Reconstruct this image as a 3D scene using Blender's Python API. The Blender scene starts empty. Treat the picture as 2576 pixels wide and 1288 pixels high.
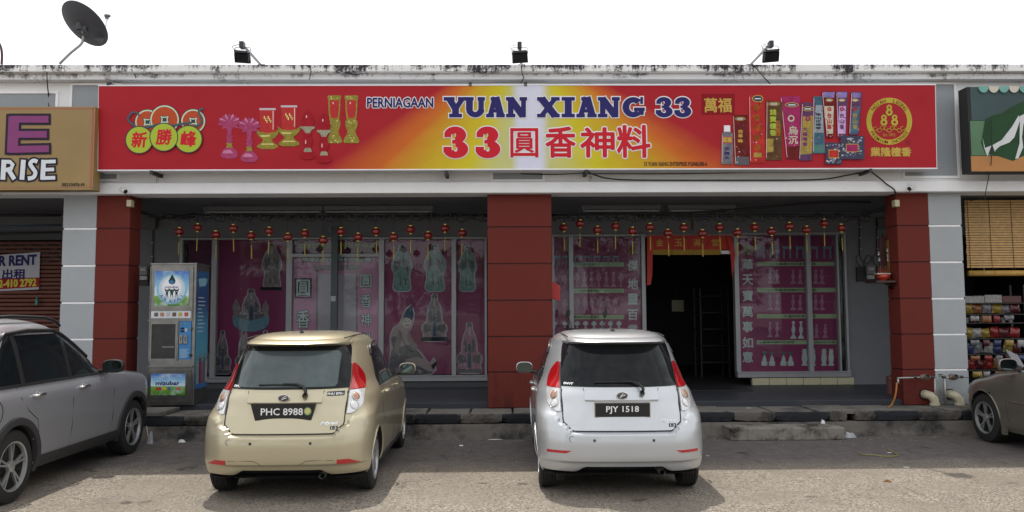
import bpy, bmesh, math, random
from mathutils import Vector, Matrix
R_=random.Random(7)
sc=bpy.context.scene
PI=math.pi
# ------------------------------------------------------------------ camera, world, sun, exposure
CAMH=1.735; YAW,PITCH,ROLL=0.9,4.0,0.3
cam=bpy.data.objects.new('camera',bpy.data.cameras.new('camera')); sc.collection.objects.link(cam)
cam.data.sensor_width=36; cam.data.lens=36*3096/3968; cam.data.clip_start=.1; cam.data.clip_end=3000
cam.matrix_world=Matrix.Translation((0,0,CAMH))@Matrix.Rotation(math.radians(-YAW),4,'Z')@Matrix.Rotation(math.radians(90+PITCH),4,'X')@Matrix.Rotation(math.radians(-ROLL),4,'Z')
sc.camera=cam
SUN=Vector((-.17,.50,1)).normalized()
w=bpy.data.worlds.new('World'); sc.world=w; w.use_nodes=True
nt=w.node_tree; N=nt.nodes; L=nt.links; bg=N['Background']
sky=N.new('ShaderNodeTexSky'); sky.sky_type='NISHITA'; sky.sun_disc=False
sky.sun_elevation=math.asin(SUN.z); sky.sun_rotation=math.atan2(SUN.x,SUN.y)
tc=N.new('ShaderNodeTexCoord'); mp=N.new('ShaderNodeMapping'); mp.inputs['Scale'].default_value=(1,1,2.2)
nz=N.new('ShaderNodeTexNoise'); nz.inputs['Scale'].default_value=2.6; nz.inputs['Detail'].default_value=7; nz.inputs['Roughness'].default_value=.55
rp=N.new('ShaderNodeValToRGB'); rp.color_ramp.elements[0].position=.22; rp.color_ramp.elements[1].position=.38
rp.color_ramp.elements[0].color=(.18,.18,.18,1); rp.color_ramp.elements[1].color=(1,1,1,1)
n2=N.new('ShaderNodeTexNoise'); n2.inputs['Scale'].default_value=4.5; n2.inputs['Detail'].default_value=6
r2=N.new('ShaderNodeValToRGB'); r2.color_ramp.elements[0].position=.35; r2.color_ramp.elements[1].position=.7
r2.color_ramp.elements[0].color=(10.2,10.5,11.0,1); r2.color_ramp.elements[1].color=(17.5,17.5,17.6,1)
mx=N.new('ShaderNodeMix'); mx.data_type='RGBA'
L.new(tc.outputs['Generated'],mp.inputs['Vector']); L.new(mp.outputs[0],nz.inputs['Vector']); L.new(mp.outputs[0],n2.inputs['Vector'])
L.new(nz.outputs['Fac'],rp.inputs[0]); L.new(n2.outputs['Fac'],r2.inputs[0])
L.new(rp.outputs[0],mx.inputs['Factor']); L.new(sky.outputs[0],mx.inputs['A']); L.new(r2.outputs[0],mx.inputs['B'])
L.new(mx.outputs['Result'],bg.inputs[0]); bg.inputs[1].default_value=.1
sun=bpy.data.objects.new('sun',bpy.data.lights.new('sun','SUN')); sc.collection.objects.link(sun)
sun.data.energy=4.1; sun.data.angle=math.radians(.6); sun.data.color=(1,.94,.85)
sun.rotation_euler=(-SUN).to_track_quat('-Z','Y').to_euler()
sc.view_settings.view_transform='Standard'; sc.view_settings.look='None'; sc.view_settings.exposure=0; sc.view_settings.gamma=1
sc.view_settings.use_curve_mapping=False
sc.render.engine='CYCLES'; sc.cycles.max_bounces=6; sc.cycles.use_denoising=True

# ------------------------------------------------------------------ helpers
F_=3096/3968*2576
def ray(x,y):                       # direction in the world of a point of the photograph (2576 x 1288 view)
    return (cam.matrix_world.to_3x3()@Vector(((x-1288)/F_,(644-y)/F_,-1)))
def V(x,y,Y):                       # the point of that ray on the plane at distance Y
    d=ray(x,y); t=Y/d.y; return Vector((d.x*t,Y,CAMH+d.z*t))
def G(x,y,z=0):
    d=ray(x,y); t=(z-CAMH)/d.z; return Vector((d.x*t,d.y*t,z))
def lin(c): return tuple((v/255/12.92 if v/255<=.04045 else ((v/255+.055)/1.055)**2.4) for v in c)
M_={}
def mat(name,col,rough=.6,metal=0,var=.12,scale=6,bump=0,bscale=60,coat=0,emit=None,spec=.5,trans=0):
    if name in M_: return M_[name]
    if name.startswith(('print_','sign_')): spec=.15; rough=.6
    m=bpy.data.materials.new(name); m.use_nodes=True; n=m.node_tree.nodes; l=m.node_tree.links; b=n['Principled BSDF']
    b.inputs['Roughness'].default_value=rough; b.inputs['Metallic'].default_value=metal
    b.inputs['Coat Weight'].default_value=coat; b.inputs['Coat Roughness'].default_value=.05
    b.inputs['Specular IOR Level'].default_value=spec; b.inputs['Transmission Weight'].default_value=trans
    t=n.new('ShaderNodeTexCoord'); z=n.new('ShaderNodeTexNoise'); z.inputs['Scale'].default_value=scale; z.inputs['Detail'].default_value=5
    x=n.new('ShaderNodeMix'); x.data_type='RGBA'
    x.inputs['A'].default_value=(*[v*(1-var) for v in col],1); x.inputs['B'].default_value=(*[min(1,v*(1+var)) for v in col],1)
    l.new(t.outputs['Object'],z.inputs['Vector']); l.new(z.outputs['Fac'],x.inputs['Factor']); l.new(x.outputs['Result'],b.inputs['Base Color'])
    if bump:
        z2=n.new('ShaderNodeTexNoise'); z2.inputs['Scale'].default_value=bscale; z2.inputs['Detail'].default_value=4
        bp=n.new('ShaderNodeBump'); bp.inputs['Strength'].default_value=bump; bp.inputs['Distance'].default_value=.01
        l.new(t.outputs['Object'],z2.inputs['Vector']); l.new(z2.outputs['Fac'],bp.inputs['Height']); l.new(bp.outputs[0],b.inputs['Normal'])
    M_[name]=m; return m
def grime(name,col,dark,lo,hi,sx=1.2,sz=5,rough=.85,top=None,fine=9,streak=.5):
    """painted plaster with mildew patches, vertical streaks and fine relief; top=(z0,z1): more mildew towards z1"""
    if name in M_: return M_[name]
    m=mat(name,col,rough,var=.09,bump=.3,bscale=35,scale=2.2,spec=.2); n=m.node_tree.nodes; l=m.node_tree.links; b=n['Principled BSDF']
    src=b.inputs['Base Color'].links[0].from_socket
    t=n.new('ShaderNodeTexCoord')
    def noise(sc_,det,s=1):
        mp=n.new('ShaderNodeMapping'); mp.inputs['Scale'].default_value=sc_; z=n.new('ShaderNodeTexNoise'); z.inputs['Scale'].default_value=s; z.inputs['Detail'].default_value=det; z.inputs['Roughness'].default_value=.65
        l.new(t.outputs['Object'],mp.inputs[0]); l.new(mp.outputs[0],z.inputs['Vector']); return z.outputs['Fac']
    a=noise((sx,sx,sz),8); s=noise((fine,fine,1.2),5); f=noise((fine*2.5,)*3,6)
    def op(o,p,q):
        k=n.new('ShaderNodeMath'); k.operation=o
        for i,v in ((0,p),(1,q)):
            if isinstance(v,(int,float)): k.inputs[i].default_value=v
            else: l.new(v,k.inputs[i])
        return k.outputs[0]
    v=op('ADD',op('MULTIPLY',a,1-streak*.5),op('MULTIPLY',op('ADD',op('MULTIPLY',s,.6),op('MULTIPLY',f,.4)),streak*.5))
    if top:
        sp=n.new('ShaderNodeSeparateXYZ'); l.new(t.outputs['Object'],sp.inputs[0])
        mr=n.new('ShaderNodeMapRange'); mr.inputs['From Min'].default_value=top[0]; mr.inputs['From Max'].default_value=top[1]; mr.inputs['To Min'].default_value=-.08; mr.inputs['To Max'].default_value=.08
        l.new(sp.outputs['Z'],mr.inputs['Value']); v=op('ADD',v,mr.outputs[0])
    r=n.new('ShaderNodeMapRange'); r.inputs['From Min'].default_value=lo; r.inputs['From Max'].default_value=hi; l.new(v,r.inputs['Value'])
    x=n.new('ShaderNodeMix'); x.data_type='RGBA'; x.inputs['B'].default_value=(*dark,1); l.new(src,x.inputs['A']); l.new(r.outputs[0],x.inputs['Factor'])
    l.new(x.outputs['Result'],b.inputs['Base Color']); return m
def pane_mat(name,tint=(.9,.95,.95),refl=1.0):
    if name in M_: return M_[name]
    m=bpy.data.materials.new(name); m.use_nodes=True; n=m.node_tree.nodes; l=m.node_tree.links; n.remove(n['Principled BSDF'])
    tr=n.new('ShaderNodeBsdfTransparent'); tr.inputs[0].default_value=(*tint,1); g=n.new('ShaderNodeBsdfGlossy'); g.inputs['Roughness'].default_value=.02
    nn=n.new('ShaderNodeTexNoise'); nn.inputs['Scale'].default_value=1.4; bp=n.new('ShaderNodeBump'); bp.inputs['Strength'].default_value=.12; bp.inputs['Distance'].default_value=.02
    l.new(nn.outputs['Fac'],bp.inputs['Height']); l.new(bp.outputs[0],g.inputs['Normal'])
    f=n.new('ShaderNodeFresnel'); f.inputs[0].default_value=1.33; x=n.new('ShaderNodeMixShader')
    l.new(f.outputs[0],x.inputs[0]); l.new(tr.outputs[0],x.inputs[1]); l.new(g.outputs[0],x.inputs[2]); l.new(x.outputs[0],n['Material Output'].inputs[0])
    M_[name]=m; return m

def tag(o,label=None,cat=None,group=None,kind=None):
    if label: o['label']=label
    if cat: o['category']=cat
    if group: o['group']=group
    if kind: o['kind']=kind
    return o
def thing(name,label,cat,loc=(0,0,0),group=None,kind=None):
    o=bpy.data.objects.new(name,None); sc.collection.objects.link(o); o.location=loc; o.empty_display_size=.1
    return tag(o,label,cat,group,kind)
def root_loc(o):
    v=Vector((0,0,0))
    while o is not None: v+=Vector(o.location); o=o.parent
    return v
def link(name,me,m,parent=None,local=False):
    o=bpy.data.objects.new(name,me); sc.collection.objects.link(o)
    if m: me.materials.clear(); me.materials.append(m)
    if parent is not None:
        o.parent=parent
        if not local:
            d=root_loc(parent)
            if d.length>0: me.transform(Matrix.Translation(-d))
    return o
class MB:
    def __init__(s): s.v=[]; s.f=[]
    def add(s,vs,fs):
        k=len(s.v); s.v+=[tuple(p) for p in vs]; s.f+=[tuple(i+k for i in f) for f in fs]; return s
    def box(s,x0,x1,y0,y1,z0,z1,rot=None,piv=None):
        vs=[Vector((x,y,z)) for z in (z0,z1) for y in (y0,y1) for x in (x0,x1)]
        if rot is not None:
            c=Vector(piv) if piv else Vector(((x0+x1)/2,(y0+y1)/2,(z0+z1)/2)); vs=[c+rot@(p-c) for p in vs]
        return s.add(vs,[(0,2,3,1),(4,5,7,6),(0,1,5,4),(2,6,7,3),(0,4,6,2),(1,3,7,5)])
    def poly(s,pts): return s.add(pts,[tuple(range(len(pts)))])
    def prism(s,pts,d):      # pts: loop of 3-D points, d: vector
        n=len(pts); d=Vector(d); vs=[Vector(p) for p in pts]+[Vector(p)+d for p in pts]
        return s.add(vs,[tuple(range(n)),tuple(range(2*n-1,n-1,-1))]+[(i,i+n,(i+1)%n+n,(i+1)%n) for i in range(n)])
    def tube(s,pts,r,n=8,cap=True):
        pts=[Vector(p) for p in pts]; rs=r if isinstance(r,(list,tuple)) else [r]*len(pts); k=len(s.v); up=None
        for i,p in enumerate(pts):
            t=(pts[min(i+1,len(pts)-1)]-pts[max(i-1,0)]).normalized()
            if up is None: up=t.orthogonal().normalized()
            up=(up-t*up.dot(t)); up=up.normalized() if up.length>1e-6 else t.orthogonal().normalized(); b=t.cross(up)
            for j in range(n):
                a=2*PI*j/n; s.v.append(tuple(p+(up*math.cos(a)+b*math.sin(a))*rs[i]))
        for i in range(len(pts)-1):
            for j in range(n): a=k+i*n+j; b2=k+i*n+(j+1)%n; s.f.append((a,b2,b2+n,a+n))
        if cap: s.f.append(tuple(k+j for j in range(n))[::-1]); s.f.append(tuple(k+(len(pts)-1)*n+j for j in range(n)))
        return s
    def lathe(s,prof,c=(0,0,0),n=24,axis='Z'):  # prof: (r, h)
        k=len(s.v); c=Vector(c)
        for r,h in prof:
            for j in range(n):
                a=2*PI*j/n; x,y=r*math.cos(a),r*math.sin(a)
                p=Vector((x,y,h)) if axis=='Z' else (Vector((h,x,y)) if axis=='X' else Vector((x,h,y)))
                s.v.append(tuple(c+p))
        for i in range(len(prof)-1):
            for j in range(n): a=k+i*n+j; b2=k+i*n+(j+1)%n; s.f.append((a,b2,b2+n,a+n))
        return s
    def grid(s,P):           # P[i][j] points
        k=len(s.v); m=len(P[0])
        for row in P: s.v+=[tuple(p) for p in row]
        for i in range(len(P)-1):
            for j in range(m-1): a=k+i*m+j; s.f.append((a,a+1,a+m+1,a+m))
        return s
    def build(s,name,m,parent=None,smooth=False,bevel=0,local=False):
        me=bpy.data.meshes.new(name); me.from_pydata(s.v,[],s.f)
        bm=bmesh.new(); bm.from_mesh(me); bmesh.ops.recalc_face_normals(bm,faces=bm.faces[:]) if len(bm.faces)>1 else None
        bm.to_mesh(me); bm.free()
        if smooth: me.shade_smooth() if smooth is True else None
        o=link(name,me,m,parent,local)
        if smooth=='auto':
            me.shade_smooth()
            bm=bmesh.new(); bm.from_mesh(me)
            for e in bm.edges:
                if len(e.link_faces)==2 and e.calc_face_angle(0)>.6: e.smooth=False
            bm.to_mesh(me); bm.free()
        if bevel:
            b=o.modifiers.new('bevel','BEVEL'); b.width=bevel; b.segments=2; b.limit_method='ANGLE'
        return o
def dup(o,loc,**kw):
    r=o.copy(); sc.collection.objects.link(r); r.location=loc
    for k,v in kw.items(): r[k]=v
    for c in o.children:
        d=c.copy(); sc.collection.objects.link(d); d.parent=r
        for g in c.children:
            e=g.copy(); sc.collection.objects.link(e); e.parent=d
    return r
def text_mesh(s,off=0,shear=0,res=2,space=1):
    c=bpy.data.curves.new('t','FONT'); c.body=s; c.size=1; c.offset=off; c.shear=shear; c.resolution_u=res; c.space_character=space
    o=bpy.data.objects.new('t',c); sc.collection.objects.link(o)
    dg=bpy.context.evaluated_depsgraph_get(); me=bpy.data.meshes.new_from_object(o.evaluated_get(dg))
    bpy.data.objects.remove(o); bpy.data.curves.remove(c); return me
def fit_text(s,p0,p1,m,parent,name='lettering',bold=0,out=0,shear=0,Mx=None,lift=0,space=1):
    """text fitted in the rectangle p0 (lower left) - p1 (upper right) of an XZ plane (or of the frame Mx); bold and
    out thicken the strokes (metres) by shifted copies of the outline, each a hair behind the first"""
    me=text_mesh(s,0,shear,space=space)
    xs=[v.co.x for v in me.vertices]; ys=[v.co.y for v in me.vertices]
    if not xs: return None
    r=bold+out; a,b=min(xs),max(xs); c,d=min(ys),max(ys)
    sx=(p1[0]-p0[0]-2*bold)/(b-a); sz=(p1[2]-p0[2]-2*bold)/(d-c)
    base=[(p0[0]+bold+(v.co.x-a)*sx,p0[1]+(p1[1]-p0[1])*(v.co.x-a)/(b-a)-lift,p0[2]+bold+(v.co.y-c)*sz) for v in me.vertices]
    fs=[tuple(p.vertices) for p in me.polygons]
    if r>0:
        mb=MB(); k=12 if out else 8
        mb.add(base,fs)
        for i in range(k):
            q=2*PI*i/k; dx,dz=r*math.cos(q),r*math.sin(q); dy=.00012*(i+1)
            mb.add([(x+dx,y+dy,z+dz) for x,y,z in base],fs)
        me=bpy.data.meshes.new(name); me.from_pydata(mb.v,[],mb.f)
    else:
        for v,co in zip(me.vertices,base): v.co=co
    if Mx: me.transform(Mx)
    return link(name,me,m,parent)
def vtext(s,x0,y0,x1,y1,Y,m,parent,name='lettering',**k):   # rectangle of the photograph on the plane Y
    a=V(x0,y1,Y); b=V(x1,y0,Y); return fit_text(s,a,b,m,parent,name,**k)
def vflat(pts,Y,m,parent,name):
    return MB().poly([V(x,y,Y) for x,y in pts]).build(name,m,parent)
def disc_pts(cx,cy,rx,ry=None,n=32,a0=0,a1=2*PI):
    ry=rx if ry is None else ry; return [(cx+rx*math.cos(a0+(a1-a0)*i/n),cy+ry*math.sin(a0+(a1-a0)*i/n)) for i in range(n if abs(a1-a0-2*PI)<1e-6 else n+1)]
def vring(cx,cy,r0,r1,Y,m,parent,name,n=48,e=1):
    mb=MB(); A=[V(*p,Y) for p in disc_pts(cx,cy,r0,r0*e,n)]; B=[V(*p,Y) for p in disc_pts(cx,cy,r1,r1*e,n)]
    return mb.add(A+B,[(i,(i+1)%n,n+(i+1)%n,n+i) for i in range(n)]).build(name,m,parent)
def vstroke(paths,wd,Y,m,parent,name,step=.0004):
    """flat pen strokes of width wd (view pixels) on plane Y; every stroke a hair in front of the last"""
    mb=MB(); y=Y
    for path in paths:
        ww=wd
        if isinstance(path,dict) and 'o' in path:
            O=[V(*p,y) for p in path['o']]; I=[V(*p,y) for p in path['i']]; k=len(O)
            mb.add(O+I,[(i,i+1,k+i+1,k+i) for i in range(k-1)]); y-=step; continue
        if isinstance(path,dict): ww=path['w']; path=path['p']
        P=[Vector(p) for p in path]; Lf=[];Rt=[]
        for i,p in enumerate(P):
            t=(P[min(i+1,len(P)-1)]-P[max(i-1,0)]).normalized(); nn=Vector((-t.y,t.x))*ww/2
            Lf.append(V(*(p+nn),y)); Rt.append(V(*(p-nn),y))
        k=len(P); mb.add(Lf+Rt,[(i,i+1,k+i+1,k+i) for i in range(k-1)]); y-=step
    return mb.build(name,m,parent)

# ------------------------------------------------------------------ materials
WHITE=grime('wall_white',(.66,.67,.69),(.045,.045,.05),.60,.74,sx=1.6,sz=3.5)
CAP=grime('parapet_mildew',(.76,.76,.76),(.045,.042,.05),.50,.565,sx=1.6,sz=3.0,top=(5.15,5.42),streak=1.1,fine=15)
CORN=grime('cornice_paint',(.76,.77,.79),(.10,.10,.105),.56,.64,sx=1.3,sz=4,top=(5.05,5.25),streak=.9,fine=10)
FASC=grime('fascia_paint',(.77,.775,.78),(.10,.10,.105),.60,.76,sx=1.2,sz=2.5,streak=.8)
LEDGE=grime('ledge_paint',(.79,.80,.82),(.07,.07,.065),.60,.72,sx=1.4,sz=3)
PANEL=grime('panel_grey',(.31,.335,.36),(.5,.52,.53),.60,.85,sx=2,sz=2)
GREYP=grime('pillar_grey',(.33,.35,.365),(.11,.10,.09),.52,.70,sx=1.8,sz=1.2,streak=.7,top=(1.4,.2))
REDP=grime('pillar_red',(.125,.022,.016),(.040,.014,.011),.50,.68,sx=1.6,sz=1.1,rough=.75,streak=.7,top=(1.3,.2))
REDG=mat('pillar_groove_red',(.06,.008,.008),.8)
LINE=mat('white_line',(.85,.85,.86),.7)
VWALL=grime('verandah_wall',(.165,.172,.188),(.09,.093,.10),.60,.95,sx=1,sz=.6,streak=.4)
CEIL=grime('ceiling_paint',(.15,.155,.165),(.05,.05,.055),.55,.80,sx=.8,sz=.8,streak=.2)
FLOOR=grime('floor_paint',(.040,.043,.052),(.085,.075,.07),.55,.85,sx=1.2,sz=1.2,rough=.45,streak=.2)
CONC=grime('concrete',(.23,.21,.185),(.022,.021,.02),.47,.60,sx=2.6,sz=3,streak=.6)
CONCD=grime('concrete_dark',(.115,.103,.092),(.018,.018,.018),.45,.62,sx=2.2,sz=2.5,streak=.5)
KBLK=grime('kerb_black',(.022,.024,.028),(.09,.08,.07),.62,.75,sx=4,sz=4)
SLAB=grime('slab_concrete',(.165,.155,.14),(.045,.045,.045),.48,.66,sx=2,sz=2)
ALU=mat('aluminium',(.27,.28,.295),.42,.35)
BLACK=mat('black_plastic',(.012,.012,.013),.45)
RUB=mat('rubber',(.014,.014,.015),.8,bump=.3,bscale=80)
DARK=mat('dark_void',(.006,.006,.007),.9)
STEEL=mat('stainless',(.23,.225,.21),.28,.9,var=.45,scale=7)
GALV=mat('galvanised',(.35,.35,.34),.45,.7)
CABLE=mat('cable_black',(.01,.01,.011),.6)
WHT=mat('print_white',(.72,.72,.75),.5,var=.03); BLK=mat('print_black',(.015,.015,.02),.5,var=.03)
NAVY=mat('print_navy',(.025,.022,.125),.5,var=.05); REDT=mat('print_red',(.52,.016,.03),.5,var=.05)
GOLD=mat('print_gold',(.48,.33,.07),.5,var=.25,scale=20); YEL=mat('print_yellow',(.55,.50,.07),.5,var=.1)
PALE=mat('print_pale',(.36,.40,.36),.6,var=.2,scale=12)
PANE=pane_mat('window_glass')

# ------------------------------------------------------------------ ground
gm=bpy.data.materials.new('asphalt'); gm.use_nodes=True; n=gm.node_tree.nodes; l=gm.node_tree.links; b=n['Principled BSDF']; b.inputs['Roughness'].default_value=.9
b.inputs['Specular IOR Level'].default_value=.25
t=n.new('ShaderNodeTexCoord')
def NZ(s,d=4,r=.6,sc_=(1,1,1)):
    m_=n.new('ShaderNodeMapping'); m_.inputs['Scale'].default_value=sc_; z=n.new('ShaderNodeTexNoise'); z.inputs['Scale'].default_value=s; z.inputs['Detail'].default_value=d; z.inputs['Roughness'].default_value=r
    l.new(t.outputs['Object'],m_.inputs[0]); l.new(m_.outputs[0],z.inputs['Vector']); return z.outputs['Fac']
def RMP(src,a,c,ca,cb):
    r=n.new('ShaderNodeValToRGB'); r.color_ramp.elements[0].position=a; r.color_ramp.elements[1].position=c; r.color_ramp.elements[0].color=(*ca,1); r.color_ramp.elements[1].color=(*cb,1); l.new(src,r.inputs[0]); return r.outputs[0]
def MIX(f,a,c,mode='MIX'):
    x=n.new('ShaderNodeMix'); x.data_type='RGBA'; x.blend_type=mode
    if isinstance(f,float): x.inputs['Factor'].default_value=f
    else: l.new(f,x.inputs['Factor'])
    l.new(a,x.inputs['A']); l.new(c,x.inputs['B']); return x.outputs['Result']
base=RMP(NZ(.9,6),.35,.68,(.150,.128,.105),(.215,.185,.150))
vo=n.new('ShaderNodeTexVoronoi'); vo.inputs['Scale'].default_value=70; l.new(t.outputs['Object'],vo.inputs['Vector'])
hs=n.new('ShaderNodeSeparateColor'); l.new(vo.outputs['Color'],hs.inputs[0])
stone=RMP(hs.outputs[0],.0,1,(.055,.047,.038),(.38,.34,.285))
patch=RMP(NZ(1.3,3),.38,.62,(.28,)*3,(.85,)*3)
col=MIX(patch,base,stone)
pits=RMP(NZ(30,5,.7),.30,.37,(.25,)*3,(1,)*3); col=MIX(1.0,col,pits,'MULTIPLY')
worn=RMP(NZ(.55,6,.65,(1,2.2,1)),.54,.62,(0,)*3,(1,)*3)
# the strip along the kerb has the building's shade put into its colour, darker and smoother than the gravelly lot
sx=n.new('ShaderNodeSeparateXYZ'); l.new(t.outputs['Object'],sx.inputs[0])
ad=n.new('ShaderNodeMath'); ad.operation='MULTIPLY_ADD'; l.new(NZ(1.1,6),ad.inputs[0]); ad.inputs[1].default_value=1.2; l.new(sx.outputs['Y'],ad.inputs[2])
mr=n.new('ShaderNodeMapRange'); mr.inputs['From Min'].default_value=9.5; mr.inputs['From Max'].default_value=10.1; l.new(ad.outputs[0],mr.inputs['Value'])
kerb_shade=RMP(NZ(7,8,.75),.3,.7,(.080,.071,.068),(.148,.134,.127)); col=MIX(mr.outputs[0],col,kerb_shade)
holes=RMP(NZ(4.5,4,.6,(1,3.2,1)),.29,.33,(.25,)*3,(1,)*3); col=MIX(1.0,col,holes,'MULTIPLY')
# oil drips, tyre scuffs and hairline cracks
oil=RMP(NZ(1.9,5,.55),.655,.70,(1,)*3,(.42,)*3); col=MIX(1.0,col,oil,'MULTIPLY')
sc2=RMP(NZ(5,5,.6,(3,.25,1)),.60,.68,(1,)*3,(.72,)*3); col=MIX(1.0,col,sc2,'MULTIPLY')
l.new(col,b.inputs['Base Color'])
bp=n.new('ShaderNodeBump'); bp.inputs['Strength'].default_value=.55; bp.inputs['Distance'].default_value=.012; 
ma=n.new('ShaderNodeMath'); ma.operation='ADD'; l.new(vo.outputs['Distance'],ma.inputs[0]); l.new(NZ(35,5),ma.inputs[1]); l.new(ma.outputs[0],bp.inputs['Height']); l.new(bp.outputs[0],b.inputs['Normal'])
tag(MB().poly([(-600,-600,0),(600,-600,0),(600,600,0),(-600,600,0)]).build('ground',gm),kind='structure')

# ------------------------------------------------------------------ building
YP=11.8; YW=14.3; ZK=.34; ZF=.41; XL,XR=-13.2,13.6
zc=lambda y,Y,x=1300:V(x,y,Y).z
bld=thing('shophouse','single storey shophouse row, white mildewed parapet over red and grey pillars','building',(0,11.6,0))
Z0=zc(485,11.65); Z1=zc(457,11.65); Z2=zc(207,11.75); Z3=zc(183,11.56); Z4=zc(162,11.5)
MB().box(XL,XR,11.50,12.1,Z3,Z4).build('parapet_cap',CAP,bld,bevel=.012)
MB().box(XL,XR,11.60,12.08,Z2,Z3-.002).build('cornice',CORN,bld,bevel=.01)
MB().box(XL,XR,11.75,12.06,Z1,Z2-.002).build('fascia',FASC,bld)
MB().box(XL,XR,11.65,12.07,Z0,Z1-.002).build('beam_ledge',LEDGE,bld,bevel=.012)
MB().box(XL,XR,12.07,14.6,Z0+.02,Z0+.18).build('ceiling',CEIL,bld)
MB().box(XL,XR,12.1,24,Z3-.5,Z3-.4).build('roof_slab',CONC,bld)
# hairline cracks in the parapet render
for pth in ([(1312,163),(1313,183),(1318,196),(1311,207),(1310,216)],[(777,163),(783,180),(778,200)],[(1395,165),(1397,182)],[(338,184),(342,196)]):
    for q in range(len(pth)-1):
        Yq=11.495 if pth[q][1]<183 else (11.595 if pth[q][1]<207 else 11.745)
        MB().tube([V(pth[q][0],pth[q][1],Yq),V(pth[q+1][0],pth[q+1][1],Yq)],.006,5).build('crack',mat('crack_dark',(.03,.03,.03),.9),bld)
# grey relief panels with a white plaster border above each pillar
for i,(a,c,t0,t1) in enumerate(((176,302,215,451),(1240,1363,216,452),(2275,2398,213,443),(-60,142,236,470),(3330,3460,213,443))):
    p=V(a,t1,11.75); q=V(c,t0,11.75)
    f=MB().box(p.x,q.x,11.742,11.75,p.z,q.z).build('wall_panel',PANEL,bld)
    r=MB(); e=.035
    for bx in ((p.x-e,q.x+e,q.z,q.z+e),(p.x-e,q.x+e,p.z-e,p.z),(p.x-e,p.x,p.z,q.z),(q.x,q.x+e,p.z,q.z)): r.box(bx[0],bx[1],11.728,11.751,bx[2],bx[3])
    r.build('border',LINE,f)
# rust runs below two banner brackets
for xr0,ya_,yb_ in ((393,442,463),(1483,442,456)):
    for q in range(2): a_=V(xr0+q*4,yb_-q*5,11.748); c_=V(xr0+1.6+q*4,ya_,11.748); MB().box(a_.x,c_.x,11.746,11.7495,a_.z,c_.z).build('rust_stain',mat('rust',(.40,.27,.13),.9,var=.3,scale=12),bld)
# pillars: core plus separate rendered blocks with grooves between
JZ=[ZK]+[zc(y,YP,1307) for y in (936.5,847,756,663.5,571.3)]+[Z0]
def pillar(x0,x1,split=None,depth=.36):
    """split: X where grey meets red"""
    core=MB()
    if split is None: core.box(x0+.012,x1-.012,YP+.014,YP+depth,JZ[0],Z0).build
    segs=[(x0,x1,'r')] if split is None else ([(x0,split,'g'),(split+.001,x1,'r')] if x0<0 else [(x0,split-.001,'r'),(split,x1,'g')])
    first=True
    for a,c,k in segs:
        ia=.012 if a in(x0,) else 0; ic=.012 if c in(x1,) else 0
        co=MB().box(a+ia,c-ic,YP+.014,YP+depth-.012,JZ[0],Z0).build('pillar',LINE if k=='g' else REDG,bld)
        for i in range(6):
            g=.011 if k=='r' else .014
            MB().box(a,c,YP,YP+depth,JZ[i]+(g if i else 0),JZ[i+1]-(g if i<5 else 0)).build('pillar_block',GREYP if k=='g' else REDP,co,bevel=.004)
xs=lambda x:V(x,750,YP).x
pillar(xs(152),xs(321.5),xs(236.5)); pillar(xs(1227),xs(1389)); pillar(xs(2264),xs(2428),xs(2345))
pillar(xs(152)-6.05,xs(321.5)-6.05,xs(236.5)-6.05); pillar(xs(2264)+6.1,xs(2428)+6.1,xs(2345)+6.1)
# verandah back wall with its openings
ws=lambda x:V(x,750,YW).x; wz=lambda y,x=1300:V(x,y,YW).z
ZH=wz(595)
W=[('wall',XL,XR,ZH,Z0+.02),('wall',ws(343)-.25,ws(451),ZF,ZH),('wall',ws(1234),ws(1386),ZF,ZH),('wall',ws(2130),ws(2262),ZF,ZH)]
for nme,a,c,z0,z1 in W: MB().box(a,c,YW,YW+.2,z0,z1-.001).build('back_wall',VWALL,bld)
MB().box(ws(452),ws(1232),YW-.02,YW+.2,ZF,wz(958)).build('sill_wall',mat('sill_grey',(.05,.055,.06),.7),bld)
MB().box(ws(2130)+.002,ws(2132),YW+.2,YW+5,ZF,ZH).build('side_wall',VWALL,bld)
# shop interior
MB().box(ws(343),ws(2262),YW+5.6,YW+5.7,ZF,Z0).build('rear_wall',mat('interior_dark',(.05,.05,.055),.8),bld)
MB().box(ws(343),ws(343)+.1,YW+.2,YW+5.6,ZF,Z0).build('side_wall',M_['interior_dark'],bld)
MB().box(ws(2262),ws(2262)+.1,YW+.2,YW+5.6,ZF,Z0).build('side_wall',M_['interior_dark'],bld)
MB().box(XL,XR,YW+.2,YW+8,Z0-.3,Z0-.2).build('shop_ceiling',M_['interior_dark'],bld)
MB().box(XL,XR,YW+7.9,YW+8,ZF,Z0).build('end_wall',M_['interior_dark'],bld)
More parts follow.
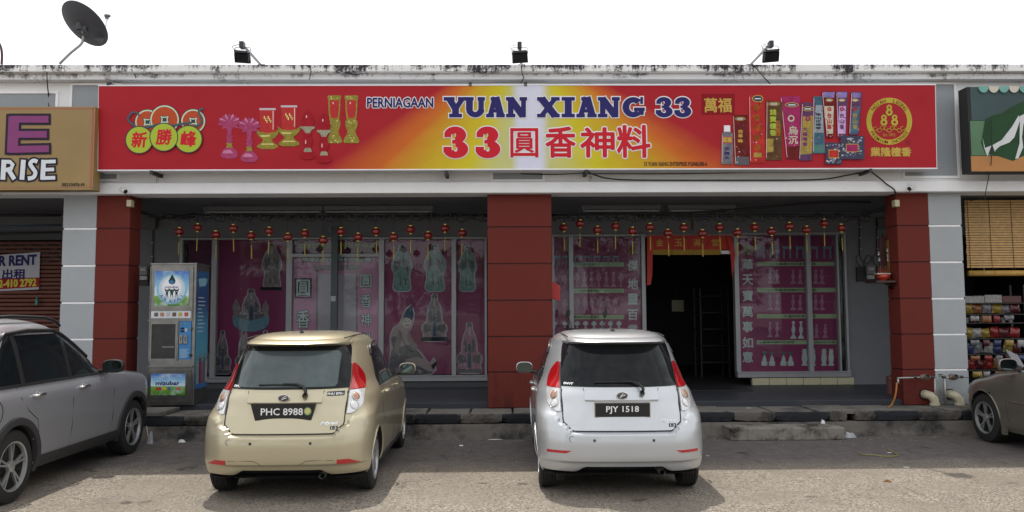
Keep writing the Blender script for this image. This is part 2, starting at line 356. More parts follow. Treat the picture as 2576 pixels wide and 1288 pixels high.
# floor, riser and row of drain slabs, kerb
tag(MB().box(XL,XR,11.86,YW+8,.02,ZF).build('pavement',FLOOR,bevel=.01),kind='structure')
tag(MB().box(XL,XR,11.42,11.85,0,.02).build('drain_floor',CONCD),kind='structure')
ks=thing('kerb','','',(0,11.2,0)); ks['kind']='structure'
ds=thing('drain_cover','','',(0,11.5,0)); ds['kind']='structure'
xk=lambda v:V(v,1050,11.2).x
gaps=[(xk(1585),xk(1622)),(xk(2131),xk(2153)),(xk(330)-.9,xk(330)-.75)]
x=XL; i=0; edges=[]
pat=[.60,.62,.58,.75,.66,.6]
while x<XR:
    e=x+pat[i%6]; edges.append((x,e,i%2)); x=e; i+=1
def blocked(a,c): return any(a<g1 and c>g0 for g0,g1 in gaps)
for a,c,k in edges:
    parts=[(a,c)]
    for g0,g1 in gaps:
        nw=[]
        for p,q in parts:
            if p<g1 and q>g0:
                if g0-p>.04: nw.append((p,g0))
                if q-g1>.04: nw.append((g1,q))
            else: nw.append((p,q))
        parts=nw
    for p,q in parts:
        j=R_.uniform(-.006,.006); K=10; rows=[]
        def jag(i,a): return R_.uniform(0,a)*(R_.random()<.45)+(R_.uniform(0,a*1.8) if i in(0,K) else 0)
        for i in range(K+1):
            x=p+.003+(q-p-.006)*i/K; zb_=.197+jag(i,.016); zt2=ZK-.014-jag(i,.010); ye=11.2+j
            rows.append([(x,11.41,zb_),(x,ye+.004+jag(i,.012),zb_),(x,ye+R_.uniform(-.003,.003),(zb_+zt2)/2),(x,ye+.002+jag(i,.008),zt2-.014),(x,ye+.014+jag(i,.014),zt2),(x,11.41,zt2)])
        g_=MB().grid(rows); g_.poly(rows[0]); g_.poly(rows[-1]); g_.build('kerb_stone',KBLK if k else CONCD,ks)
ft=MB(); nn=420; P=[]
for i in range(nn+1):
    X=XL+(XR-XL)*i/nn+R_.uniform(-.02,.02); q=.5+.5*math.sin(X*2.1)+.3*math.sin(X*5.3+1)
    P.append([(X,11.06-.03*q,0),(X,11.13-.03*q+R_.uniform(-.012,.012),.05),(X,11.17-.02*q+R_.uniform(-.010,.010),.12+.03*q+R_.uniform(-.012,.012)),(X,11.19,.185),(X,11.3,.19)])
MB().grid(P).build('footing',CONCD,ks,smooth=True)
x=XL; i=0
while x<XR:
    wd=.6+R_.uniform(-.02,.03); dz=R_.uniform(-.012,.004); tl=R_.uniform(-.012,.012)
    up=.05 if x<xk(415)<x+wd+.3 and x+wd>xk(340) and x<xk(395) else 0
    rot=Matrix.Rotation(tl*.8,3,'Y')@Matrix.Rotation(R_.uniform(-.008,.008),3,'Z')
    a0,a1,b0,b1=x+.007,x+wd-.007,11.23+(-.05 if up else 0),11.83; nk=lambda s:R_.uniform(0,s)
    L4=[(a0+nk(.02),b0+nk(.006)),(a0+(a1-a0)*.3,b0+nk(.014)),(a0+(a1-a0)*.5,b0+nk(.010)),(a0+(a1-a0)*.72,b0+nk(.016)),(a1-nk(.025),b0+nk(.01)),(a1-nk(.01),b0+.2),(a1-nk(.03),b1),(a0+nk(.02),b1),(a0+nk(.012),b0+.25)]
    cx_,cy_=(a0+a1)/2,(b0+b1)/2
    MB().prism([Vector((cx_,cy_,ZK-.058+dz+up))+rot@Vector((px-cx_,py-cy_,0)) for px,py in L4],(0,0,.056)).build('drain_slab',SLAB,ds,bevel=.005)
    x+=wd; i+=1
st=tag(MB().prism([Vector((G(1835,1107).x,10.77,0)),Vector((G(2118,1104).x,10.77,0)),Vector((G(2100,1066,.165).x,11.17,0)),Vector((G(1820,1066,.165).x-.03,11.17,0))],(0,0,.165)).build('concrete_step',CONC,bevel=.014),'low rough concrete step block against the kerb below the shop door','step')
# ---------------- shopfront frames and panes (parts of the building)
def frame(mulls,x0,x1,y0,y1,ysill,trans=(),name='shop_window'):
    """aluminium frame with mullions at view-x positions; one pane per bay"""
    m=MB(); a,c=ws(x0),ws(x1); zt,zb,zs=wz(y0),wz(y1),wz(ysill)
    m.box(a,c,YW-.05,YW+.09,zt-.035,zt); m.box(a,c,YW-.06,YW+.10,zs,zb)
    m.box(a,c,YW-.075,YW-.05,zb-.02,zb+.006)
    for xm,wd in mulls:
        k=ws(xm); m.box(k-wd/2,k+wd/2,YW-.048,YW+.088,zb,zt-.035)
    for xa,xb,yt in trans: m.box(ws(xa),ws(xb),YW-.047,YW+.087,wz(yt)-.03,wz(yt)+.03)
    o=m.build(name,ALU,bld,bevel=.004)
    es=sorted([ws(xm) for xm,_ in mulls])
    for p,q in zip(es[:-1],es[1:]):
        if q-p>.12: MB().box(p+.03,q-.03,YW+.02,YW+.026,zb+.01,zt-.04).build('pane',PANE,o)
    return o
frame([(455,.05),(539,.09),(726,.07),(733,.03),(957,.05),(963,.05),(1142,.08),(1222,.04)],452,1226,596,943,957,trans=[(730,957,641)])
frame([(1392,.04),(1437,.08),(1619,.07)],1388,1624,591,943,957)
frame([(1853,.08),(2035,.08),(2108,.03),(2127,.04)],1849,2131,588,939,953)
MB().box(ws(1624)+.003,ws(1849)-.003,YW-.03,YW+.09,wz(592)-.05,wz(592)).build('door_frame',ALU,bld)
for i in range(6):
    a=ws(1885+i*42.4); c=ws(1885+(i+1)*42.4); MB().box(a+.004,c-.004,YW-.045,YW+.05,ZF+.003,wz(954)-.005).build('tile',mat('cream_tile',(.42,.40,.27),.35,var=.1),bld,bevel=.004)
MB().box(ws(2110),ws(2126),YW+.03,YW+.05,wz(938),wz(592)).build('black_filler',DARK,bld)
MB().box(ws(456),ws(466),YW+.03,YW+.05,wz(942),wz(600)).build('black_filler',DARK,bld)
# neighbour on the left: brown roller shutter
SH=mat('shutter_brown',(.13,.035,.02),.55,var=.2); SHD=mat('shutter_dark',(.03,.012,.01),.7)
sh=thing('roller_shutter','brown metal roller shutter closed behind the left pillar','shutter',(ws(60),YW,ZF))
xa,xb=ws(-560),ws(343)-.26; zt=wz(600); k=0; z=ZF
while z<zt-.02:
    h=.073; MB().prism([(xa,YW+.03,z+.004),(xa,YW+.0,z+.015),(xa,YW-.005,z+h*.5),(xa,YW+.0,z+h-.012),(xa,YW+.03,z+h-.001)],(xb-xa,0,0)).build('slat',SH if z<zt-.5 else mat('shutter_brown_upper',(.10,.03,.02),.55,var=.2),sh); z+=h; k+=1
va=MB()
for r in range(5):
    for q in range(24):
        X=xa+.1+q*.30+(.15 if r%2 else 0)
        if X<xb-.2: va.box(X,X+.13,YW-.012,YW-.006,zt-.10-r*.073,zt-.065-r*.073)
tag(va.build('vent_slot',SHD,sh),kind='stuff')
MB().box(xa,xb,YW-.1,YW+.05,zt,zt+.14).build('shutter_box',mat('shutter_box_grey',(.05,.055,.06),.6),sh)
# neighbour on the right: open shop, dark inside
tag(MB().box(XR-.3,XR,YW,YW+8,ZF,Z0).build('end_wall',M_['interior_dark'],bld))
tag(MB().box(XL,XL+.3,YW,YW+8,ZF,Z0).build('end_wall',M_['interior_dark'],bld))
# ------------------------------------------------------------------ main banner
YB=11.40
def bgz(x,y,k=0): return V(x,y,YB-k)
bn=thing('shop_banner','long red and yellow banner lettered YUAN XIANG 33 across the white parapet','sign',(.3,YB,zc(430,YB)))
c0,c1,c2,c3=[V(*p,YB) for p in ((245,430),(2358,425),(2354,213),(247,216))]
MB().prism([c0,c1,c2,c3],(0,.26,0)).build('banner_box',mat('banner_side',(.55,.55,.56),.5),bn)
bmz=bpy.data.materials.new('banner_print'); bmz.use_nodes=True; n=bmz.node_tree.nodes; l=bmz.node_tree.links; b=n['Principled BSDF']; b.inputs['Roughness'].default_value=.5; b.inputs['Specular IOR Level'].default_value=.15
t=n.new('ShaderNodeTexCoord'); s_=n.new('ShaderNodeSeparateXYZ'); l.new(t.outputs['Object'],s_.inputs[0])
xc=V(1333,320,YB).x-.3; zt_=c3.z-zc(430,YB)
def MA(op,p,q=None,r=None):
    k=n.new('ShaderNodeMath'); k.operation=op
    for i,v in enumerate((p,q,r)):
        if v is None: continue
        if isinstance(v,(int,float)): k.inputs[i].default_value=v
        else: l.new(v,k.inputs[i])
    return k.outputs[0]
dx=MA('SUBTRACT',s_.outputs['X'],xc); side=MA('GREATER_THAN',dx,0)
hh=MA('SUBTRACT',1.0,MA('DIVIDE',s_.outputs['Z'],zt_))           # 0 top .. 1 bottom
wl=MA('ADD',1.30,MA('MULTIPLY',hh,1.75)); wr=MA('ADD',1.15,MA('MULTIPLY',hh,2.15))
wdt=MA('ADD',MA('MULTIPLY',side,wr),MA('MULTIPLY',MA('SUBTRACT',1.0,side),wl))
ang=MA('DIVIDE',dx,MA('ADD',hh,.55)); nr=n.new('ShaderNodeTexNoise'); nr.noise_dimensions='1D'; nr.inputs['Scale'].default_value=1.6; nr.inputs['Detail'].default_value=3; l.new(ang,nr.inputs['W'])
tt=MA('ADD',MA('DIVIDE',MA('ABSOLUTE',dx),wdt),MA('MULTIPLY',MA('SUBTRACT',nr.outputs['Fac'],.5),.22))
# the white shaft keeps one width from top to bottom
whf=n.new('ShaderNodeMapRange'); whf.interpolation_type='SMOOTHSTEP'; whf.inputs['From Min'].default_value=.13; whf.inputs['From Max'].default_value=.30; whf.inputs['To Min'].default_value=1; whf.inputs['To Max'].default_value=0; l.new(MA('ABSOLUTE',dx),whf.inputs['Value'])
cr_=n.new('ShaderNodeValToRGB'); E=cr_.color_ramp.elements
E[0].position=.12; E[0].color=(.50,.50,.20,1); E[1].position=1.0; E[1].color=(.345,.013,.022,1)
for p,cx in ((.30,(.55,.47,.022)),(.52,(.52,.33,.02)),(.74,(.52,.12,.02))): e=E.new(p); e.color=(*cx,1)
l.new(tt,cr_.inputs[0])
x=n.new('ShaderNodeMix'); x.data_type='RGBA'; l.new(whf.outputs[0],x.inputs['Factor']); l.new(cr_.outputs[0],x.inputs['A']); x.inputs['B'].default_value=(.60,.61,.74,1)
l.new(x.outputs['Result'],b.inputs['Base Color'])
nb=n.new('ShaderNodeTexNoise'); nb.inputs['Scale'].default_value=1.3; nb.inputs['Detail'].default_value=2; bpn=n.new('ShaderNodeBump'); bpn.inputs['Strength'].default_value=.9; bpn.inputs['Distance'].default_value=.06; l.new(t.outputs['Object'],nb.inputs['Vector']); l.new(nb.outputs['Fac'],bpn.inputs['Height']); l.new(bpn.outputs[0],b.inputs['Normal'])
YF=YB-.004
MB().poly([V(247,428.5,YF),V(2356,423.5,YF),V(2352,214.5,YF),V(248.5,217,YF)]).build('banner_face',bmz,bn)
ed=MB()
for p,q in (((245,429),(2358,424)),((247,215.5),(2354,213))): ed.tube([V(*p,YB-.002),V(*q,YB-.002)],.011,6)
ed.build('edge_trim',mat('trim_white',(.75,.76,.8),.4),bn)
# slab-serif letters drawn as strokes
def slab(s,x0,y0,x1,y1,wt,Y,m,out=0,ym=None):
    """letter cell; returns one mesh; out widens each stroke"""
    h=y1-y0; cx=(x0+x1)/2; T=wt; sf=h*.175
    def bx(a,c,d,e,r=0): return dict(p=[(a-out,(c+d)/2),(e+out,(c+d)/2)],w=(d-c)+2*out)     # horizontal bar x a..e, y c..d
    def vb(xm,c,d,wd=None): return dict(p=[(xm,c-out),(xm,d+out)],w=(wd or T)+2*out)
    def dg(xa,ya,xb,yb,wd): 
        v=Vector((xb-xa,yb-ya)).normalized()*out*.6; return dict(p=[(xa-v.x,ya-v.y),(xb+v.x,yb+v.y)],w=wd+2*out)
    w_=x1-x0; S=[]
    def band(bx_,by_,ro,so,ri,si,a0,a1,k=26):
        ri,si=max(ri-out,.4),max(si-out,.4); ro,so=ro+out,so+out; de=out/max(ro,1)*.6; A=[a0-de+(a1-a0+2*de)*i/k for i in range(k+1)]
        return dict(o=[(bx_+ro*math.cos(t_),by_+so*math.sin(t_)) for t_ in A],i=[(bx_+ri*math.cos(t_),by_+si*math.sin(t_)) for t_ in A])
    if s=='Y': S=[dg(x0+w_*.24,y0+sf*.5,cx,y0+h*.60,T*.95),dg(x1-w_*.22,y0+sf*.5,cx,y0+h*.60,T*.75),vb(cx,y0+h*.5,y1),bx(x0,y0,y0+sf,x0+w_*.46),bx(x1-w_*.40,y0,y0+sf,x1),bx(cx-w_*.27,y1-sf,y1,cx+w_*.27)]
    if s=='U':
        a=band(cx,y1-h*.38,w_*.30+T*.48,h*.38,w_*.30-T*.48,h*.38-T*.8,0,PI)
        S=[vb(x0+w_*.20,y0,y1-h*.36),vb(x1-w_*.20,y0,y1-h*.36,T*.8),a,bx(x0,y0,y0+sf,x0+w_*.42),bx(x1-w_*.38,y0,y0+sf,x1)]
    if s=='A': S=[dg(cx-w_*.02,y0,x0+w_*.22,y1-sf*.5,T*.75),dg(cx+w_*.02,y0,x1-w_*.22,y1-sf*.5,T*1.05),bx(x0+w_*.25,y0+h*.60,y0+h*.76,x1-w_*.28),bx(x0,y1-sf,y1,x0+w_*.42),bx(x1-w_*.46,y1-sf,y1,x1),bx(x0+w_*.24,y0,y0+sf,cx+w_*.1)]
    if s=='N': S=[vb(x0+w_*.22,y0,y1,T*.8),vb(x1-w_*.17,y0,y1,T*.7),dg(x0+w_*.2,y0+sf*.4,x1-w_*.2,y1-sf*.4,T*1.05),bx(x0,y0,y0+sf,x0+w_*.3),bx(x1-w_*.36,y0,y0+sf,x1),bx(x0,y1-sf,y1,x0+w_*.44)]
    if s=='X': S=[dg(x0+w_*.2,y0+sf*.4,x1-w_*.2,y1-sf*.4,T*1.1),dg(x1-w_*.2,y0+sf*.4,x0+w_*.2,y1-sf*.4,T*.7)]+[bx(a,c,c+sf,a+w_*.38) for a in (x0,x1-w_*.38) for c in (y0,y1-sf)]
    if s=='I': S=[vb(cx,y0,y1,T*1.05),bx(x0,y0,y0+sf,x1),bx(x0,y1-sf,y1,x1)]
    if s=='G':
        S=[band(cx-w_*.02,(y0+y1)/2,w_*.48,h*.5,w_*.48-T*1.0,h*.5-T*.8,.75,2*PI-.75),vb(x1-w_*.16,y0+h*.55,y1-h*.12,T*.75),bx(cx+w_*.02,y0+h*.52,y0+h*.52+sf,x1),vb(x1-w_*.14,y0,y0+h*.34,T*.4)]
    if s=='3':
        q=T*.62
        S=[band(cx-w_*.04,y0+h*.27,w_*.44,h*.27,w_*.44-T*.95,h*.27-q,-2.85,1.62),band(cx-w_*.02,y0+h*.715,w_*.50,h*.285,w_*.50-T*1.0,h*.285-q,-1.62,2.9),bx(cx-w_*.16,y0+h*.42,y0+h*.54,cx+w_*.02),
           dict(p=[(x0+w_*.03-out,y0+h*.26),(x0+w_*.30+out,y0+h*.26)],w=h*.15+2*out),dict(p=[(x0-w_*.01-out,y0+h*.715),(x0+w_*.32+out,y0+h*.715)],w=h*.15+2*out)]
    return S
Yl=YF-.003
def slabword(spec,y0,y1,T,m,name):
    for ch,a,c in spec:
        o=vstroke(slab(ch,a,y0,c,y1,T,0,None,out=2.6),4,Yl,WHT,bn,'letter_outline',.0003)
        vstroke(slab(ch,a,y0,c,y1,T,0,None),4,Yl-.006,m,bn,name,.0003)
slabword([('Y',1116,1176),('U',1171,1220),('A',1223,1270),('N',1273,1326),('X',1351,1408),('I',1413,1446),('A',1450,1501),('N',1504,1559),('G',1566,1622),('3',1650,1693),('3',1697,1740)],244,295,17,NAVY,'letter')
slabword([('3',1116,1179),('3',1197,1260)],318,398,27,REDT,'letter')
def outlined(s,r,m,par,Y,bold=.006,out=.014,om=None,**k):
    x0,y0,x1,y1=r
    vtext(s,x0,y0,x1,y1,Y,om or WHT,par,'letter_outline',bold=bold,out=out,**k); vtext(s,x0,y0,x1,y1,Y-.005,m,par,'lettering',bold=bold,**k)
outlined('PERNIAGAAN',(923,245,1090,271),NAVY,bn,Yl,.0045,.012)
for ch,r in (('圓',(1284,322,1354,396)),('香',(1372,318,1448,397)),('神',(1460,320,1546,396)),('料',(1552,314,1636,397))): outlined(ch,r,REDT,bn,Yl,.0055 if ch=='圓' else .011,.017)
vtext('33 YUAN XIANG ENTERPRISE PG0486388-A',1620,407,1779,418,Yl,BLK,bn,bold=.0012)
# left logo: red coins with a blue cord above three green discs
INK=mat('print_ink',(.035,.05,.065),.5); GRN=mat('print_lime',(.36,.46,.045),.5,var=.06); COI=mat('print_coin',(.44,.07,.025),.5,var=.2,scale=30); HAL=mat('print_mint',(.5,.62,.45),.5)
YL=Yl
for k,(cx,cy,r) in enumerate(((371,307,31),(486,305,30),(414,301,36))):
    y=YL-.002*k
    for rr,m,dy in ((r+1.5,INK,0),(r,HAL,.0004),(r-3.5,COI,.0008)): vflat(disc_pts(cx,cy,rr,rr,40),y-dy,m,bn,'coin')
    for s,m,dy in ((12,INK,.0012),(10,HAL,.0015),(6,INK,.0018)):
        vflat([(cx-s,cy-s*.9),(cx-s*.0,cy-s*.68),(cx+s,cy-s*.9),(cx+s*.76,cy),(cx+s,cy+s*.9),(cx,cy+s*.72),(cx-s,cy+s*.9),(cx-s*.76,cy)],y-dy,m,bn,'coin_hole')
def wave(p,k=8):
    out=[]
    for i in range(len(p)-1):
        a=Vector(p[max(i-1,0)]);b_=Vector(p[i]);c=Vector(p[i+1]);d=Vector(p[min(i+2,len(p)-1)])
        for j in range(k):
            u=j/k; out.append(tuple(.5*((2*b_)+(c-a)*u+(2*a-5*b_+4*c-d)*u*u+(3*b_-a-3*c+d)*u**3)))
    return out+[p[-1]]
CORD=mat('print_cord',(.05,.10,.13),.5)
vstroke([dict(p=wave([(333,282),(326,290),(322,300),(334,313),(352,322),(380,318),(405,312),(430,316),(455,312),(482,308)]),w=5)],4,YL-.012,CORD,bn,'cord_print')
vstroke([dict(p=wave([(333,282),(345,284),(350,292)]),w=4)],4,YL-.013,CORD,bn,'cord_print'); vstroke([dict(p=wave([(470,318),(492,318),(507,308),(505,294),(500,280),(511,272)]),w=5)],4,YL-.0135,CORD,bn,'cord_print')
for k,(cx,cy,r,ch) in enumerate(((350,352,33.5,'新'),(474,350,33.5,'峰'),(412,345,34.5,'勝'))):
    y=YL-.016-.003*k
    vflat(disc_pts(cx,cy,r+1.6,None,48),y,INK,bn,'disc'); vflat(disc_pts(cx,cy,r-.6,None,48),y-.0006,GRN,bn,'disc')
    vtext(ch,cx-21,cy-21,cx+21,cy+20,y-.0015,REDT,bn,bold=.008,shear=.08)
# printed product pictures: candle lamps
PNK=mat('print_pink',(.34,.05,.13),.4,var=.5,scale=26); PNK2=mat('print_pink_light',(.52,.18,.32),.4,var=.4,scale=30); BRS=mat('print_brass',(.25,.21,.035),.35,var=.6,scale=24); BRS2=mat('print_brass_light',(.60,.56,.20),.4,var=.4,scale=30)
CUP=mat('print_cup_red',(.42,.03,.03),.4,var=.3,scale=20); CUPW=mat('print_cup_rim',(.5,.45,.5),.4); LR=mat('print_lamp_red',(.30,.008,.018),.35,var=.3,scale=14); SHN=mat('print_shine',(.7,.45,.45),.4)
def sil(cx,prof,Y,m,name):    # prof: list of (y, half width)
    return vflat([(cx-h_,y_) for y_,h_ in prof]+[(cx+h_,y_) for y_,h_ in reversed(prof)],Y,m,bn,name)
for k,(cx,dy) in enumerate(((577,0),(627,9))):
    y=YL-.003*k
    P=[]
    for i in range(36): a=2*PI*i/36; rr=24+(5 if i%4<2 else -3); P.append((cx+rr*math.cos(a),308+dy+(22+(3 if i%4<2 else -2))*math.sin(a)*.75))
    vflat(P,y,PNK,bn,'lotus_print')
    for i in range(9): 
        a=-PI*(i+.5)/9; vflat([(cx+8*math.cos(a),308+dy+6*math.sin(a)),(cx+26*math.cos(a-.14),308+dy+18*math.sin(a-.14)),(cx+27*math.cos(a),308+dy+23*math.sin(a)),(cx+26*math.cos(a+.14),308+dy+18*math.sin(a+.14))],y-.0004-.0001*i,PNK2 if i%2 else PNK,bn,'petal_print')
    sil(cx,[(320+dy,9),(330+dy,6),(340+dy,5),(343+dy,10),(346+dy,5),(352+dy,9),(356+dy,6),(361+dy,7)],y-.0012,PNK,'stem_print')
    sil(cx,[(360+dy,8),(365+dy,6),(372+dy,9)],y-.0016,BRS,'collar_print')
    sil(cx,[(371+dy,8),(378+dy,17),(388+dy,22),(394+dy,21),(398+dy,14),(399+dy,6)],y-.002,PNK,'base_print')
    sil(cx-4,[(377+dy,6),(383+dy,13),(386+dy,12)],y-.0024,PNK2,'shine_print')
for k,(cx,dy) in enumerate(((673,0),(727,-7))):
    y=YL-.003*k
    sil(cx,[(276+dy,20),(330+dy,18),(338+dy,10)],y,CUP,'cup_print'); sil(cx,[(272+dy,20.5),(277+dy,20.5)],y-.0004,CUPW,'rim_print')
    sil(cx+14,[(279+dy,1.2),(326+dy,1)],y-.0008,SHN,'shine_print'); 
    for q in range(6): sil(cx-8+q*3.2,[(292+dy+5*(q%3),1.6),(299+dy+5*(q%3),1.2)],y-.001,BRS2,'ornament_print')
    vflat([(cx-29,324+dy),(cx-18,332+dy),(cx,335+dy),(cx+18,332+dy),(cx+29,324+dy),(cx+27,336+dy),(cx+20,345+dy),(cx+10,352+dy),(cx-10,352+dy),(cx-20,345+dy),(cx-27,336+dy)],y-.0014,BRS,bn,'bowl_print')
    sil(cx-6,[(340+dy,14),(344+dy,9)],y-.0016,BRS2,'shine_print')
    sil(cx,[(351+dy,12),(356+dy,12),(360+dy,17),(366+dy,26),(371+dy,26),(375+dy,15)],y-.0018,BRS,'foot_print'); sil(cx,[(361+dy,13),(364+dy,17)],y-.0022,BRS2,'shine_print')
for k,(cx,dy) in enumerate(((774,0),(815,9))):
    y=YL-.009-.003*k
    sil(cx,[(276+dy,1),(284+dy,8),(294+dy,14),(305+dy,17),(314+dy,15),(321+dy,8)],y,LR,'bulb_print'); sil(cx-3,[(290+dy,1),(294+dy,1.6),(297+dy,1)],y-.0004,SHN,'shine_print')
    sil(cx,[(318+dy,17),(322+dy,18),(327+dy,10),(336+dy,5)],y-.0006,mat('print_silver',(.30,.28,.20),.4,var=.6,scale=40),'crown_print')
    sil(cx,[(335+dy,11),(342+dy,8),(350+dy,11),(358+dy,12),(366+dy,9),(373+dy,6)],y-.0009,LR,'stem_print'); sil(cx-5,[(352+dy,1),(358+dy,1.4),(362+dy,1)],y-.0014,SHN,'shine_print')
    sil(cx,[(372+dy,6),(376+dy,9),(383+dy,10)],y-.0012,M_['print_silver'],'collar_print'); sil(cx,[(382+dy,9),(387+dy,17),(394+dy,19),(399+dy,14),(401+dy,6)],y-.0016,LR,'base_print')
for k,cx in enumerate((841,884)):
    y=YL-.003*k
    sil(cx,[(240,15),(243,17),(248,17),(251,15),(262,15.5),(285,14),(300,12),(305,15),(312,16),(322,13),(330,10),(338,12),(348,18),(356,20),(360,17)],y,BRS,'vase_print')
    sil(cx,[(252,11.5),(280,11),(297,8)],y-.0005,CUP,'vase_glass_print'); sil(cx-3,[(257,2),(262,1)],y-.0009,SHN,'shine_print')
    for q in range(14): a=R_.uniform(-13,13); z=R_.choice([242,246,303,308,315,340,346,352,356]); sil(cx+a*.8,[(z,R_.uniform(1,2.4)),(z+R_.uniform(1.5,4),R_.uniform(.6,1.6))],y-.0012-.00005*q,BRS2,'shine_print')
# gold plaque 萬福 and product packets on the right
vflat([(1765,236),(1848,236),(1848,288),(1765,288)],YL,mat('print_plaque',(.22,.006,.012),.5),bn,'plaque_print')
vtext('萬福',1772,246,1840,283,YL-.003,GOLD,bn,bold=.005)
PC=lambda nme,c,v=.3: mat('print_'+nme,c,.45,var=v,scale=11)
def packet(pts,m,Y,bands=(),txt=None,tm=None,tr=None,oval=None,shine=True):
    vflat(pts,Y,m,bn,'packet_print'); y=Y-.0005
    for q,mm in bands: vflat(q,y,mm,bn,'label_print'); y-=.0003
    if txt: 
        a,b_,c,d=tr; hgt=(d-b_)/len(txt)
        for i,ch in enumerate(txt): vtext(ch,a,b_+i*hgt+1,c,b_+(i+1)*hgt-1,y-.0006,tm,bn,bold=.003)
    xs_=[q[0] for q in pts]; ys_=[q[1] for q in pts]; w1=min(xs_)+(max(xs_)-min(xs_))*.22; w2=max(xs_)-(max(xs_)-min(xs_))*.22; fl_=[DR,BR,MG,GD2,TE,VI,IVO,PU]
    for q in range(22):
        a=R_.uniform(w1,w2); c=R_.uniform(min(ys_)+5,max(ys_)-4); s=R_.uniform(.7,2.2); vflat([(a-s,c-s*.5),(a+s*R_.uniform(.2,1),c-s),(a+s,c+s*.4),(a-s*.3,c+s)],y-.0002-.00001*q,fl_[(q*7+int(min(xs_)))%8],bn,'detail_print')
    if oval:
        cx,cy,rx,ry=oval; vflat(disc_pts(cx,cy,rx,ry,24),y-.0003,GOLD,bn,'badge_print'); vflat(disc_pts(cx,cy,rx-2,ry-1.6,24),y-.0006,PC('badge_dark',(.05,.05,.08)),bn,'badge_print'); vflat([(cx-rx*.55,cy-1),(cx+rx*.55,cy-1),(cx+rx*.55,cy+1.4),(cx-rx*.55,cy+1.4)],y-.0009,WHT,bn,'badge_print')
    if shine:
        (ax,ay),(bx,by)=pts[0],pts[-1]; vstroke([dict(p=[(ax+2,ay+4),(bx+2,by-5)],w=1.3)],1,y-.0012,PC('shine',(.42,.30,.36)),bn,'shine_print')
q4=lambda a,b_,c,d,e,f,g,h:[(a,b_),(c,d),(e,f),(g,h)]
DR=PC('dark_red',(.13,.012,.012),.7); BR=PC('bright_red',(.40,.025,.022),.6); MG=PC('magenta',(.30,.02,.10),.5); VI=PC('violet',(.22,.17,.42),.7); TE=PC('teal',(.05,.12,.18),.7); BRN=PC('brown',(.10,.045,.02),.8); GD2=PC('ochre',(.32,.24,.05),.5); IVO=PC('ivory',(.50,.46,.36),.3); LIL=PC('lilac',(.50,.33,.60),.4); PU=PC('purple',(.10,.04,.10),.6)
vx=lambda x:1740+x/2.576/1.5404; vy=lambda y:207.7+y/2.576/1.5404
def cp(L): return [(vx(a),vy(c)) for a,c in L]
packet(cp([(410,322),(560,322),(575,825),(430,825)]),DR,YL-.004,[(cp([(430,740),(572,740),(575,822),(432,822)]),PC('slate',(.10,.10,.12)))],'古早味',GOLD,(vx(462),vy(465),vx(512),vy(605)),(vx(485),vy(362),vx(50)-vx(0),4.6))
packet(cp([(570,128),(725,120),(735,800),(580,803)]),BR,YL-.006,[(cp([(620,700),(700,700),(700,745),(620,745)]),GD2)],None,None,None,(vx(660),vy(160),14,9)); 
for q in range(5): vflat(disc_pts(vx(655+R_.uniform(-18,18)),vy(250+q*100),8,9,9),YL-.0075,PC('dragon',(.30,.07,.01),.9),bn,'dragon_print')
packet(cp([(745,178),(908,195),(900,775),(738,775)]),BRN,YL-.008,[(cp([(740,560),(820,560),(810,625),(745,640)]),GD2),(cp([(742,640),(820,630),(815,690),(742,700)]),GD2),(cp([(840,380),(885,380),(885,530),(840,530)]),PC('orange_print',(.30,.10,.02)))],'錢寶檀香',PC('lime',(.40,.48,.10)),(vx(780),vy(262),vx(845),vy(535)),(vx(820),vy(213),15,4.6))
packet(cp([(885,140),(1083,132),(1095,765),(945,765)]),MG,YL-.005,[(cp([(945,640),(1092,632),(1094,765),(947,765)]),DR)],'烏沉',IVO,(vx(965),vy(430),vx(1060),vy(620)),(vx(1000),vy(222),17,6))
vring(vx(993),vy(358),5,8.5,YL-.009,IVO,bn,'ring_print')
packet(cp([(1098,198),(1240,198),(1200,778),(1070,778)]),PU,YL-.012,[(cp([(1110,340),(1215,330),(1200,710),(1085,720)]),GD2)],'大福晴香',PC('violet_dark',(.16,.03,.14)),(vx(1105),vy(440),vx(1155),vy(640)),(vx(1160),vy(262),15,6)); vring(vx(1160),vy(358),3,6.5,YL-.016,MG,bn,'ring_print')
packet(cp([(1212,138),(1300,138),(1335,708),(1208,708)]),TE,YL-.010,[(cp([(1235,225),(1305,225),(1318,500),(1215,500)]),PC('grey_blue',(.25,.30,.34))),(cp([(1212,620),(1330,620),(1333,700),(1210,700)]),PC('green_blue',(.07,.18,.17)))],'老山正檀香',PC('ink2',(.03,.05,.07)),(vx(1237),vy(300),vx(1292),vy(470)),None)
for (pp,lab,tm) in (([(1298,88),(1440,90),(1415,552),(1345,552)],IVO,BR),([(1442,88),(1562,90),(1540,545),(1455,552)],LIL,PU),([(1590,92),(1702,95),(1665,525),(1570,525)],TE,GD2)):
    c=[((a),(d)) for a,d in pp]; cx=sum(a for a,_ in c)/4
    packet(cp(c),PU if lab is not IVO else DR,YL-.014,[(cp([(c[0][0]+12,c[0][1]+6),(c[1][0]-12,c[1][1]+6),(c[1][0]-18,150),(c[0][0]+18,150)]),VI),(cp([(c[0][0]+28,235),(c[1][0]-22,235),(c[2][0]-4,510),(c[3][0]+6,510)]),lab)],'台山香',tm,(vx(cx-22),vy(300),vx(cx+22),vy(470)),(vx(cx),vy(175),9,4)); vring(vx(cx),vy(265),2,5,YL-.018,BR,bn,'ring_print')
CN=PC('cone_grey',(.20,.22,.28),.6); CN2=PC('cone_light',(.42,.44,.52),.4)
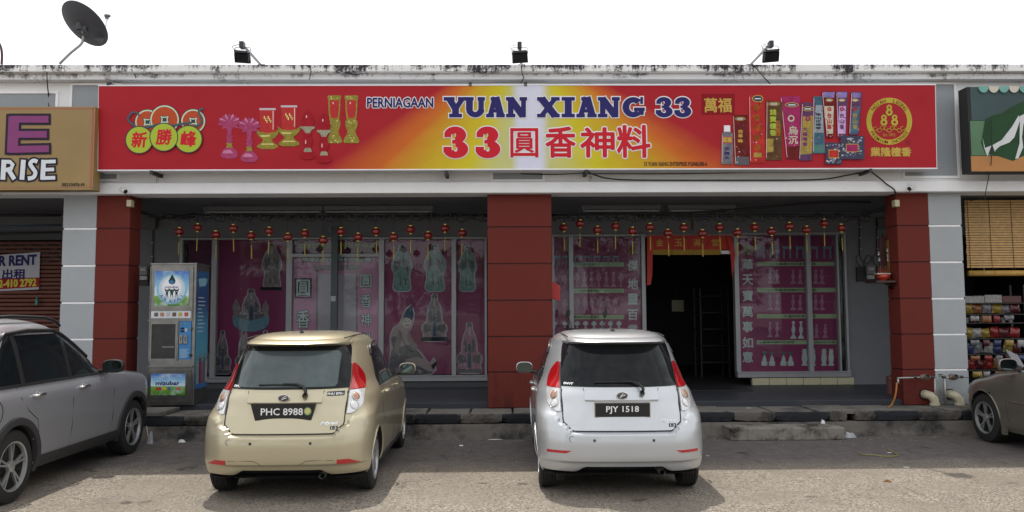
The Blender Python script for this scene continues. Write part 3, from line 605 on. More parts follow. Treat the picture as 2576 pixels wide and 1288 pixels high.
for (x0_,y0_,x1_,y1_,lab,k) in ((1335,598,1500,815,BR,0),(1480,530,1725,765,MG,1)):
    y=YL-.020-.004*k; packet(cp([(x0_+8,y0_),(x1_-3,y0_+4),(x1_,y1_),(x0_,y1_)]),PC('bag',(.05,.05,.09)),y,shine=False)
    for q in range(46):
        a=R_.uniform(x0_+16,x1_-16); c=R_.uniform(y0_+16,y1_-16); s=R_.uniform(1.7,3.4); vflat(disc_pts(vx(a),vy(c),s,s*.7,8),y-.0008-.00002*q,R_.choice([CN,CN2]),bn,'cone_print')
    lx=(x0_+x1_)/2; ly=(y0_+y1_)/2
    vflat(cp([(lx-62*(.8+.2*k),ly-36),(lx+62*(.8+.2*k),ly-36),(lx+62*(.8+.2*k),ly+46),(lx-62*(.8+.2*k),ly+46)]),y-.003,GOLD,bn,'label_print'); vflat(cp([(lx-56*(.8+.2*k),ly-30),(lx+56*(.8+.2*k),ly-30),(lx+56*(.8+.2*k),ly+40),(lx-56*(.8+.2*k),ly+40)]),y-.0034,lab,bn,'label_print')
# bottle
vflat(cp([(322,428),(384,428),(386,490),(322,490)]),YL-.009,WHT,bn,'cap_print'); packet(cp([(300,512),(320,490),(388,490),(412,515),(410,815),(295,815)]),PC('bottle',(.16,.15,.17),.5),YL-.0085,[(cp([(305,540),(405,540),(405,605),(305,605)]),BR)],'花露水',NAVY,(vx(325),vy(640),vx(380),vy(770)),None); vtext('萬福',vx(310),vy(545),vx(400),vy(600),YL-.0125,GOLD,bn,bold=.005)
# right logo
cx,cy=2237,305
GR=mat('print_gold_ring',(.42,.34,.045),.45,var=.35,scale=3)
vring(cx,cy,45,57.5,YL,GR,bn,'logo_ring',64,1.03)
def arc_text(s,r,a0,a1,flip,size,m,Y,par,kx=1.0):
    nn=len(s)
    for i,ch in enumerate(s):
        if ch==' ': continue
        a=math.radians(a0+(a1-a0)*i/(nn-1)); me=text_mesh(ch,.008)
        if not me.vertices: continue
        p=V(cx+r*math.cos(a),cy-r*1.03*math.sin(a),Y); rot=(a-PI/2) if not flip else (a+PI/2)
        xs_=[v.co.x for v in me.vertices]; mxx=(min(xs_)+max(xs_))/2; k=size*Y/F_
        for v in me.vertices:
            X=(v.co.x-mxx)*k*kx; Z=(v.co.y-.36)*k; v.co=Vector((p.x+X*math.cos(rot)-Z*math.sin(rot),Y,p.z+X*math.sin(rot)+Z*math.cos(rot)))
        link('lettering',me,m,par)
RB=mat('print_redbrown',(.20,.03,.02),.5)
arc_text('NGIAH  LEONG',51,143,37,False,13,RB,YL-.003,bn); arc_text('PREMIUM INCENSE',51,212,328,True,11.5,RB,YL-.003,bn)
for (ex,ey) in ((0,-29),(-13.5,-4),(13.5,-4)):
    vring(cx+ex,cy+ey-5.5,2.6,7.2,YL-.003,GR,bn,'logo_eight',24); vring(cx+ex,cy+ey+6.5,3.2,8.8,YL-.0035,GR,bn,'logo_eight',24)
ST=[]
for q in range(9): a=-34+q*8.5; ST.append(dict(p=[(cx+a+6*math.cos(t_),cy+19+4*math.sin(q*2)+4.5*math.sin(t_)) for t_ in [i*.45 for i in range(12)]],w=1.3))
vstroke(ST,1,YL-.003,GR,bn,'logo_cloud'); vtext('Est 1972',2222,336,2252,343,YL-.003,GR,bn)
vtext('業隆檀香',2190,370,2292,394,YL-.003,GOLD,bn,bold=.006); vtext('R',2282.5,355,2287.5,361,YL-.003,RB,bn); vring(2285,358,5.2,6,YL-.003,RB,bn,'registered_ring',24)
bk=mat('bracket_dark',(.02,.018,.02),.6)
for (x_,y_,up) in ((273,212,1),(1183,213,1),(1322,213,1),(381,434,0),(1122,436,0),(1476,432,0),(2190,429,0)):
    p=V(x_,y_,YB+.0); MB().box(p.x-.022,p.x+.022,YB-.012,11.74,p.z-.022,p.z+.03).build('bracket',bk,bn)

# ------------------------------------------------------------------ neighbour signs
ls=thing('gold_sign','gold brown signboard with purple E above white RISE left of the red pillar','sign',(V(60,470,11.3).x,11.3,V(60,478,11.3).z))
a=V(-560,480,11.3); c=V(240,268,11.3); MB().box(a.x,c.x,11.3,11.5,a.z,c.z).build('sign_box',mat('gold_board',(.255,.165,.055),.45,var=.2,scale=2),ls,bevel=.004)
bmk=MB(); rr=mat('sign_pink',(.40,.10,.10),.5); 
for (x0_,y0_,x1_,y1_) in ((-556,272.5,236,275),(-556,471,232,474),(229.5,272,232.5,474)):
    p=V(x0_,y1_,11.297); q=V(x1_,y0_,11.297); bmk.poly([(p.x,11.297,p.z),(q.x,11.297,p.z),(q.x,11.297,q.z),(p.x,11.297,q.z)])
tag(bmk.build('border_line',rr,ls))
DK=mat('sign_outline',(.025,.02,.035),.5); PUR=mat('sign_purple',(.22,.055,.17),.5); WB=mat('sign_pale',(.62,.66,.70),.5)
def chunky(S,Y,o,m,par):
    vstroke([dict(p=[(a-(o if i==0 else 0)*0,b_) for i,(a,b_) in enumerate(q['p'])],w=q['w']+2*o) for q in S],4,Y,m,par,'letter' if not o else 'letter_outline',.0004)
def ext(S,o):
    out=[]
    for q in S:
        P=[Vector(p) for p in q['p']]; P[0]=P[0]+(P[0]-P[1]).normalized()*o; P[-1]=P[-1]+(P[-1]-P[-2]).normalized()*o; out.append(dict(p=[tuple(p) for p in P],w=q['w']+2*o))
    return out
Es=[dict(p=[(35,293),(31,384)],w=27),dict(p=[(28,300),(122,300)],w=17),dict(p=[(28,338),(118,338)],w=17),dict(p=[(24,376),(123,374)],w=17)]
vstroke(ext(Es,6),4,11.295,DK,ls,'letter_outline'); vstroke(Es,4,11.29,PUR,ls,'letter')
def letter_R(x): return [dict(p=[(x+7,402),(x+4,452)],w=12),dict(p=[(x+5,407),(x+22,407),(x+29,414),(x+25,424),(x+10,428)],w=10),dict(p=[(x+18,426),(x+33,451)],w=11)]
Rs=letter_R(3); Is=[dict(p=[(59,402),(55,452)],w=12)]; Ss=[dict(p=wave([(94,407),(84,404),(76,412),(83,424),(89,434),(84,446),(70,449)],5),w=10)]
E2=[dict(p=[(110,402),(107,452)],w=12),dict(p=[(107,407),(140,406)],w=9),dict(p=[(107,427),(136,426)],w=9),dict(p=[(105,448),(139,447)],w=9)]
for S in (Rs,Is,Ss,E2): vstroke(ext(S,4.6),4,11.295,DK,ls,'letter_outline'); vstroke(S,4,11.289,WB,ls,'letter')
for i,(ch,a) in enumerate((('R',-50),('P',-95),('R',-140),('E',-185),('T',-230))): pass
vtext('00210476-M',155,460,212,469,11.295,BLK,ls,bold=.0012)
rs=thing('torn_sign','green and orange signboard with peeling white sheet and scalloped teal edge','sign',(V(2560,430,11.3).x,11.3,V(2560,431,11.3).z))
a=V(2442,433,11.3); c=V(3150,218,11.3); MB().box(a.x,c.x,11.3,11.52,a.z,c.z).build('sign_box',mat('sign_dark',(.03,.03,.03),.5),rs)
for (y0_,y1_,cc,nm) in ((218,303,(.055,.085,.09),'slate'),(303,391,(.10,.19,.11),'green'),(391,431,(.42,.20,.075),'orange')):
    p=V(2444,y1_,11.296); q=V(3148,y0_,11.296); MB().poly([(p.x,11.296,p.z),(q.x,11.296,p.z),(q.x,11.296,q.z),(p.x,11.296,q.z)]).build('print_band',mat('sign_'+nm,cc,.5,var=.3,scale=1.5),rs)
blob=[(2473,330),(2478,300),(2498,290),(2520,285),(2545,268),(2575,255),(2640,250),(2700,280),(2720,350),(2680,395),(2600,410),(2575,392),(2548,405),(2512,393),(2478,384),(2468,360)]
vflat(blob,11.294,mat('sign_blob',(.02,.06,.025),.5,var=.4,scale=3),rs,'print_shape')
tw=mat('torn_white',(.55,.56,.58),.7)
for q in ([(2472,347),(2478,372),(2494,366),(2484,394),(2476,372)],[(2500,366),(2510,362),(2503,382)],[(2497,365),(2520,352),(2545,320),(2563,290),(2567,300),(2552,345),(2540,358),(2515,368),(2502,380)],[(2566,292),(2580,285),(2640,300),(2660,340),(2620,345),(2585,335),(2575,310),(2571,345),(2574,370),(2562,398),(2554,400),(2565,360)]):
    MB().prism([V(x_,y_,11.285+.004*R_.random()) for x_,y_ in q],(0,.003,0)).build('torn_sheet',tw,rs)
tl=mat('scallop_teal',(.13,.33,.29),.5); cm=mat('scallop_cream',(.52,.47,.40),.5); 
for i in range(26):
    x_=2462+i*25.6; MB().prism([V(px,py,11.27) for px,py in disc_pts(x_+12.8,217,12.9,16,14,0,PI)],(0,.012,0)).build('scallop',tl if i%2==0 else cm,rs)
# ------------------------------------------------------------------ cars
def paint(name,c,met=.55,rough=.34,dirt=.10):
    m=mat(name,c,rough,met,var=.04,scale=3,coat=.9); b=m.node_tree.nodes['Principled BSDF']; n=m.node_tree.nodes; l=m.node_tree.links
    z=n.new('ShaderNodeTexNoise'); z.inputs['Scale'].default_value=5; z.inputs['Detail'].default_value=7
    r=n.new('ShaderNodeMapRange'); r.inputs['From Min'].default_value=.35; r.inputs['From Max'].default_value=.7; r.inputs['To Min'].default_value=.04; r.inputs['To Max'].default_value=.04+dirt
    l.new(z.outputs['Fac'],r.inputs['Value']); l.new(r.outputs[0],b.inputs['Coat Roughness']); return m
GLS=mat('tinted_glass',(.008,.010,.012),.05,spec=.18,var=.05); GLSB=mat('tinted_glass_pale',(.060,.082,.086),.06,spec=.45,var=.5,scale=2.2)
LRED=mat('lamp_red',(.38,.006,.010),.12,coat=1,var=.2,scale=30); LCLR=mat('lamp_clear',(.60,.60,.60),.18,.4,var=.2,scale=40); LAMB=mat('lamp_amber',(.42,.24,.16),.2,.3,var=.4,scale=60); CHR=mat('chrome',(.62,.62,.62),.15,1)
SHUT=mat('shut_line',(.012,.012,.012),.8); TRIM=mat('trim_black',(.018,.018,.019),.35); CLAD=mat('cladding',(.030,.030,.032),.65)
RIMS=mat('rim_silver',(.42,.43,.44),.35,.7); RIMD=mat('rim_dark',(.02,.02,.02),.5); MIRG=mat('mirror_glass',(.10,.13,.13),.03,1)
PLB=mat('plate_black',(.008,.008,.009),.3); PLW=mat('plate_white',(.75,.75,.76),.5)
SEG=[1.0]
def pchip(xs,ys):
    n=len(xs); h=[xs[i+1]-xs[i] for i in range(n-1)]; d=[(ys[i+1]-ys[i])/h[i] for i in range(n-1)]
    m=[d[0]]+[0 if d[i-1]*d[i]<=0 else (h[i-1]+h[i])*3/((2*h[i]+h[i-1])/d[i-1]+(h[i]+2*h[i-1])/d[i]) for i in range(1,n-1)]+[d[-1]]
    def f(x):
        x=min(max(x,xs[0]),xs[-1]); i=0
        while i<n-2 and x>xs[i+1]: i+=1
        t=(x-xs[i])/h[i]; return (2*t**3-3*t*t+1)*ys[i]+(t**3-2*t*t+t)*h[i]*m[i]+(-2*t**3+3*t*t)*ys[i+1]+(t**3-t*t)*h[i]*m[i+1]
    return f
def sst(a,b,x): t=min(max((x-a)/(b-a),0),1); return t*t*(3-2*t)
class Body:
    def __init__(s,rings,n=2.7,shift=None):
        z=[r[0] for r in rings]; s.z0,s.z1=z[0],z[-1]; s.nz=n if callable(n) else (lambda z_:n); s.shift=shift or (lambda x,z:0)
        s.w,s.yr,s.yf,s.cr,s.cf=[pchip(z,[r[k] for r in rings]) for k in range(1,6)]
    def R(s,x,z):
        w=s.w(z); n=s.nz(z); q=min(abs(x)/w,.9999); return s.yr(z)+s.cr(z)*(1-(1-q**n)**(1/n))-s.shift(abs(x),z)
    def Fr(s,x,z):
        w=s.w(z); n=2.7; q=min(abs(x)/w,.9999); return s.yf(z)-s.cf(z)*(1-(1-q**n)**(1/n))
    def X(s,y,z):
        w=s.w(z); a=s.yr(z)+s.cr(z); b=s.yf(z)-s.cf(z)
        if y<a: n=s.nz(z); q=min((a-y)/s.cr(z),.9999); return w*(1-q**n)**(1/n)
        if y>b: n=2.7; q=min((y-b)/s.cf(z),.9999); return w*(1-q**n)**(1/n)
        return w
    def ring(s,z,nr=30,nside=56,nf=16,lift=None):
        w,yr,yf,cr,cf=s.w(z),s.yr(z),s.yf(z),s.cr(z),s.cf(z); P=[]
        for i in range(nr):
            q=i/nr; 
            xx=w*math.sin(q*PI/2)**(2/3*.62+.38) if i else 0
            P.append((xx,s.R(xx,z)))
        P=[(x,y) for x,y in P if y<yr+cr-.001]
        while len(P)<nr: P.append((w*.9999,yr+cr-.0005))
        a,b=yr+cr,yf-cf
        for i in range(nside+1): P.append((w,a+(b-a)*i/nside))
        for i in range(1,nf+1):
            t=PI/2*i/nf; P.append((w*max(math.cos(t),0)**(2/2.7),yf-cf+cf*math.sin(t)**(2/2.7)))
        P[-1]=(0,yf)
        R=[(x,y,z) for x,y in P]; return R+[(-x,y,z) for x,y,z in R[-2:0:-1]]
def build_body(B,car,m,holes,zs,lift=None,name='body'):
    P=[]
    for z in zs: P.append([list(p) for p in B.ring(z)])
    k=len(P[0]); V_=[]; 
    for row in P:
        for p in row:
            if lift: p[2]=lift(*p)
            for (yc,zc_,r) in holes:
                if abs(p[0])>.5:
                    d=math.hypot(p[1]-yc,p[2]-zc_)
                    if abs(d-r)<.021 and d>0: p[1]=yc+(p[1]-yc)*r/d; p[2]=zc_+(p[2]-zc_)*r/d
            V_.append(tuple(p))
    Fs=[]
    for i in range(len(P)-1):
        for j in range(k):
            f=(i*k+j,i*k+(j+1)%k,(i+1)*k+(j+1)%k,(i+1)*k+j); bad=False
            for (yc,zc_,r) in holes:
                c=[sum(V_[q][a] for q in f)/4 for a in range(3)]
                if abs(c[0])>.5 and math.hypot(c[1]-yc,c[2]-zc_)<r-.002: bad=True
            if not bad: Fs.append(f)
    Fs.append(tuple((len(P)-1)*k+j for j in range(k)))
    mb=MB(); mb.v=V_; mb.f=Fs; o=mb.build(name,m,car,smooth='auto'); 
    return o
def NN(B,x,z,e=.004):
    rx=(B.R(x+e,z)-B.R(x-e,z))/(2*e); rz=(B.R(x,z+e)-B.R(x,z-e))/(2*e); return Vector((rx,-1,rz)).normalized()
def rpatch(B,car,name,zs,xl,xr,off,m,nx=16,par=None):
    rows=[]; K=len(zs)
    for i in range(-1,K+1):
        z=zs[min(max(i,0),K-1)]; row=[]
        for j in range(-1,nx+2):
            u=min(max(j,0),nx)/nx; x=xl(z)+(xr(z)-xl(z))*u; o=off if 0<=i<K and 0<=j<=nx else -.004
            p=Vector((x,B.R(x,z),z))+NN(B,x,z)*o; row.append(p)
        rows.append(row)
    return MB().grid(rows).build(name,m,par or car,smooth='auto',local=True)
def spatch(B,car,name,side,zs,y0,y1,off,m,ny=12,par=None):
    rows=[]; K=len(zs)
    for i in range(-1,K+1):
        z=zs[min(max(i,0),K-1)]; row=[]
        for j in range(-1,ny+2):
            u=min(max(j,0),ny)/ny; y=y0(z)+(y1(z)-y0(z))*u; o=off if 0<=i<K and 0<=j<=ny else -.004
            row.append(Vector((side*(B.X(y,z)+o),y,z)))
        rows.append(row)
    return MB().grid(rows).build(name,m,par or car,smooth='auto',local=True)
def lsp(a,b,n): return [a+(b-a)*i/(n-1) for i in range(n)]
def tab(*p): return pchip([q[0] for q in p],[q[1] for q in p])
C=lambda v:(lambda z:v)
def rstroke(B,car,name,pts,wd,off,m):   # thin line on the rear surface, pts (x,z)
    mb=MB(); mb.tube([Vector((x,B.R(x,z),z))+NN(B,x,z)*off for x,z in pts],wd,6); return mb.build(name,m,car,local=True)
def sstroke(B,car,name,side,pts,wd,off,m): 
    return MB().tube([Vector((side*(B.X(y,z)+off),y,z)) for y,z in pts],wd,6).build(name,m,car,local=True)
def wheel(car,side,xo,y,r,rr,wd,style,name='wheel'):
    c=(side*(xo-wd/2),y,r); h=wd/2; pr=[(rr,-h),(r-.03,-h),(r-.008,-h+.012)]
    for g in (-.5,-.17,.17,.5): pr+=[(r,h*g-.006),(r-.008,h*g-.004),(r-.008,h*g+.004),(r,h*g+.006)]
    pr+=[(r-.008,h-.012),(r-.03,h),(rr,h)]
    t=MB().lathe(pr,c,40,'X').build(name,RUB,car,smooth='auto',local=True)
    s=side; d=MB().lathe([(rr+.002,s*(h-.03)),(rr-.01,s*(h-.07)),(.03,s*(h-.08)),(.0,s*(h-.08))],c,32,'X').build('rim_well',RIMD,t,local=True)
    m=MB().lathe([(rr+.004,s*(h-.002)),(rr+.002,s*(h+.004)),(rr-.012,s*(h-.002)),(rr-.018,s*(h-.03))],c,40,'X'); m.lathe([(.055,s*(h-.04)),(.05,s*(h-.012)),(.03,s*(h-.006)),(0,s*(h-.006))],c,20,'X')
    X=c[0]+s*(h-.016)
    n_=7 if style=='seven' else 5
    for i in range(n_):
        a=2*PI*i/n_+.3
        for off,wd_ in (((0,.05),) if style=='seven' else ((-.13,.016),(.13,.016))):
            a0=a; a1=a+off*1.0
            p0=Vector((X,y+.035*math.cos(a0),r+.035*math.sin(a0))); p1=Vector((X+s*.004,y+(rr-.008)*math.cos(a1),r+(rr-.008)*math.sin(a1))); tn=(p1-p0).normalized(); q=Vector((0,-tn.z,tn.y))
            m.prism([p0+q*wd_*.75,p0-q*wd_*.75,p1-q*wd_*.45,p1+q*wd_*.45],(-s*.02,0,0))
    m.build('rim',RIMS,t,smooth='auto',local=True); return t
def arch(car,B,side,y,z,r,m,xin=.46):
    mb=MB(); k=28; A=[]; 
    for i in range(k+1):
        a=-.35+(PI+.7)*i/k; A.append((math.cos(a)*r,math.sin(a)*r))
    mb.grid([[(side*(B.X(y+a,max(.21,z+b_))-.006),y+a,z+b_) for a,b_ in A],[(side*xin,y+a,z+b_) for a,b_ in A]]); mb.poly([(side*xin,y+a,z+b_) for a,b_ in A])
    return mb.build('wheel_arch',SHUT,car,local=True)
def mirror(car,B,side,y,z,m,big=1.0,glass=True):
    x=B.X(y,z); s=side
    def shell(k,yy): return [(s*(x+.055+.10*big+(.105*big*k)*math.copysign(abs(math.cos(a))**.7,math.cos(a))),yy,z+.065+(.068*big*k)*math.copysign(abs(math.sin(a))**.7,math.sin(a))) for a in [2*PI*i/24 for i in range(24)]]
    mb=MB(); rows=[shell(.90,y-.01),shell(1.0,y+.0),shell(.98,y+.05),shell(.7,y+.10),shell(.2,y+.115)]
    k=len(mb.v); 
    for r_ in rows: mb.v+=r_
    for i in range(len(rows)-1):
        for j in range(24): mb.f.append((i*24+j,i*24+(j+1)%24,(i+1)*24+(j+1)%24,(i+1)*24+j))
    mb.f.append(tuple(range(4*24,5*24)))
    o=mb.build('mirror',m,car,smooth='auto',local=True)
    MB().tube([(s*(x-.03),y+.04,z-.0),(s*(x+.09),y+.04,z+.02)],.022,8).build('mirror_stalk',TRIM,o,local=True)
    MB().poly(shell(.93,y-.006)).build('mirror_bezel',TRIM,o,local=True); MB().poly(shell(.80,y-.011)).build('mirror_glass',MIRG,o,local=True)
    return o
def txt_on(car,s,x0,z0,x1,z1,y,m,bold=.001,shear=0,name='lettering',tilt=0):
    o=fit_text(s,(x0,0,z0),(x1,0,z1),m,None,name,bold=bold,shear=shear); me=o.data
    me.transform(Matrix.Translation((0,y,0))@Matrix.Translation((0,0,(z0+z1)/2))@Matrix.Rotation(tilt,4,'X')@Matrix.Translation((0,0,-(z0+z1)/2))); o.parent=car; return o
def txt_surf(B,par,s,x0,z0,x1,z1,off,m,bold=.0008,shear=0):
    o=fit_text(s,(x0,0,z0),(x1,0,z1),m,None,'lettering',bold=bold,shear=shear)
    for v in o.data.vertices: v.co.y+=B.R(v.co.x,v.co.z)-off
    o.parent=par; return o
def ellring(car,cx,cz,rx,rz,y,wd,m,name,tilt=0,full=2*PI,a0=0):
    P=[(cx+rx*math.cos(a0+full*i/28),y-(rz*math.sin(a0+full*i/28))*math.sin(tilt)*-1,cz+rz*math.sin(a0+full*i/28)) for i in range(29)]
    return MB().tube(P,wd,6).build(name,m,car,local=True)

def hatch(name,label,loc,rot,pm,glass,plate,style,version):
    car=thing(name,label,'car',(0,0,0))
    rings=[(.20,.76,.12,3.55,.40,.5),(.235,.795,.07,3.62,.46,.6),(.30,.82,.03,3.66,.52,.7),(.40,.832,.004,3.70,.56,.8),(.50,.836,.0,3.70,.58,.8),(.60,.838,.010,3.68,.58,.8),(.68,.836,.030,3.65,.58,.8),(.76,.832,.050,3.58,.6,.8),(.86,.824,.070,3.42,.66,.8),(.94,.808,.088,3.15,.75,.8),(1.0,.782,.112,2.95,.85,.9),(1.06,.752,.142,2.80,.90,.9),(1.2,.712,.200,2.55,.95,.9),(1.32,.672,.264,2.33,.98,.9),(1.40,.640,.316,2.17,.95,.8),(1.45,.608,.352,2.03,.9,.7),(1.485,.56,.42,1.92,.8,.6),(1.512,.50,.52,1.80,.7,.5),(1.530,.42,.70,1.68,.5,.4),(1.543,.25,1.0,1.5,.3,.3)]
    def zb(x): return .613 if x<.47 else (.613+.08*sst(.47,.585,x) if x<.585 else .693+.107*sst(.585,.66,x))
    def shift(x,z):
        k=sst(0,.016+.04*sst(.56,.64,x),zb(x)-z)*(1-.25*sst(.56,.70,x))
        k*=.050
        # lower valance crease
        k-=.022*(1-sst(.335,.352,z))*(1 if version=='s' else .8)
        return k
    rings=[(a,b_,c_,d_,(e_*.85 if a<.8 else min(1.0,e_*1.08) if a<1.42 else e_),f_) for a,b_,c_,d_,e_,f_ in rings]
    B=Body(rings,pchip([.2,.66,.80,.90,1.55],[3.2,3.1,2.85,2.75,2.7]),shift)
    zs=lsp(.20,.34,10)+lsp(.345,.36,4)+lsp(.375,.58,12)+lsp(.59,.72,15)+lsp(.735,.99,15)+lsp(1.01,1.40,16)+lsp(1.42,1.543,14)
    def lift(x,y,z):
        if y<.35 and z<.31:
            k=1-sst(.36,.47,abs(x)); zz=.245+.045*k; return max(z,zz+(z-.2)*.08)
        return z
    build_body(B,car,pm,[(.60,.29,.325),(3.04,.29,.325)],zs,lift)
    MB().poly([(x,y,.215) for x,y,_ in B.ring(.21)]).build('underbody',SHUT,car,local=True)
    MB().box(-.55,.55,.30,.34,.17,.34).build('rear_valance',SHUT,car,local=True)
    MB().lathe([(.03,0),(.032,.25)],(.38,.04,.235),12,'Y').build('exhaust',GALV,car,local=True)
    # rear screen with black surround, high stop lamp, spoiler
    gx=tab((1.015,.582),(1.10,.576),(1.25,.565),(1.38,.548),(1.43,.53))
    g=rpatch(B,car,'rear_window',lsp(1.018,1.425,16),lambda z:-gx(z),gx,.006,GLS,28)
    if glass is not GLS:
        rpatch(B,car,'pane',[1.035,1.045,1.06]+lsp(1.09,1.33,10)+[1.35,1.365],lambda z:-(.50-.03*sst(1.33,1.37,z)-.02*(1-sst(1.03,1.06,z))),lambda z:(.475-.03*sst(1.33,1.37,z)-.02*(1-sst(1.03,1.06,z))),.009,glass,24,par=g)
    rows=[]
    for i in range(25):
        x=-.545+1.09*i/24; e=sst(0,.10,.545-abs(x)); yb=B.R(x,1.43)
        pr=[(yb+.16,1.488),(yb+.03,1.474),(yb-.11*e-.02,1.455),(yb-.135*e-.02,1.440),(yb-.12*e-.01,1.430),(yb+.0,1.412),(yb+.05,1.40)]
        rows.append([(x,a,c-.012*(1-e)) for a,c in pr])
    MB().grid(rows).add([rows[0][i] for i in range(7)],[tuple(range(7))]).add([rows[-1][i] for i in range(7)],[tuple(range(7))]).build('spoiler',pm,car,smooth='auto',local=True)
    MB().box(-.06,.06,B.R(0,1.43)-.142,B.R(0,1.43)-.12,1.436,1.448).build('stop_lamp',LRED,car,local=True)
    # tail lamps: red above, clear with two round lamps below
    for s in (-1,1):
        outer=tab((.79,.635),(.82,.685),(.88,.716),(.95,.716),(1.02,.704),(1.10,.682),(1.17,.648),(1.235,.598))
        inner=tab((.79,.590),(.82,.592),(1.0,.592),(1.1,.588),(1.235,.578))
        fl=lambda f:(lambda z:s*f(z))
        tl=rpatch(B,car,'tail_light',lsp(.995,1.235,12),fl(inner),fl(outer),.016,LRED,8)
        cl=rpatch(B,car,'tail_light',lsp(.79,.990,12),fl(inner),fl(outer),.014,LCLR,8)
        for zz,mm,rad in ((.930,LAMB,.042),(.853,LCLR,.045)):
            xx=s*.650; p=Vector((xx,B.R(xx,zz),zz)); nn=NN(B,xx,zz); q=nn.to_track_quat('Z','X').to_matrix().to_4x4()
            mb=MB().lathe([(rad,0.012),(rad,.020),(rad*.8,.026),(rad*.4,.029),(0,.030)],(0,0,0),20); mb.v=[tuple(Matrix.Translation(p)@q@Vector(v)) for v in mb.v]; mb.build('lamp_lens',mm,cl,smooth=True,local=True)
            mb=MB().tube([Matrix.Translation(p)@q@Vector((rad*math.cos(a),rad*math.sin(a),.019)) for a in [2*PI*i/20 for i in range(21)]],.004,5); mb.build('lamp_bezel',CHR,cl,local=True)
        rstroke(B,car,'shut_line',[(s*inner(z)*.985,z) for z in lsp(.79,1.235,12)],.004,.004,SHUT)
    # tailgate shut line, garnish, plate
    U=[(.578,.985),(.578,.80),(.577,.72)]+[(x,zb(x)+.007) for x in lsp(.57,.02,24)]; L_=[(-x,z) for x,z in U]+[(x,z) for x,z in U[::-1]]
    rstroke(B,car,'shut_line',L_,.006,.002,SHUT)
    pw,yg=(.27 if version=='s' else .30),.0
    for s in (-1,1): rstroke(B,car,'crease',[(s*.37,1.005),(s*.352,.905)],.0035,.0,SHUT)
    gr=[]
    for i in range(17):
        x=-.36+.72*i/16; yy=B.R(x,.9); gr.append([(x,B.R(x,1.0)+.004,1.0),(x,B.R(x,.97)-.006,.97),(x,yy-.020,.905),(x,yy-.016,.893),(x,yy+.02,.892)])
    MB().grid(gr).build('garnish',pm,car,smooth='auto',local=True)
    yp=B.R(0,.82)-.012
    if version=='s':
        MB().box(-pw-.004,pw+.004,yp,yp+.03,.742,.884).build('plate_frame',CHR,car,local=True); pb=MB().box(-pw+.004,pw-.004,yp-.006,yp+.01,.750,.877).build('number_plate',PLB,car,local=True)
        txt_on(pb,'PJY 1518',-.16,.777,.16,.850,yp-.0085,PLW,.0012)
    else:
        pb=MB().prism([(-.315,yp,.895),(.315,yp,.895),(.27,yp,.742),(-.27,yp,.742)],(0,.02,0)).build('number_plate',PLB,car,local=True)
        txt_on(pb,'PHC 8988',-.215,.79,.19,.855,yp-.003,PLW,.0012)
        st=MB().lathe([(.036,0),(.036,-.002),(0,-.002)],(.235,yp-.001,.825),24,'Y').build('sticker',mat('sticker_green',(.20,.33,.13),.5),pb,local=True); MB().lathe([(.026,0),(0,0)],(.235,yp-.0045,.828),20,'Y').build('sticker_mark',mat('sticker_mark',(.5,.47,.18),.5),pb,local=True)
        rpatch(B,car,'name_plate',[.955,.965,.980,.992],C(.398),C(.553),.005,PLB,8); txt_surf(B,car,'PHU 8988',.405,.962,.546,.985,.0075,PLW)
    # emblem, lettering
    ye=B.R(0,.945)-.030
    em=MB().lathe([(.0,-.004),(.9,-.004),(1,0),(1,.02)],(0,0,0),32,'Y'); em.v=[(x*.050,ye+.006+y*.5,.945+z*.030) for x,y,z in em.v]; e=em.build('emblem',mat('emblem_grey',(.10,.10,.105),.3,.5),car,smooth='auto',local=True)
    ellring(e,0,.945,.052,.031,ye,.0045,CHR,'emblem_ring')
    MB().tube([(-.022,ye-.002,.925),(-.006,ye-.002,.945),(.012,ye-.002,.962),(.032,ye-.002,.955),(.026,ye-.002,.944),(.004,ye-.002,.942),(-.004,ye-.002,.930)],.0042,6).build('emblem_mark',CHR,e,local=True)
    txt_surf(B,car,'Myvi',.355,.690,.525,.730,.006,CHR,.0022,.35); rpatch(B,car,'badge',[.655,.662,.678,.685],C(.452),C(.522),.004,TRIM,6); txt_surf(B,car,'1.3',.465,.660,.51,.680,.006,PLW,.0006)
    txt_surf(B,g,'DVVT',-.560,1.033,-.462,1.055,.011,PLW,.0022,.3)
    # wiper
    P=lambda x,z,o:Vector((x,B.R(x,z),z))+NN(B,x,z)*o
    wp=MB().tube([P(.20,.965,.035),P(.205,.985,.05),P(.17,1.03,.045),P(.11,1.055,.035),P(-.02,1.062,.030)],[.017,.016,.012,.009,.006],8).tube([P(.12,1.05,.022),P(-.10,1.058,.022),P(-.26,1.052,.022)],.0065,6).build('wiper',BLACK,car,smooth=True,local=True)
    MB().lathe([(.022,-.02),(.024,.0),(.024,.05)],(.20,B.R(.2,.965)-.03,.965),14,'Y').build('wiper_cap',BLACK,wp,local=True)
    # bumper details
    for xx in (-.285,.285):
        ellring(car,xx,.545,.010,.010,B.R(xx,.545)-.003,.0028,SHUT,'parking_sensor')
        MB().lathe([(.006,-.001),(0,-.001)],(xx,B.R(xx,.545)-.003,.545),10,'Y').build('parking_sensor',TRIM,car,local=True)
    ellring(car,-.50,.555,.026,.026,B.R(-.5,.555)-.001,.0016,SHUT,'tow_cover')
    for s in (-1,1):
        zr=(.425,.450) if version=='s' else (.352,.392); xi,xo=(.50,.735) if version=='s' else (.53,.735)
        rf=rpatch(B,car,'reflector',lsp(zr[0],zr[1],4),(lambda z:s*(xi+(.06 if version=='s' else 0)*(1-(z-zr[0])/(zr[1]-zr[0])))),(lambda z:s*(xo-(.0 if version=='s' else .10*(z-zr[0])/(zr[1]-zr[0])))),.006,LRED,8)
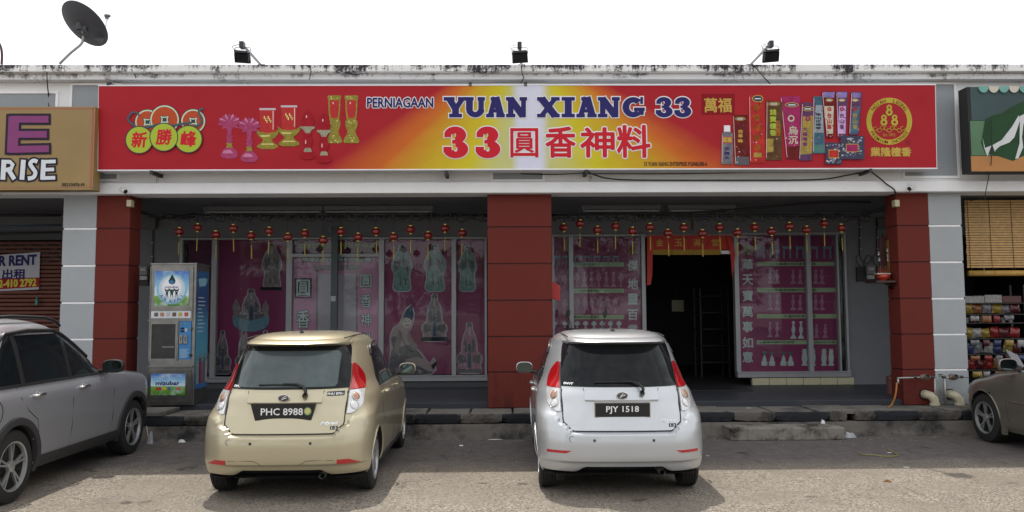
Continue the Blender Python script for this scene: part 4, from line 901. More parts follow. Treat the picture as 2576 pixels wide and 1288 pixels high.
    if version!='s':
        for s in (-1,1): rstroke(B,car,'crease',[(s*.50,.385),(s*.30,.39),(s*.24,.385),(s*.20,.36),(s*.16,.345)],.004,.0,M_['shut_soft'] if 'shut_soft' in M_ else mat('shut_soft',(.14,.12,.07),.6))
    # sides: glass, pillars, shut lines, handles, mirror
    for s in (-1,1):
        gl=spatch(B,car,'side_window',s,lsp(1.0,1.375,10),tab((1.0,.93),(1.2,1.0),(1.33,1.10),(1.375,1.2)),tab((1.0,2.78),(1.1,2.62),(1.375,2.05)),.005,GLS,30)
        for yb in ((1.80,1.0),(1.20,1.12)):
            spatch(B,car,'pillar_trim',s,lsp(1.0,1.37,6),C(yb[0]-.03),C(yb[0]+.03 if yb[0]>1.5 else yb[0]-.01),.009,TRIM,3,par=gl)
        spatch(B,car,'window_trim',s,[.985,1.003],C(.93),C(2.8),.010,TRIM,20,par=gl)
        rl=MB(); rl.tube([(s*(B.X(y,z)+.012),y,z) for y,z in ((1.0,1.30),(1.10,1.38),(1.3,1.41),(1.7,1.42),(2.0,1.405),(2.15,1.34),(2.4,1.2))],.016,6); rl.build('rain_visor',TRIM,gl,smooth=True,local=True)
        for yb in (.98,1.80,2.72):
            sstroke(B,car,'shut_line',s,[(yb,.98),(yb+.0,.7),(yb+(.0 if yb>1 else .12),.40),(yb+(.0 if yb>1 else .2),.30)] if yb>1 else [(.93,1.0),(.95,.8),(1.0,.62)],.004,-.001,SHUT)
        for yb in (1.15,1.97):
            MB().tube([(s*(B.X(yb,.90)+.0),yb-.01,.90),(s*(B.X(yb,.90)+.035),yb+.01,.902),(s*(B.X(yb,.90)+.035),yb+.14,.906),(s*(B.X(yb,.90)+.0),yb+.17,.905)],.013,8).build('door_handle',pm,car,smooth=True,local=True)
        mirror(car,B,s,2.45,.985,pm)
        for yc in (.60,3.04):
            arch(car,B,s,yc,.29,.327,SHUT)
            MB().tube([(s*(B.X(yc+.327*math.cos(a),.29+.327*math.sin(a))+.002),yc+.327*math.cos(a),.29+.327*math.sin(a)) for a in [-.2+(PI+.4)*i/30 for i in range(31)]],.010,6).build('arch_lip',pm,car,smooth=True,local=True)
            wheel(car,s,.805,yc,.287,.19,.17,style)
        MB().box(s*.77-.03,s*.77+.03,.95,2.68,.20,.27).build('sill',TRIM,car,local=True)
    # roof: gutters and aerial
    for s in (-1,1): MB().tube([(s*.50,.47,1.487),(s*.525,.9,1.503),(s*.525,1.5,1.505),(s*.50,1.85,1.495)],.006,6).build('roof_gutter',SHUT,car,local=True)
    MB().lathe([(.032,0),(.014,.035),(.006,.045)],(0,.72,1.520),12).tube([(0,.72,1.555),(0,.68,1.645)],.0035,6).build('aerial',BLACK,car,smooth=True,local=True)
    car.location=loc; car.scale=(.96,1,1); car.rotation_euler=(0,0,math.radians(rot)); return car
hatch('silver_hatchback','silver five door hatchback with dark rear window and plate PJY 1518',(1.145,7.50,0),-1.0,paint('paint_silver',(.49,.51,.535),.55,.36),GLS,'PJY 1518','seven','s')
hatch('gold_hatchback','champagne gold hatchback with plate PHC 8988 and pale rear window',(-2.01,7.47,0),.3,paint('paint_gold',(.46,.41,.28),.5,.38),GLSB,'PHC 8988','seven','g')

def bigcar(kind,name,label,loc,rot,pm):
    car=thing(name,label,'car',(0,0,0)); suv=kind=='suv'
    if suv:
        rings=[(.24,.84,.14,4.22,.5,.7),(.32,.875,.06,4.32,.5,.7),(.5,.895,.0,4.38,.5,.8),(.75,.905,.02,4.40,.5,.8),(.88,.905,.05,4.36,.5,.8),(.96,.895,.08,4.24,.55,.8),(1.02,.872,.12,3.9,.6,.9),(1.06,.852,.15,3.45,.65,.9),(1.10,.84,.19,3.10,.7,.8),(1.22,.81,.25,2.94,.75,.8),(1.39,.765,.35,2.66,.8,.75),(1.53,.72,.45,2.38,.8,.7),(1.61,.675,.54,2.16,.7,.6),(1.66,.58,.68,1.98,.6,.5),(1.69,.44,.88,1.8,.4,.4),(1.705,.2,1.15,1.5,.2,.2)]
        ax=(.92,3.50); r,rr,ra=.335,.225,.385; zg=(1.075,1.535); zh=.93
        gy0=tab((1.075,.62),(1.25,.75),(1.535,1.0)); gy1=tab((1.075,2.92),(1.22,2.74),(1.39,2.46),(1.535,2.12)); bp_=(1.10,1.98)
    else:
        rings=[(.20,.80,.12,4.42,.5,.9),(.28,.835,.05,4.50,.5,1.0),(.45,.855,.0,4.56,.5,1.05),(.6,.86,.01,4.56,.5,1.05),(.70,.86,.03,4.50,.5,1.05),(.78,.855,.05,4.36,.55,1.05),(.84,.845,.07,4.10,.55,1.0),(.90,.825,.10,3.90,.6,.95),(.95,.80,.14,3.62,.6,.9),(1.0,.775,.3,3.42,.7,.9),(1.1,.74,.55,3.18,.7,.8),(1.25,.68,.85,2.80,.7,.7),(1.36,.62,1.1,2.35,.6,.6),(1.43,.52,1.35,2.12,.5,.5),(1.465,.3,1.6,1.9,.2,.2)]
        ax=(1.0,3.68); r,rr,ra=.315,.205,.36; zg=(.985,1.33); zh=.80
        gy0=tab((.985,.9),(1.33,1.35)); gy1=tab((.985,3.26),(1.1,3.04),(1.33,2.58)); bp_=(1.4,2.1)
    B=Body(rings,2.7); zs=lsp(rings[0][0],.7,26)+lsp(.72,1.1,20)+lsp(1.12,rings[-1][0]-.1,14)+lsp(rings[-1][0]-.09,rings[-1][0],9)
    build_body(B,car,pm,[(a,r,ra) for a in ax],zs)
    MB().poly([(x,y,.26) for x,y,_ in B.ring(.26)]).build('underbody',SHUT,car,local=True)
    for s in (-1,1):
        gl=spatch(B,car,'side_window',s,lsp(zg[0],zg[1],12),gy0,gy1,.005,GLS,34)
        for yb in bp_: spatch(B,car,'pillar_trim',s,lsp(zg[0],zg[1],6),C(yb-.035),C(yb+.035),.009,TRIM,3,par=gl)
        spatch(B,car,'window_trim',s,[zg[0]-.022,zg[0]+.002],C(.6 if suv else .95),C(2.93 if suv else 3.24),.011,TRIM if suv else CHR,24,par=gl)
        if suv: MB().tube([(s*(B.X(y,z)+.014),y,z) for y,z in ((.85,1.46),(1.0,1.55),(1.4,1.575),(1.9,1.565),(2.12,1.52),(2.4,1.40),(2.65,1.25))],.022,6).build('rain_visor',TRIM,gl,smooth=True,local=True)
        lo=.34
        for yb,tp in ((bp_[1],zg[0]),(2.93 if suv else 3.2,zg[0]-.02)): sstroke(B,car,'shut_line',s,[(yb,tp-.01),(yb-.02,.85),(yb-.02,.55),(yb-.05,lo)],.0045,-.001,SHUT)
        sstroke(B,car,'shut_line',s,[(.98,zg[0]-.02),(1.0,.95),(1.12,.82),(1.28,.72),(1.34,.5),(1.34,lo)],.0045,-.001,SHUT)
        for yb in (bp_[0]+.10,bp_[1]+.12):
            hz=.95 if suv else .82
            MB().tube([(s*(B.X(yb,hz)),yb-.01,hz),(s*(B.X(yb,hz)+.035),yb+.01,hz+.003),(s*(B.X(yb,hz)+.035),yb+.15,hz+.008),(s*(B.X(yb,hz)),yb+.18,hz+.008)],.014,8).build('door_handle',CHR if suv else pm,car,smooth=True,local=True)
            el=MB().lathe([(.045,0),(.04,.004),(0,.004)],(s*(B.X(yb,hz)+0),yb+.08,hz),18,'X').build('handle_cup',pm,car,local=True)
        if suv:
            ellp=[(s*(B.X(.62+.075*math.cos(a),.86+.10*math.sin(a))+.001),.62+.075*math.cos(a),.86+.10*math.sin(a)) for a in [2*PI*i/24 for i in range(25)]]
            MB().tube(ellp,.004,5).build('fuel_flap',SHUT,car,local=True)
            MB().tube([(s*.60,.70,1.66),(s*.60,.80,1.70),(s*.60,1.3,1.715),(s*.60,1.9,1.70),(s*.60,2.1,1.665),(s*.61,2.2,1.61)],.018,8).build('roof_rail',BLACK,car,smooth=True,local=True)
            spatch(B,car,'sill_cladding',s,lsp(.245,.36,4),C(ax[0]+.37),C(ax[1]-.37),.018,CLAD,20)
        mirror(car,B,s,2.62 if suv else 3.02,zg[0]-.0,pm if not suv else TRIM,1.12)
        for yc in ax:
            arch(car,B,s,yc,r,ra+.002,SHUT)
            A=[-.30+(PI+.6)*i/34 for i in range(35)]
            if suv:
                rw=[[(s*(B.X(yc+q*math.cos(a),max(.25,r+q*math.sin(a)))+o),yc+q*math.cos(a),max(.22,r+q*math.sin(a))) for a in A] for q,o in ((ra-.012,-.03),(ra-.010,.022),(ra+.02,.026),(ra+.055,.022),(ra+.062,-.004))]
                MB().grid(rw).build('arch_cladding',CLAD,car,smooth='auto',local=True)
            else: MB().tube([(s*(B.X(yc+ra*math.cos(a),max(.21,r+ra*math.sin(a)))+.002),yc+ra*math.cos(a),max(.21,r+ra*math.sin(a))) for a in A],.010,6).build('arch_lip',pm,car,smooth=True,local=True)
            wheel(car,s,.89 if suv else .84,yc,r,rr,.215 if suv else .19,'double')
        if not suv:
            MB().box(s*.845-.02,s*.845+.02,ax[1]-.47,ax[1]-.40,.16,.36).build('mud_flap',pm,car,local=True)
            sstroke(B,car,'side_moulding',s,[(1.4,.60),(2.2,.60),(3.1,.59)],.012,.004,pm)
    zt_,zb_=(1.52,1.10) if suv else (1.32,.98)
    rpatch(B,car,'rear_window',lsp(zb_,zt_,12),lambda z:-(.60-.25*(z-zb_)),lambda z:.60-.25*(z-zb_),.006,GLS,20)
    for s in (-1,1): rpatch(B,car,'tail_light',lsp(.84 if suv else .70,1.04 if suv else .88,8),C(s*.52),C(s*.80),.012,LRED,8)
    MB().box(-.26,.26,B.R(0,.72)-.012,B.R(0,.72)+.02,.68,.79).build('number_plate',PLB,car,local=True)
    if not suv:
        for s in (-1,1):
            P=[]
            for i in range(7):
                z=.58+.15*i/6; P.append([Vector((s*(.62+.16*u),B.Fr(.62+.16*u,z)+.008,z)) for u in (0,.25,.5,.75,1)])
            MB().grid(P).build('headlight',LCLR,car,smooth=True,local=True)
    car.location=loc; car.rotation_euler=(0,0,math.radians(rot)); return car
bigcar('suv','grey_suv','dark silver grey crossover car with black wheel arches at the left edge',(-5.36,6.62,0),1.6,paint('paint_grey',(.44,.45,.49),.6,.36))
bigcar('sedan','olive_sedan','dull olive grey saloon car with its nose at the right edge',(7.17,6.85,0),-.6,paint('paint_olive',(.19,.175,.145),.5,.38))
# ------------------------------------------------------------------ posters behind the glass
YQ=YW+.06; qz=lambda x,y,k=0:V(x,y,YQ-k)
PUP=mat('poster_plum',(.235,.016,.088),.6,var=.4,scale=.8); PUPD=mat('poster_plum_dark',(.11,.008,.046),.6,var=.3,scale=.8); PNKP=mat('poster_pink',(.50,.20,.32),.6,var=.25,scale=1); GRPO=mat('poster_grey',(.40,.31,.36),.6,var=.15,scale=1.2)
STN=mat('print_stone',(.26,.19,.20),.6,var=.8,scale=14); STN2=mat('print_stone_dark',(.13,.105,.12),.6,var=.7,scale=16); JADE=mat('print_jade',(.17,.25,.23),.6,var=.7,scale=14); SKN=mat('print_skin',(.36,.25,.25),.6,var=.25,scale=9); BLU=mat('print_cap_blue',(.06,.085,.14),.6,var=.4,scale=12); GLW=mat('print_glow',(.42,.36,.40),.6,var=.3,scale=5); SILV=mat('print_silver_text',(.48,.50,.48),.6,var=.3,scale=9); OLV=mat('print_olive_text',(.17,.16,.03),.6,var=.3); BND=mat('print_band',(.34,.40,.25),.6,var=.2,scale=3); BNDT=mat('print_band_text',(.06,.06,.035),.6); LBL=mat('print_light_blue',(.15,.25,.32),.6,var=.5,scale=20); GHO=mat('print_ghost',(.36,.17,.23),.6,var=.7,scale=18)
def poster(name,label,x0,x1,y0,y1,m):
    a=qz(x0,y1); c=qz(x1,y0); t=thing(name,label,'poster',(0,YQ,a.z)); MB().box(a.x,c.x,YQ,YQ+.004,a.z,c.z).build('backing',m,t); return t
def qflat(par,pts,k,m,name): return MB().poly([qz(x,y,k) for x,y in pts]).build(name,m,par)
def blobpts(pts,k=3): 
    P=wave(pts+[pts[0]],k)[:-1]; return P
def grow(pts,d):
    cx=sum(p[0] for p in pts)/len(pts); cy=sum(p[1] for p in pts)/len(pts); out=[]
    n_=len(pts)
    A=sum(pts[i][0]*pts[(i+1)%n_][1]-pts[(i+1)%n_][0]*pts[i][1] for i in range(n_)); sg=1 if A>0 else -1
    for i in range(n_):
        a=Vector(pts[i-1]); c=Vector(pts[(i+1)%n_]); t_=(c-a); t_=t_.normalized() if t_.length else Vector((1,0)); out.append((pts[i][0]+sg*t_.y*d,pts[i][1]-sg*t_.x*d))
    return out
def detail(par,f,X,Y,w_,h,kind,m,m2):
    """face, beard, hat, sleeves, robe folds and trim of a printed figure, each a small flat shape"""
    k=[.0026]
    def q(pts,mm,nm): k[0]+=.00012; return qflat(par,pts,k[0],mm,nm)
    hy=.11 if kind=='stand' else .13; rx=.17 if kind=='stand' else .15
    E_=lambda u,v,a,b_,n=12:[(X(u+a*math.cos(2*PI*i/n)),Y(v+b_*math.sin(2*PI*i/n))) for i in range(n)]
    q([(X(-rx*1.5),Y(hy-.05)),(X(-rx*.9),Y(.0)),(X(0),Y(-.02)),(X(rx*.9),Y(0)),(X(rx*1.5),Y(hy-.05))],m2,'hat_print')
    q(E_(0,hy,rx,.055),SKN,'face_print'); q([(X(-rx*.6),Y(hy+.035)),(X(rx*.6),Y(hy+.035)),(X(rx*.15),Y(hy+.14)),(X(-rx*.15),Y(hy+.13))],GLW,'beard_print')
    if kind=='stand':
        q([(X(-.75),Y(.36)),(X(-.1),Y(.30)),(X(-.15),Y(.44)),(X(-.62),Y(.60))],m2,'sleeve_print'); q([(X(.75),Y(.36)),(X(.1),Y(.30)),(X(.2),Y(.46)),(X(.60),Y(.62))],m2,'sleeve_print')
        for i in range(4): u=-.45+.24*i; q([(X(u),Y(.66+.05*(i%2))),(X(u+.05),Y(.64)),(X(u+.10+.05*(i%2)),Y(.9)),(X(u-.02),Y(.86))],m2 if i%2 else m,'fold_print')
        q([(X(.62),Y(.15)),(X(.68),Y(.15)),(X(.55),Y(.85)),(X(.49),Y(.85))],m2,'staff_print')
    else:
        q([(X(-.9),Y(.62)),(X(-.3),Y(.66)),(X(-.2),Y(.78)),(X(-.8),Y(.82))],m2,'knee_print'); q([(X(.9),Y(.62)),(X(.3),Y(.66)),(X(.2),Y(.78)),(X(.8),Y(.82))],m2,'knee_print')
        q([(X(-.5),Y(.40)),(X(-.25),Y(.3)),(X(-.15),Y(.58)),(X(-.4),Y(.60))],m2,'sleeve_print'); q([(X(.5),Y(.40)),(X(.25),Y(.3)),(X(.15),Y(.58)),(X(.4),Y(.60))],m2,'sleeve_print')
        q([(X(-.12),Y(.42)),(X(.12),Y(.42)),(X(.16),Y(.9)),(X(-.16),Y(.9))],BLU,'sash_print'); q([(X(-.95),Y(.92)),(X(.95),Y(.92)),(X(1),Y(1)),(X(-1),Y(1))],m2,'base_print')
    for i in range(26):
        v=R_.uniform(.24,.92); u=R_.uniform(-.5,.5)*(1 if v<.6 else 1.1); s=R_.uniform(.03,.09); q([(X(u),Y(v)),(X(u+s),Y(v+.01)),(X(u+s*.6),Y(v+R_.uniform(.02,.06)))],R_.choice([GLW,m2,SKN,SILV,m]),'ornament_print')
    return f
def statue(par,cx,yt,yb,w_,kind,m,m2=None):
    """printed figure with a pale rim: standing or seated silhouette, robe folds and base"""
    h=yb-yt; X=lambda u:cx+u*w_/2; Y=lambda v:yt+v*h; m2=m2 or STN2
    if kind=='stand': S=[(0,0),(.26,.03),(.30,.12),(.55,.2),(.82,.34),(.95,.5),(.72,.62),(.78,.82),(.85,.93),(.6,1),(0,1)]
    elif kind=='seat': S=[(0,0),(.20,.02),(.24,.15),(.42,.24),(.58,.42),(.62,.58),(.95,.66),(1,.76),(.85,.84),(.95,.97),(.6,1),(0,1)]
    elif kind=='vase': S=[(0,0),(.5,.02),(.45,.12),(.25,.2),(.5,.35),(.65,.5),(.4,.68),(.3,.76),(.7,.86),(1,.95),(.9,1),(0,1)]
    elif kind=='lotus': S=[(0,.05),(.2,0),(.35,.15),(.7,.08),(.6,.3),(1,.3),(.8,.5),(.4,.62),(.2,.66),(.2,.85),(.5,.95),(.5,1),(0,1)]
    elif kind=='pine': S=[(0,0),(.3,.0),(.7,-.02),(.45,.1),(.85,.14),(.5,.24),(.75,.35),(.85,.55),(.7,.75),(.5,.82),(.9,.95),(.85,1),(0,1)]
    elif kind=='gate': S=[(0,.30),(.45,.30),(.45,.95),(.75,.95),(.75,.3),(.8,.25),(1,.05),(.8,.14),(0,.14)]
    P=[(X(u),Y(v)) for u,v in S]+[(X(-u),Y(v)) for u,v in S[::-1] if u>0]
    if kind!='gate' : P=blobpts(P,2) if kind in('stand','seat','vase') else P
    if w_>24 and kind!='gate': qflat(par,grow(P,2.2),.0012,GLW,'figure_rim')
    f=qflat(par,P,.002,m,'figure')
    if kind in('stand','seat') and w_>30: return detail(par,f,X,Y,w_,h,kind,m,m2)
    if kind in('stand','seat') and w_>24:
        hd=[(X(0)+w_*.10*math.cos(a),Y(.09)+h*.055*math.sin(a)) for a in [2*PI*i/14 for i in range(14)]]; qflat(par,hd,.0028,SKN,'face_print')
        for i in range(7):
            u=R_.uniform(-.5,.5); v=R_.uniform(.25,.75); qflat(par,[(X(u),Y(v)),(X(u+R_.uniform(-.15,.15)),Y(v+.2)),(X(u+.1),Y(v+.16))],.003+.0001*i,m2 if i%2 else GLW,'fold_print')
        if kind=='seat': qflat(par,[(X(-.85),Y(.9)),(X(.85),Y(.9)),(X(.95),Y(1)),(X(-.95),Y(1))],.0038,m2,'base_print')
    return f
def qtext(par,s,x0,y0,x1,y1,m,k=.004,bold=.006,name='lettering'): return fit_text(s,qz(x0,y1,k),qz(x1,y0,k),m,par,name,bold=bold)
def qout(par,s,x0,y0,x1,y1,m,om,b=.006,o=.009): 
    fit_text(s,qz(x0,y1,.003),qz(x1,y0,.003),om,par,'letter_outline',bold=b,out=o); fit_text(s,qz(x0,y1,.006),qz(x1,y0,.006),m,par,'lettering',bold=b)
p=poster('window_poster','narrow dark plum poster behind the glass next to the water machine',466,536,600,942,PUPD)
statue(p,520,880,938,24,'stand',STN)
p=poster('window_poster','plum poster with goddess on a lotus and a pagoda statue behind glass',543,722,600,942,PUP)
statue(p,684,612,726,50,'stand',STN); qflat(p,[(656,722),(708,722),(710,730),(654,730)],.0045,BLK,'base_print')
statue(p,632,728,826,72,'seat',STN); statue(p,594,752,800,20,'stand',STN); statue(p,668,756,802,20,'stand',STN)
qflat(p,blobpts([(585,795),(605,800),(630,806),(655,800),(676,795),(672,820),(645,834),(610,832),(588,818)]),.0046,LBL,'wave_print')
for c_ in (560,613,668): statue(p,c_,832,940,40,'seat',STN)
p=poster('transom_poster','dark plum strip lettered in dim olive characters above the glass door',733,955,600,636,PUPD)
qtext(p,'本號批發與零售精美神桌',748,611,944,626,OLV,bold=.003)
p=poster('door_poster','pink grey poster with carved arch and big outlined seal characters on the glass door',735,954,645,942,PNKP)
qflat(p,[(800,690),(895,690),(895,942),(800,942)],.001,GRPO,'arch_opening_print')
for (a,b_,c,d) in ((790,672,905,680),(795,680,800,942),(895,680,900,942),(786,666,909,672)): qflat(p,[(a,b_),(c,b_),(c,d),(a,d)],.0015,STN,'arch_print')
qout(p,'神像及各種神料用品等.',758,646,938,660,SILV,BLK,.002,.007)
for ch,y0_ in (('圓',703),('香',780),('神',862)): qout(p,ch,745,y0_,780,y0_+46 if ch=='香' else y0_+42,SILV,BLK,.005,.010)
vst=[dict(p=[(742,701),(783,701),(783,749),(742,749),(742,701)],w=2)]
mb=MB()
for (a,b_,c,d) in ((741,700,784,702.5),(741,747.5,784,750),(741,702.5,743.5,747.5),(781.5,702.5,784,747.5)): mb.poly([qz(a,d,.007),qz(c,d,.007),qz(c,b_,.007),qz(a,b_,.007)])
tag(mb.build('seal_border',BLK,p),kind='stuff')
for ch,y0_ in (('圓',690),('香',740),('神',788),('料',836)): qout(p,ch,906,y0_,935,y0_+34,SILV,BLK,.003,.008)
p=poster('window_poster','plum poster with old monk in a pointed blue cap and a seated bearded god',966,1139,600,942,PUP)
statue(p,1011,616,732,52,'stand',JADE); statue(p,1094,614,732,56,'stand',JADE); statue(p,1093,740,858,62,'seat',STN); qflat(p,[(1062,848),(1126,848),(1132,858),(1056,858)],.005,BLK,'base_print')
monk=[(1035,768),(1041,790),(1038,812),(1030,830),(1028,850),(1038,870),(1060,890),(1080,915),(1092,900),(1094,918),(1086,940),(985,940),(980,915),(984,880),(982,850),(990,826),(1004,818),(1012,800),(1020,780)]
monk=blobpts(monk,2); qflat(p,grow(monk,2.5),.0012,GLW,'figure_rim'); qflat(p,monk,.002,SKN,'figure')
qflat(p,[(1037,766),(1041,790),(1037,806),(1014,798),(1022,780)],.003,BLU,'cap_print'); qflat(p,disc_pts(1024,812,11,13,16),.0034,mat('print_face',(.52,.40,.38),.6,var=.15),'face_print')
qflat(p,blobpts([(985,880),(1010,872),(1032,868),(1060,893),(1070,925),(1085,940),(985,940)]),.004,STN2,'robe_print'); qflat(p,blobpts([(984,850),(996,846),(1004,868),(990,880)]),.0044,STN2,'robe_print')
for (a_,b_,c_,d_) in ((1017,808,1021,809.5),(1026,807,1030,808.5),(1019,817,1029,819)): qflat(p,[(a_,b_),(c_,b_),(c_,d_),(a_,d_)],.0042,BLK,'face_line')
qflat(p,blobpts([(1002,828),(1012,840),(1008,866),(1000,888),(992,880),(998,850)]),.0046,mat('print_arm',(.24,.17,.17),.6,var=.2),'arm_print')
qflat(p,blobpts([(1030,828),(1036,850),(1050,870),(1044,880),(1030,866),(1024,846)]),.0047,M_['print_arm'],'arm_print')
qflat(p,blobpts([(1020,905),(1045,898),(1068,905),(1084,922),(1096,912),(1094,926),(1080,934),(1050,920),(1024,922)]),.0050,SKN,'leg_print')
qflat(p,[(1084,920),(1098,908),(1100,914),(1090,930)],.0052,BLK,'shoe_print')
vb_=MB()
for i in range(16): 
    u=i/15; vb_.poly([qz(x,y,.005) for x,y in disc_pts(1006+34*u,835+50*u+14*math.sin(u*PI),1.6,1.6,6)])
tag(vb_.build('bead_print',BLK,p),kind='stuff')
for q in range(8): a=R_.uniform(990,1050); c=R_.uniform(885,930); qflat(p,[(a,c),(a+12,c+4),(a+8,c+12)],.0055+.0001*q,R_.choice([STN,SKN,BLU]),'fold_print')
p=poster('window_poster','plum poster strip with faded figures beside the centre red pillar',1146,1220,600,942,PUP)
statue(p,1176,618,732,46,'stand',JADE); statue(p,1181,812,938,62,'seat',GHO)
# right bay
def bands(par,x0,x1,rows):
    for (y0_,y1_,s,tx0,tx1) in rows:
        qflat(par,[(x0,y0_),(x1,y0_),(x1,y1_),(x0,y1_)],.001,BND,'band_print'); qtext(par,s,tx0,y0_+2,tx1,y1_-2,BNDT,.003,.001)
p=poster('window_poster','narrow plum poster of crystal lamps between centre pillar and mullion',1390,1433,597,942,PUP)
for c_ in (1400,1421): statue(p,c_,640,668,17,'gate',LBL)
for c_ in (1396,1421): statue(p,c_,690,724,16,'lotus',GHO); statue(p,c_,750,790,16,'lotus',GHO); statue(p,c_,808,824,14,'lotus',SILV)
p=poster('window_poster','plum poster of crystal lamps with couplet characters beside the dark doorway',1441,1612,597,942,PUP)
for i in range(5): statue(p,1453+i*24,640,668,18,'gate',LBL)
bands(p,1441,1570,[(660,671,'水晶蓮花七星燈',1450,1502),(726,737,'七彩水晶蓮花燈',1455,1505),(792,803,'奥地利LED水晶蓮花',1443,1507)])
for i in range(7): statue(p,1451+i*18.5,684,722,15,'vase' if i%3 else 'lotus',GHO)
for i in range(6): statue(p,1452+i*19,745,788,16,'lotus',GHO)
for i in range(6): statue(p,1452+i*21,807,826,15,'lotus',SILV)
for ch,y0_ in (('人',613),('傑',654),('地',700),('靈',738),('百',778),('業',816)): qtext(p,ch,1579,y0_,1605,y0_+28,SILV if ch!='人' else OLV,.004,.005)
p=poster('window_poster','large plum poster with column of silver characters right of the doorway',1858,2031,591,939,PUP)
for ch,y0_ in zip('物華天寶萬事如意',(614,651,690,730,770,808,848,884)): qtext(p,ch,1868,y0_,1894,y0_+28,SILV if ch!='物' else OLV,.004,.005)
bands(p,1904,2031,[(659,669,'水晶鑽石旺來富貴',1950,2028),(724,735,'水晶長明鎮財如意',1950,2028),(790,801,'水晶旺旺燈',1972,2025),(856,866,'水晶長明鎮財旺來燈',1908,1998)])
for i in range(4): statue(p,1920+i*33-6,615,652,26,'gate',LBL)
for y0_,y1_ in ((678,714),(742,780)):
    for c_ in (1937,1955,1995,2013): statue(p,c_,y0_,y1_,14,'vase',GHO)
for c_ in (1937,1955): statue(p,c_,810,848,13,'vase',GHO)
for c_ in (1996,2015): statue(p,c_,808,852,15,'vase',SILV)
PIN=mat('print_pine_green',(.06,.16,.11),.6)
for c_ in (1923,1942,1971,1989): statue(p,c_,892,920,16,'seat',SILV); statue(p,c_,884,894,12,'lotus',PIN)
for c_ in (2024,): statue(p,c_,878,920,17,'pine',SILV)
p=poster('window_poster','narrow plum poster strip with pineapple lamps by the dark filler panel',2039,2107,591,939,PUP)
bands(p,2039,2104,[(659,669,'燈',2042,2052),(724,735,'燈',2042,2052),(790,801,'',0,1) if 0 else (790,801,'燈',2042,2052),(856,866,'招財旺來燈',2048,2102)])
for i in range(2): statue(p,2047+i*34,615,652,26,'gate',LBL)
for y0_,y1_ in ((678,714),(742,780)):
    for c_ in (2052,2068): statue(p,c_,y0_,y1_,14,'vase',GHO)
for c_ in (2054,2076): statue(p,c_,815,850,14,'vase',GHO)
for c_ in (2045,2073,2091): statue(p,c_,878,920,16,'pine',SILV)
# steel post at the middle of the left bay, number plates
pt=V(841,760,YW-.25); MB().box(pt.x-.055,pt.x+.055,YW-.30,YW-.19,ZF,zc(568,YW-.25)).build('post',mat('post_teal',(.055,.075,.08),.6),thing('steel_post','slate green steel post in front of the glass door poster','post',(pt.x,YW-.25,ZF)))
pp=V(841,752,YW-.31); MB().box(pp.x-.06,pp.x+.02,YW-.305,YW-.301,pp.z-.04,pp.z+.05).build('notice',mat('notice_paper',(.35,.38,.40),.6),bpy.data.objects['steel_post'])
for s,x0_,x1_,yy,lab in (('2368',828,850,577,'small white number plate 2368 on the wall above the glass door'),('2369',2117,2141,551,'small white number plate 2369 at the top right of the verandah wall')):
    a=V(x0_,yy+6,YW-.01); c=V(x1_,yy-6,YW-.01); t=thing('number_sign',lab,'sign',(a.x,YW-.01,a.z)); MB().box(a.x,c.x,YW-.012,YW-.001,a.z,c.z).build('plate',mat('plate_dull',(.28,.29,.29),.5),t); fit_text(s,(a.x+.015,YW-.015,a.z+.012),(c.x-.015,YW-.015,c.z-.012),BLK,t,bold=.0015)
# doorway: red silk banner, curtains, dim rack and bag inside
RS=mat('red_silk',(.42,.022,.012),.6,var=.3,scale=4); t=thing('door_banner','red silk banner with gold characters and yellow fringe over the doorway','banner',(V(1740,600,YW-.06).x,YW-.06,V(1740,640,YW).z))
def cloth(x0,x1,y0,y1,Y,m,par,name,amp=.012,fr=60):
    P=[]
    for i in range(9):
        v=i/8; P.append([V(x0+(x1-x0)*j/40,y0+(y1-y0)*v,Y)+Vector((0,-amp*math.sin(j/40*fr*(x1-x0)/220+v)*(.3+v),0)) for j in range(41)])
    return MB().grid(P).build(name,m,par,smooth=True)
cloth(1632,1834,592,628,YW-.07,RS,t,'cloth'); cloth(1638,1812,628,641,YW-.07,mat('fringe_gold',(.32,.20,.02),.7,var=.4,scale=60),t,'fringe',.008,160)
for ch,xx in zip('金玉滿堂',(1650,1697,1743,1790)): vtext(ch,xx,601,xx+19,619,YW-.10,mat('silk_gold',(.5,.28,.03),.5),t,bold=.003)
for (pts,) in (([(1628,592),(1648,592),(1642,640),(1641,690),(1637,716),(1628,718)],),([(1828,592),(1842,592),(1850,640),(1846,680),(1842,700),(1838,640)],)):
    MB().prism([V(x,y,YW-.10) for x,y in pts],(0,.02,0)).build('side_drape',RS,t)
p_=V(1813,632,YW-.05); MB().box(p_.x,V(1846,632,YW).x,YW-.06,YW-.04,p_.z-.05,p_.z+.01).build('rail',LINE,t)
DM=mat('dim_metal',(.022,.022,.022),.5); t=thing('display_rack','dim metal display rack standing inside the dark doorway','rack',(V(1790,900,16).x,16,ZF))
mb=MB(); 
a=V(1765,900,16.0).x; c=V(1835,900,16.0).x
for xx in (a,c): MB().box(xx-.015,xx+.015,16,16.03,ZF,2.2).build('upright',DM,t); MB().box(xx-.015,xx+.015,16.5,16.53,ZF,2.2).build('upright',DM,t)
for k in range(5): MB().box(a,c,16,16.53,.7+k*.33,.72+k*.33).build('shelf',DM,t)
q=V(1705,760,16.2); t=thing('hanging_packet','crumpled foil packet hanging in the dark shop doorway','packet',(q.x,16.2,q.z-.2)); MB().box(q.x-.13,q.x+.13,16.2,16.24,q.z-.2,q.z+.05).build('foil',mat('foil_dim',(.05,.047,.03),.3,.6,var=.8,scale=25),t,bevel=.01)
MB().tube([(q.x,16.22,q.z+.05),(q.x,16.22,Z0)],.003,4).build('cord',CABLE,t)
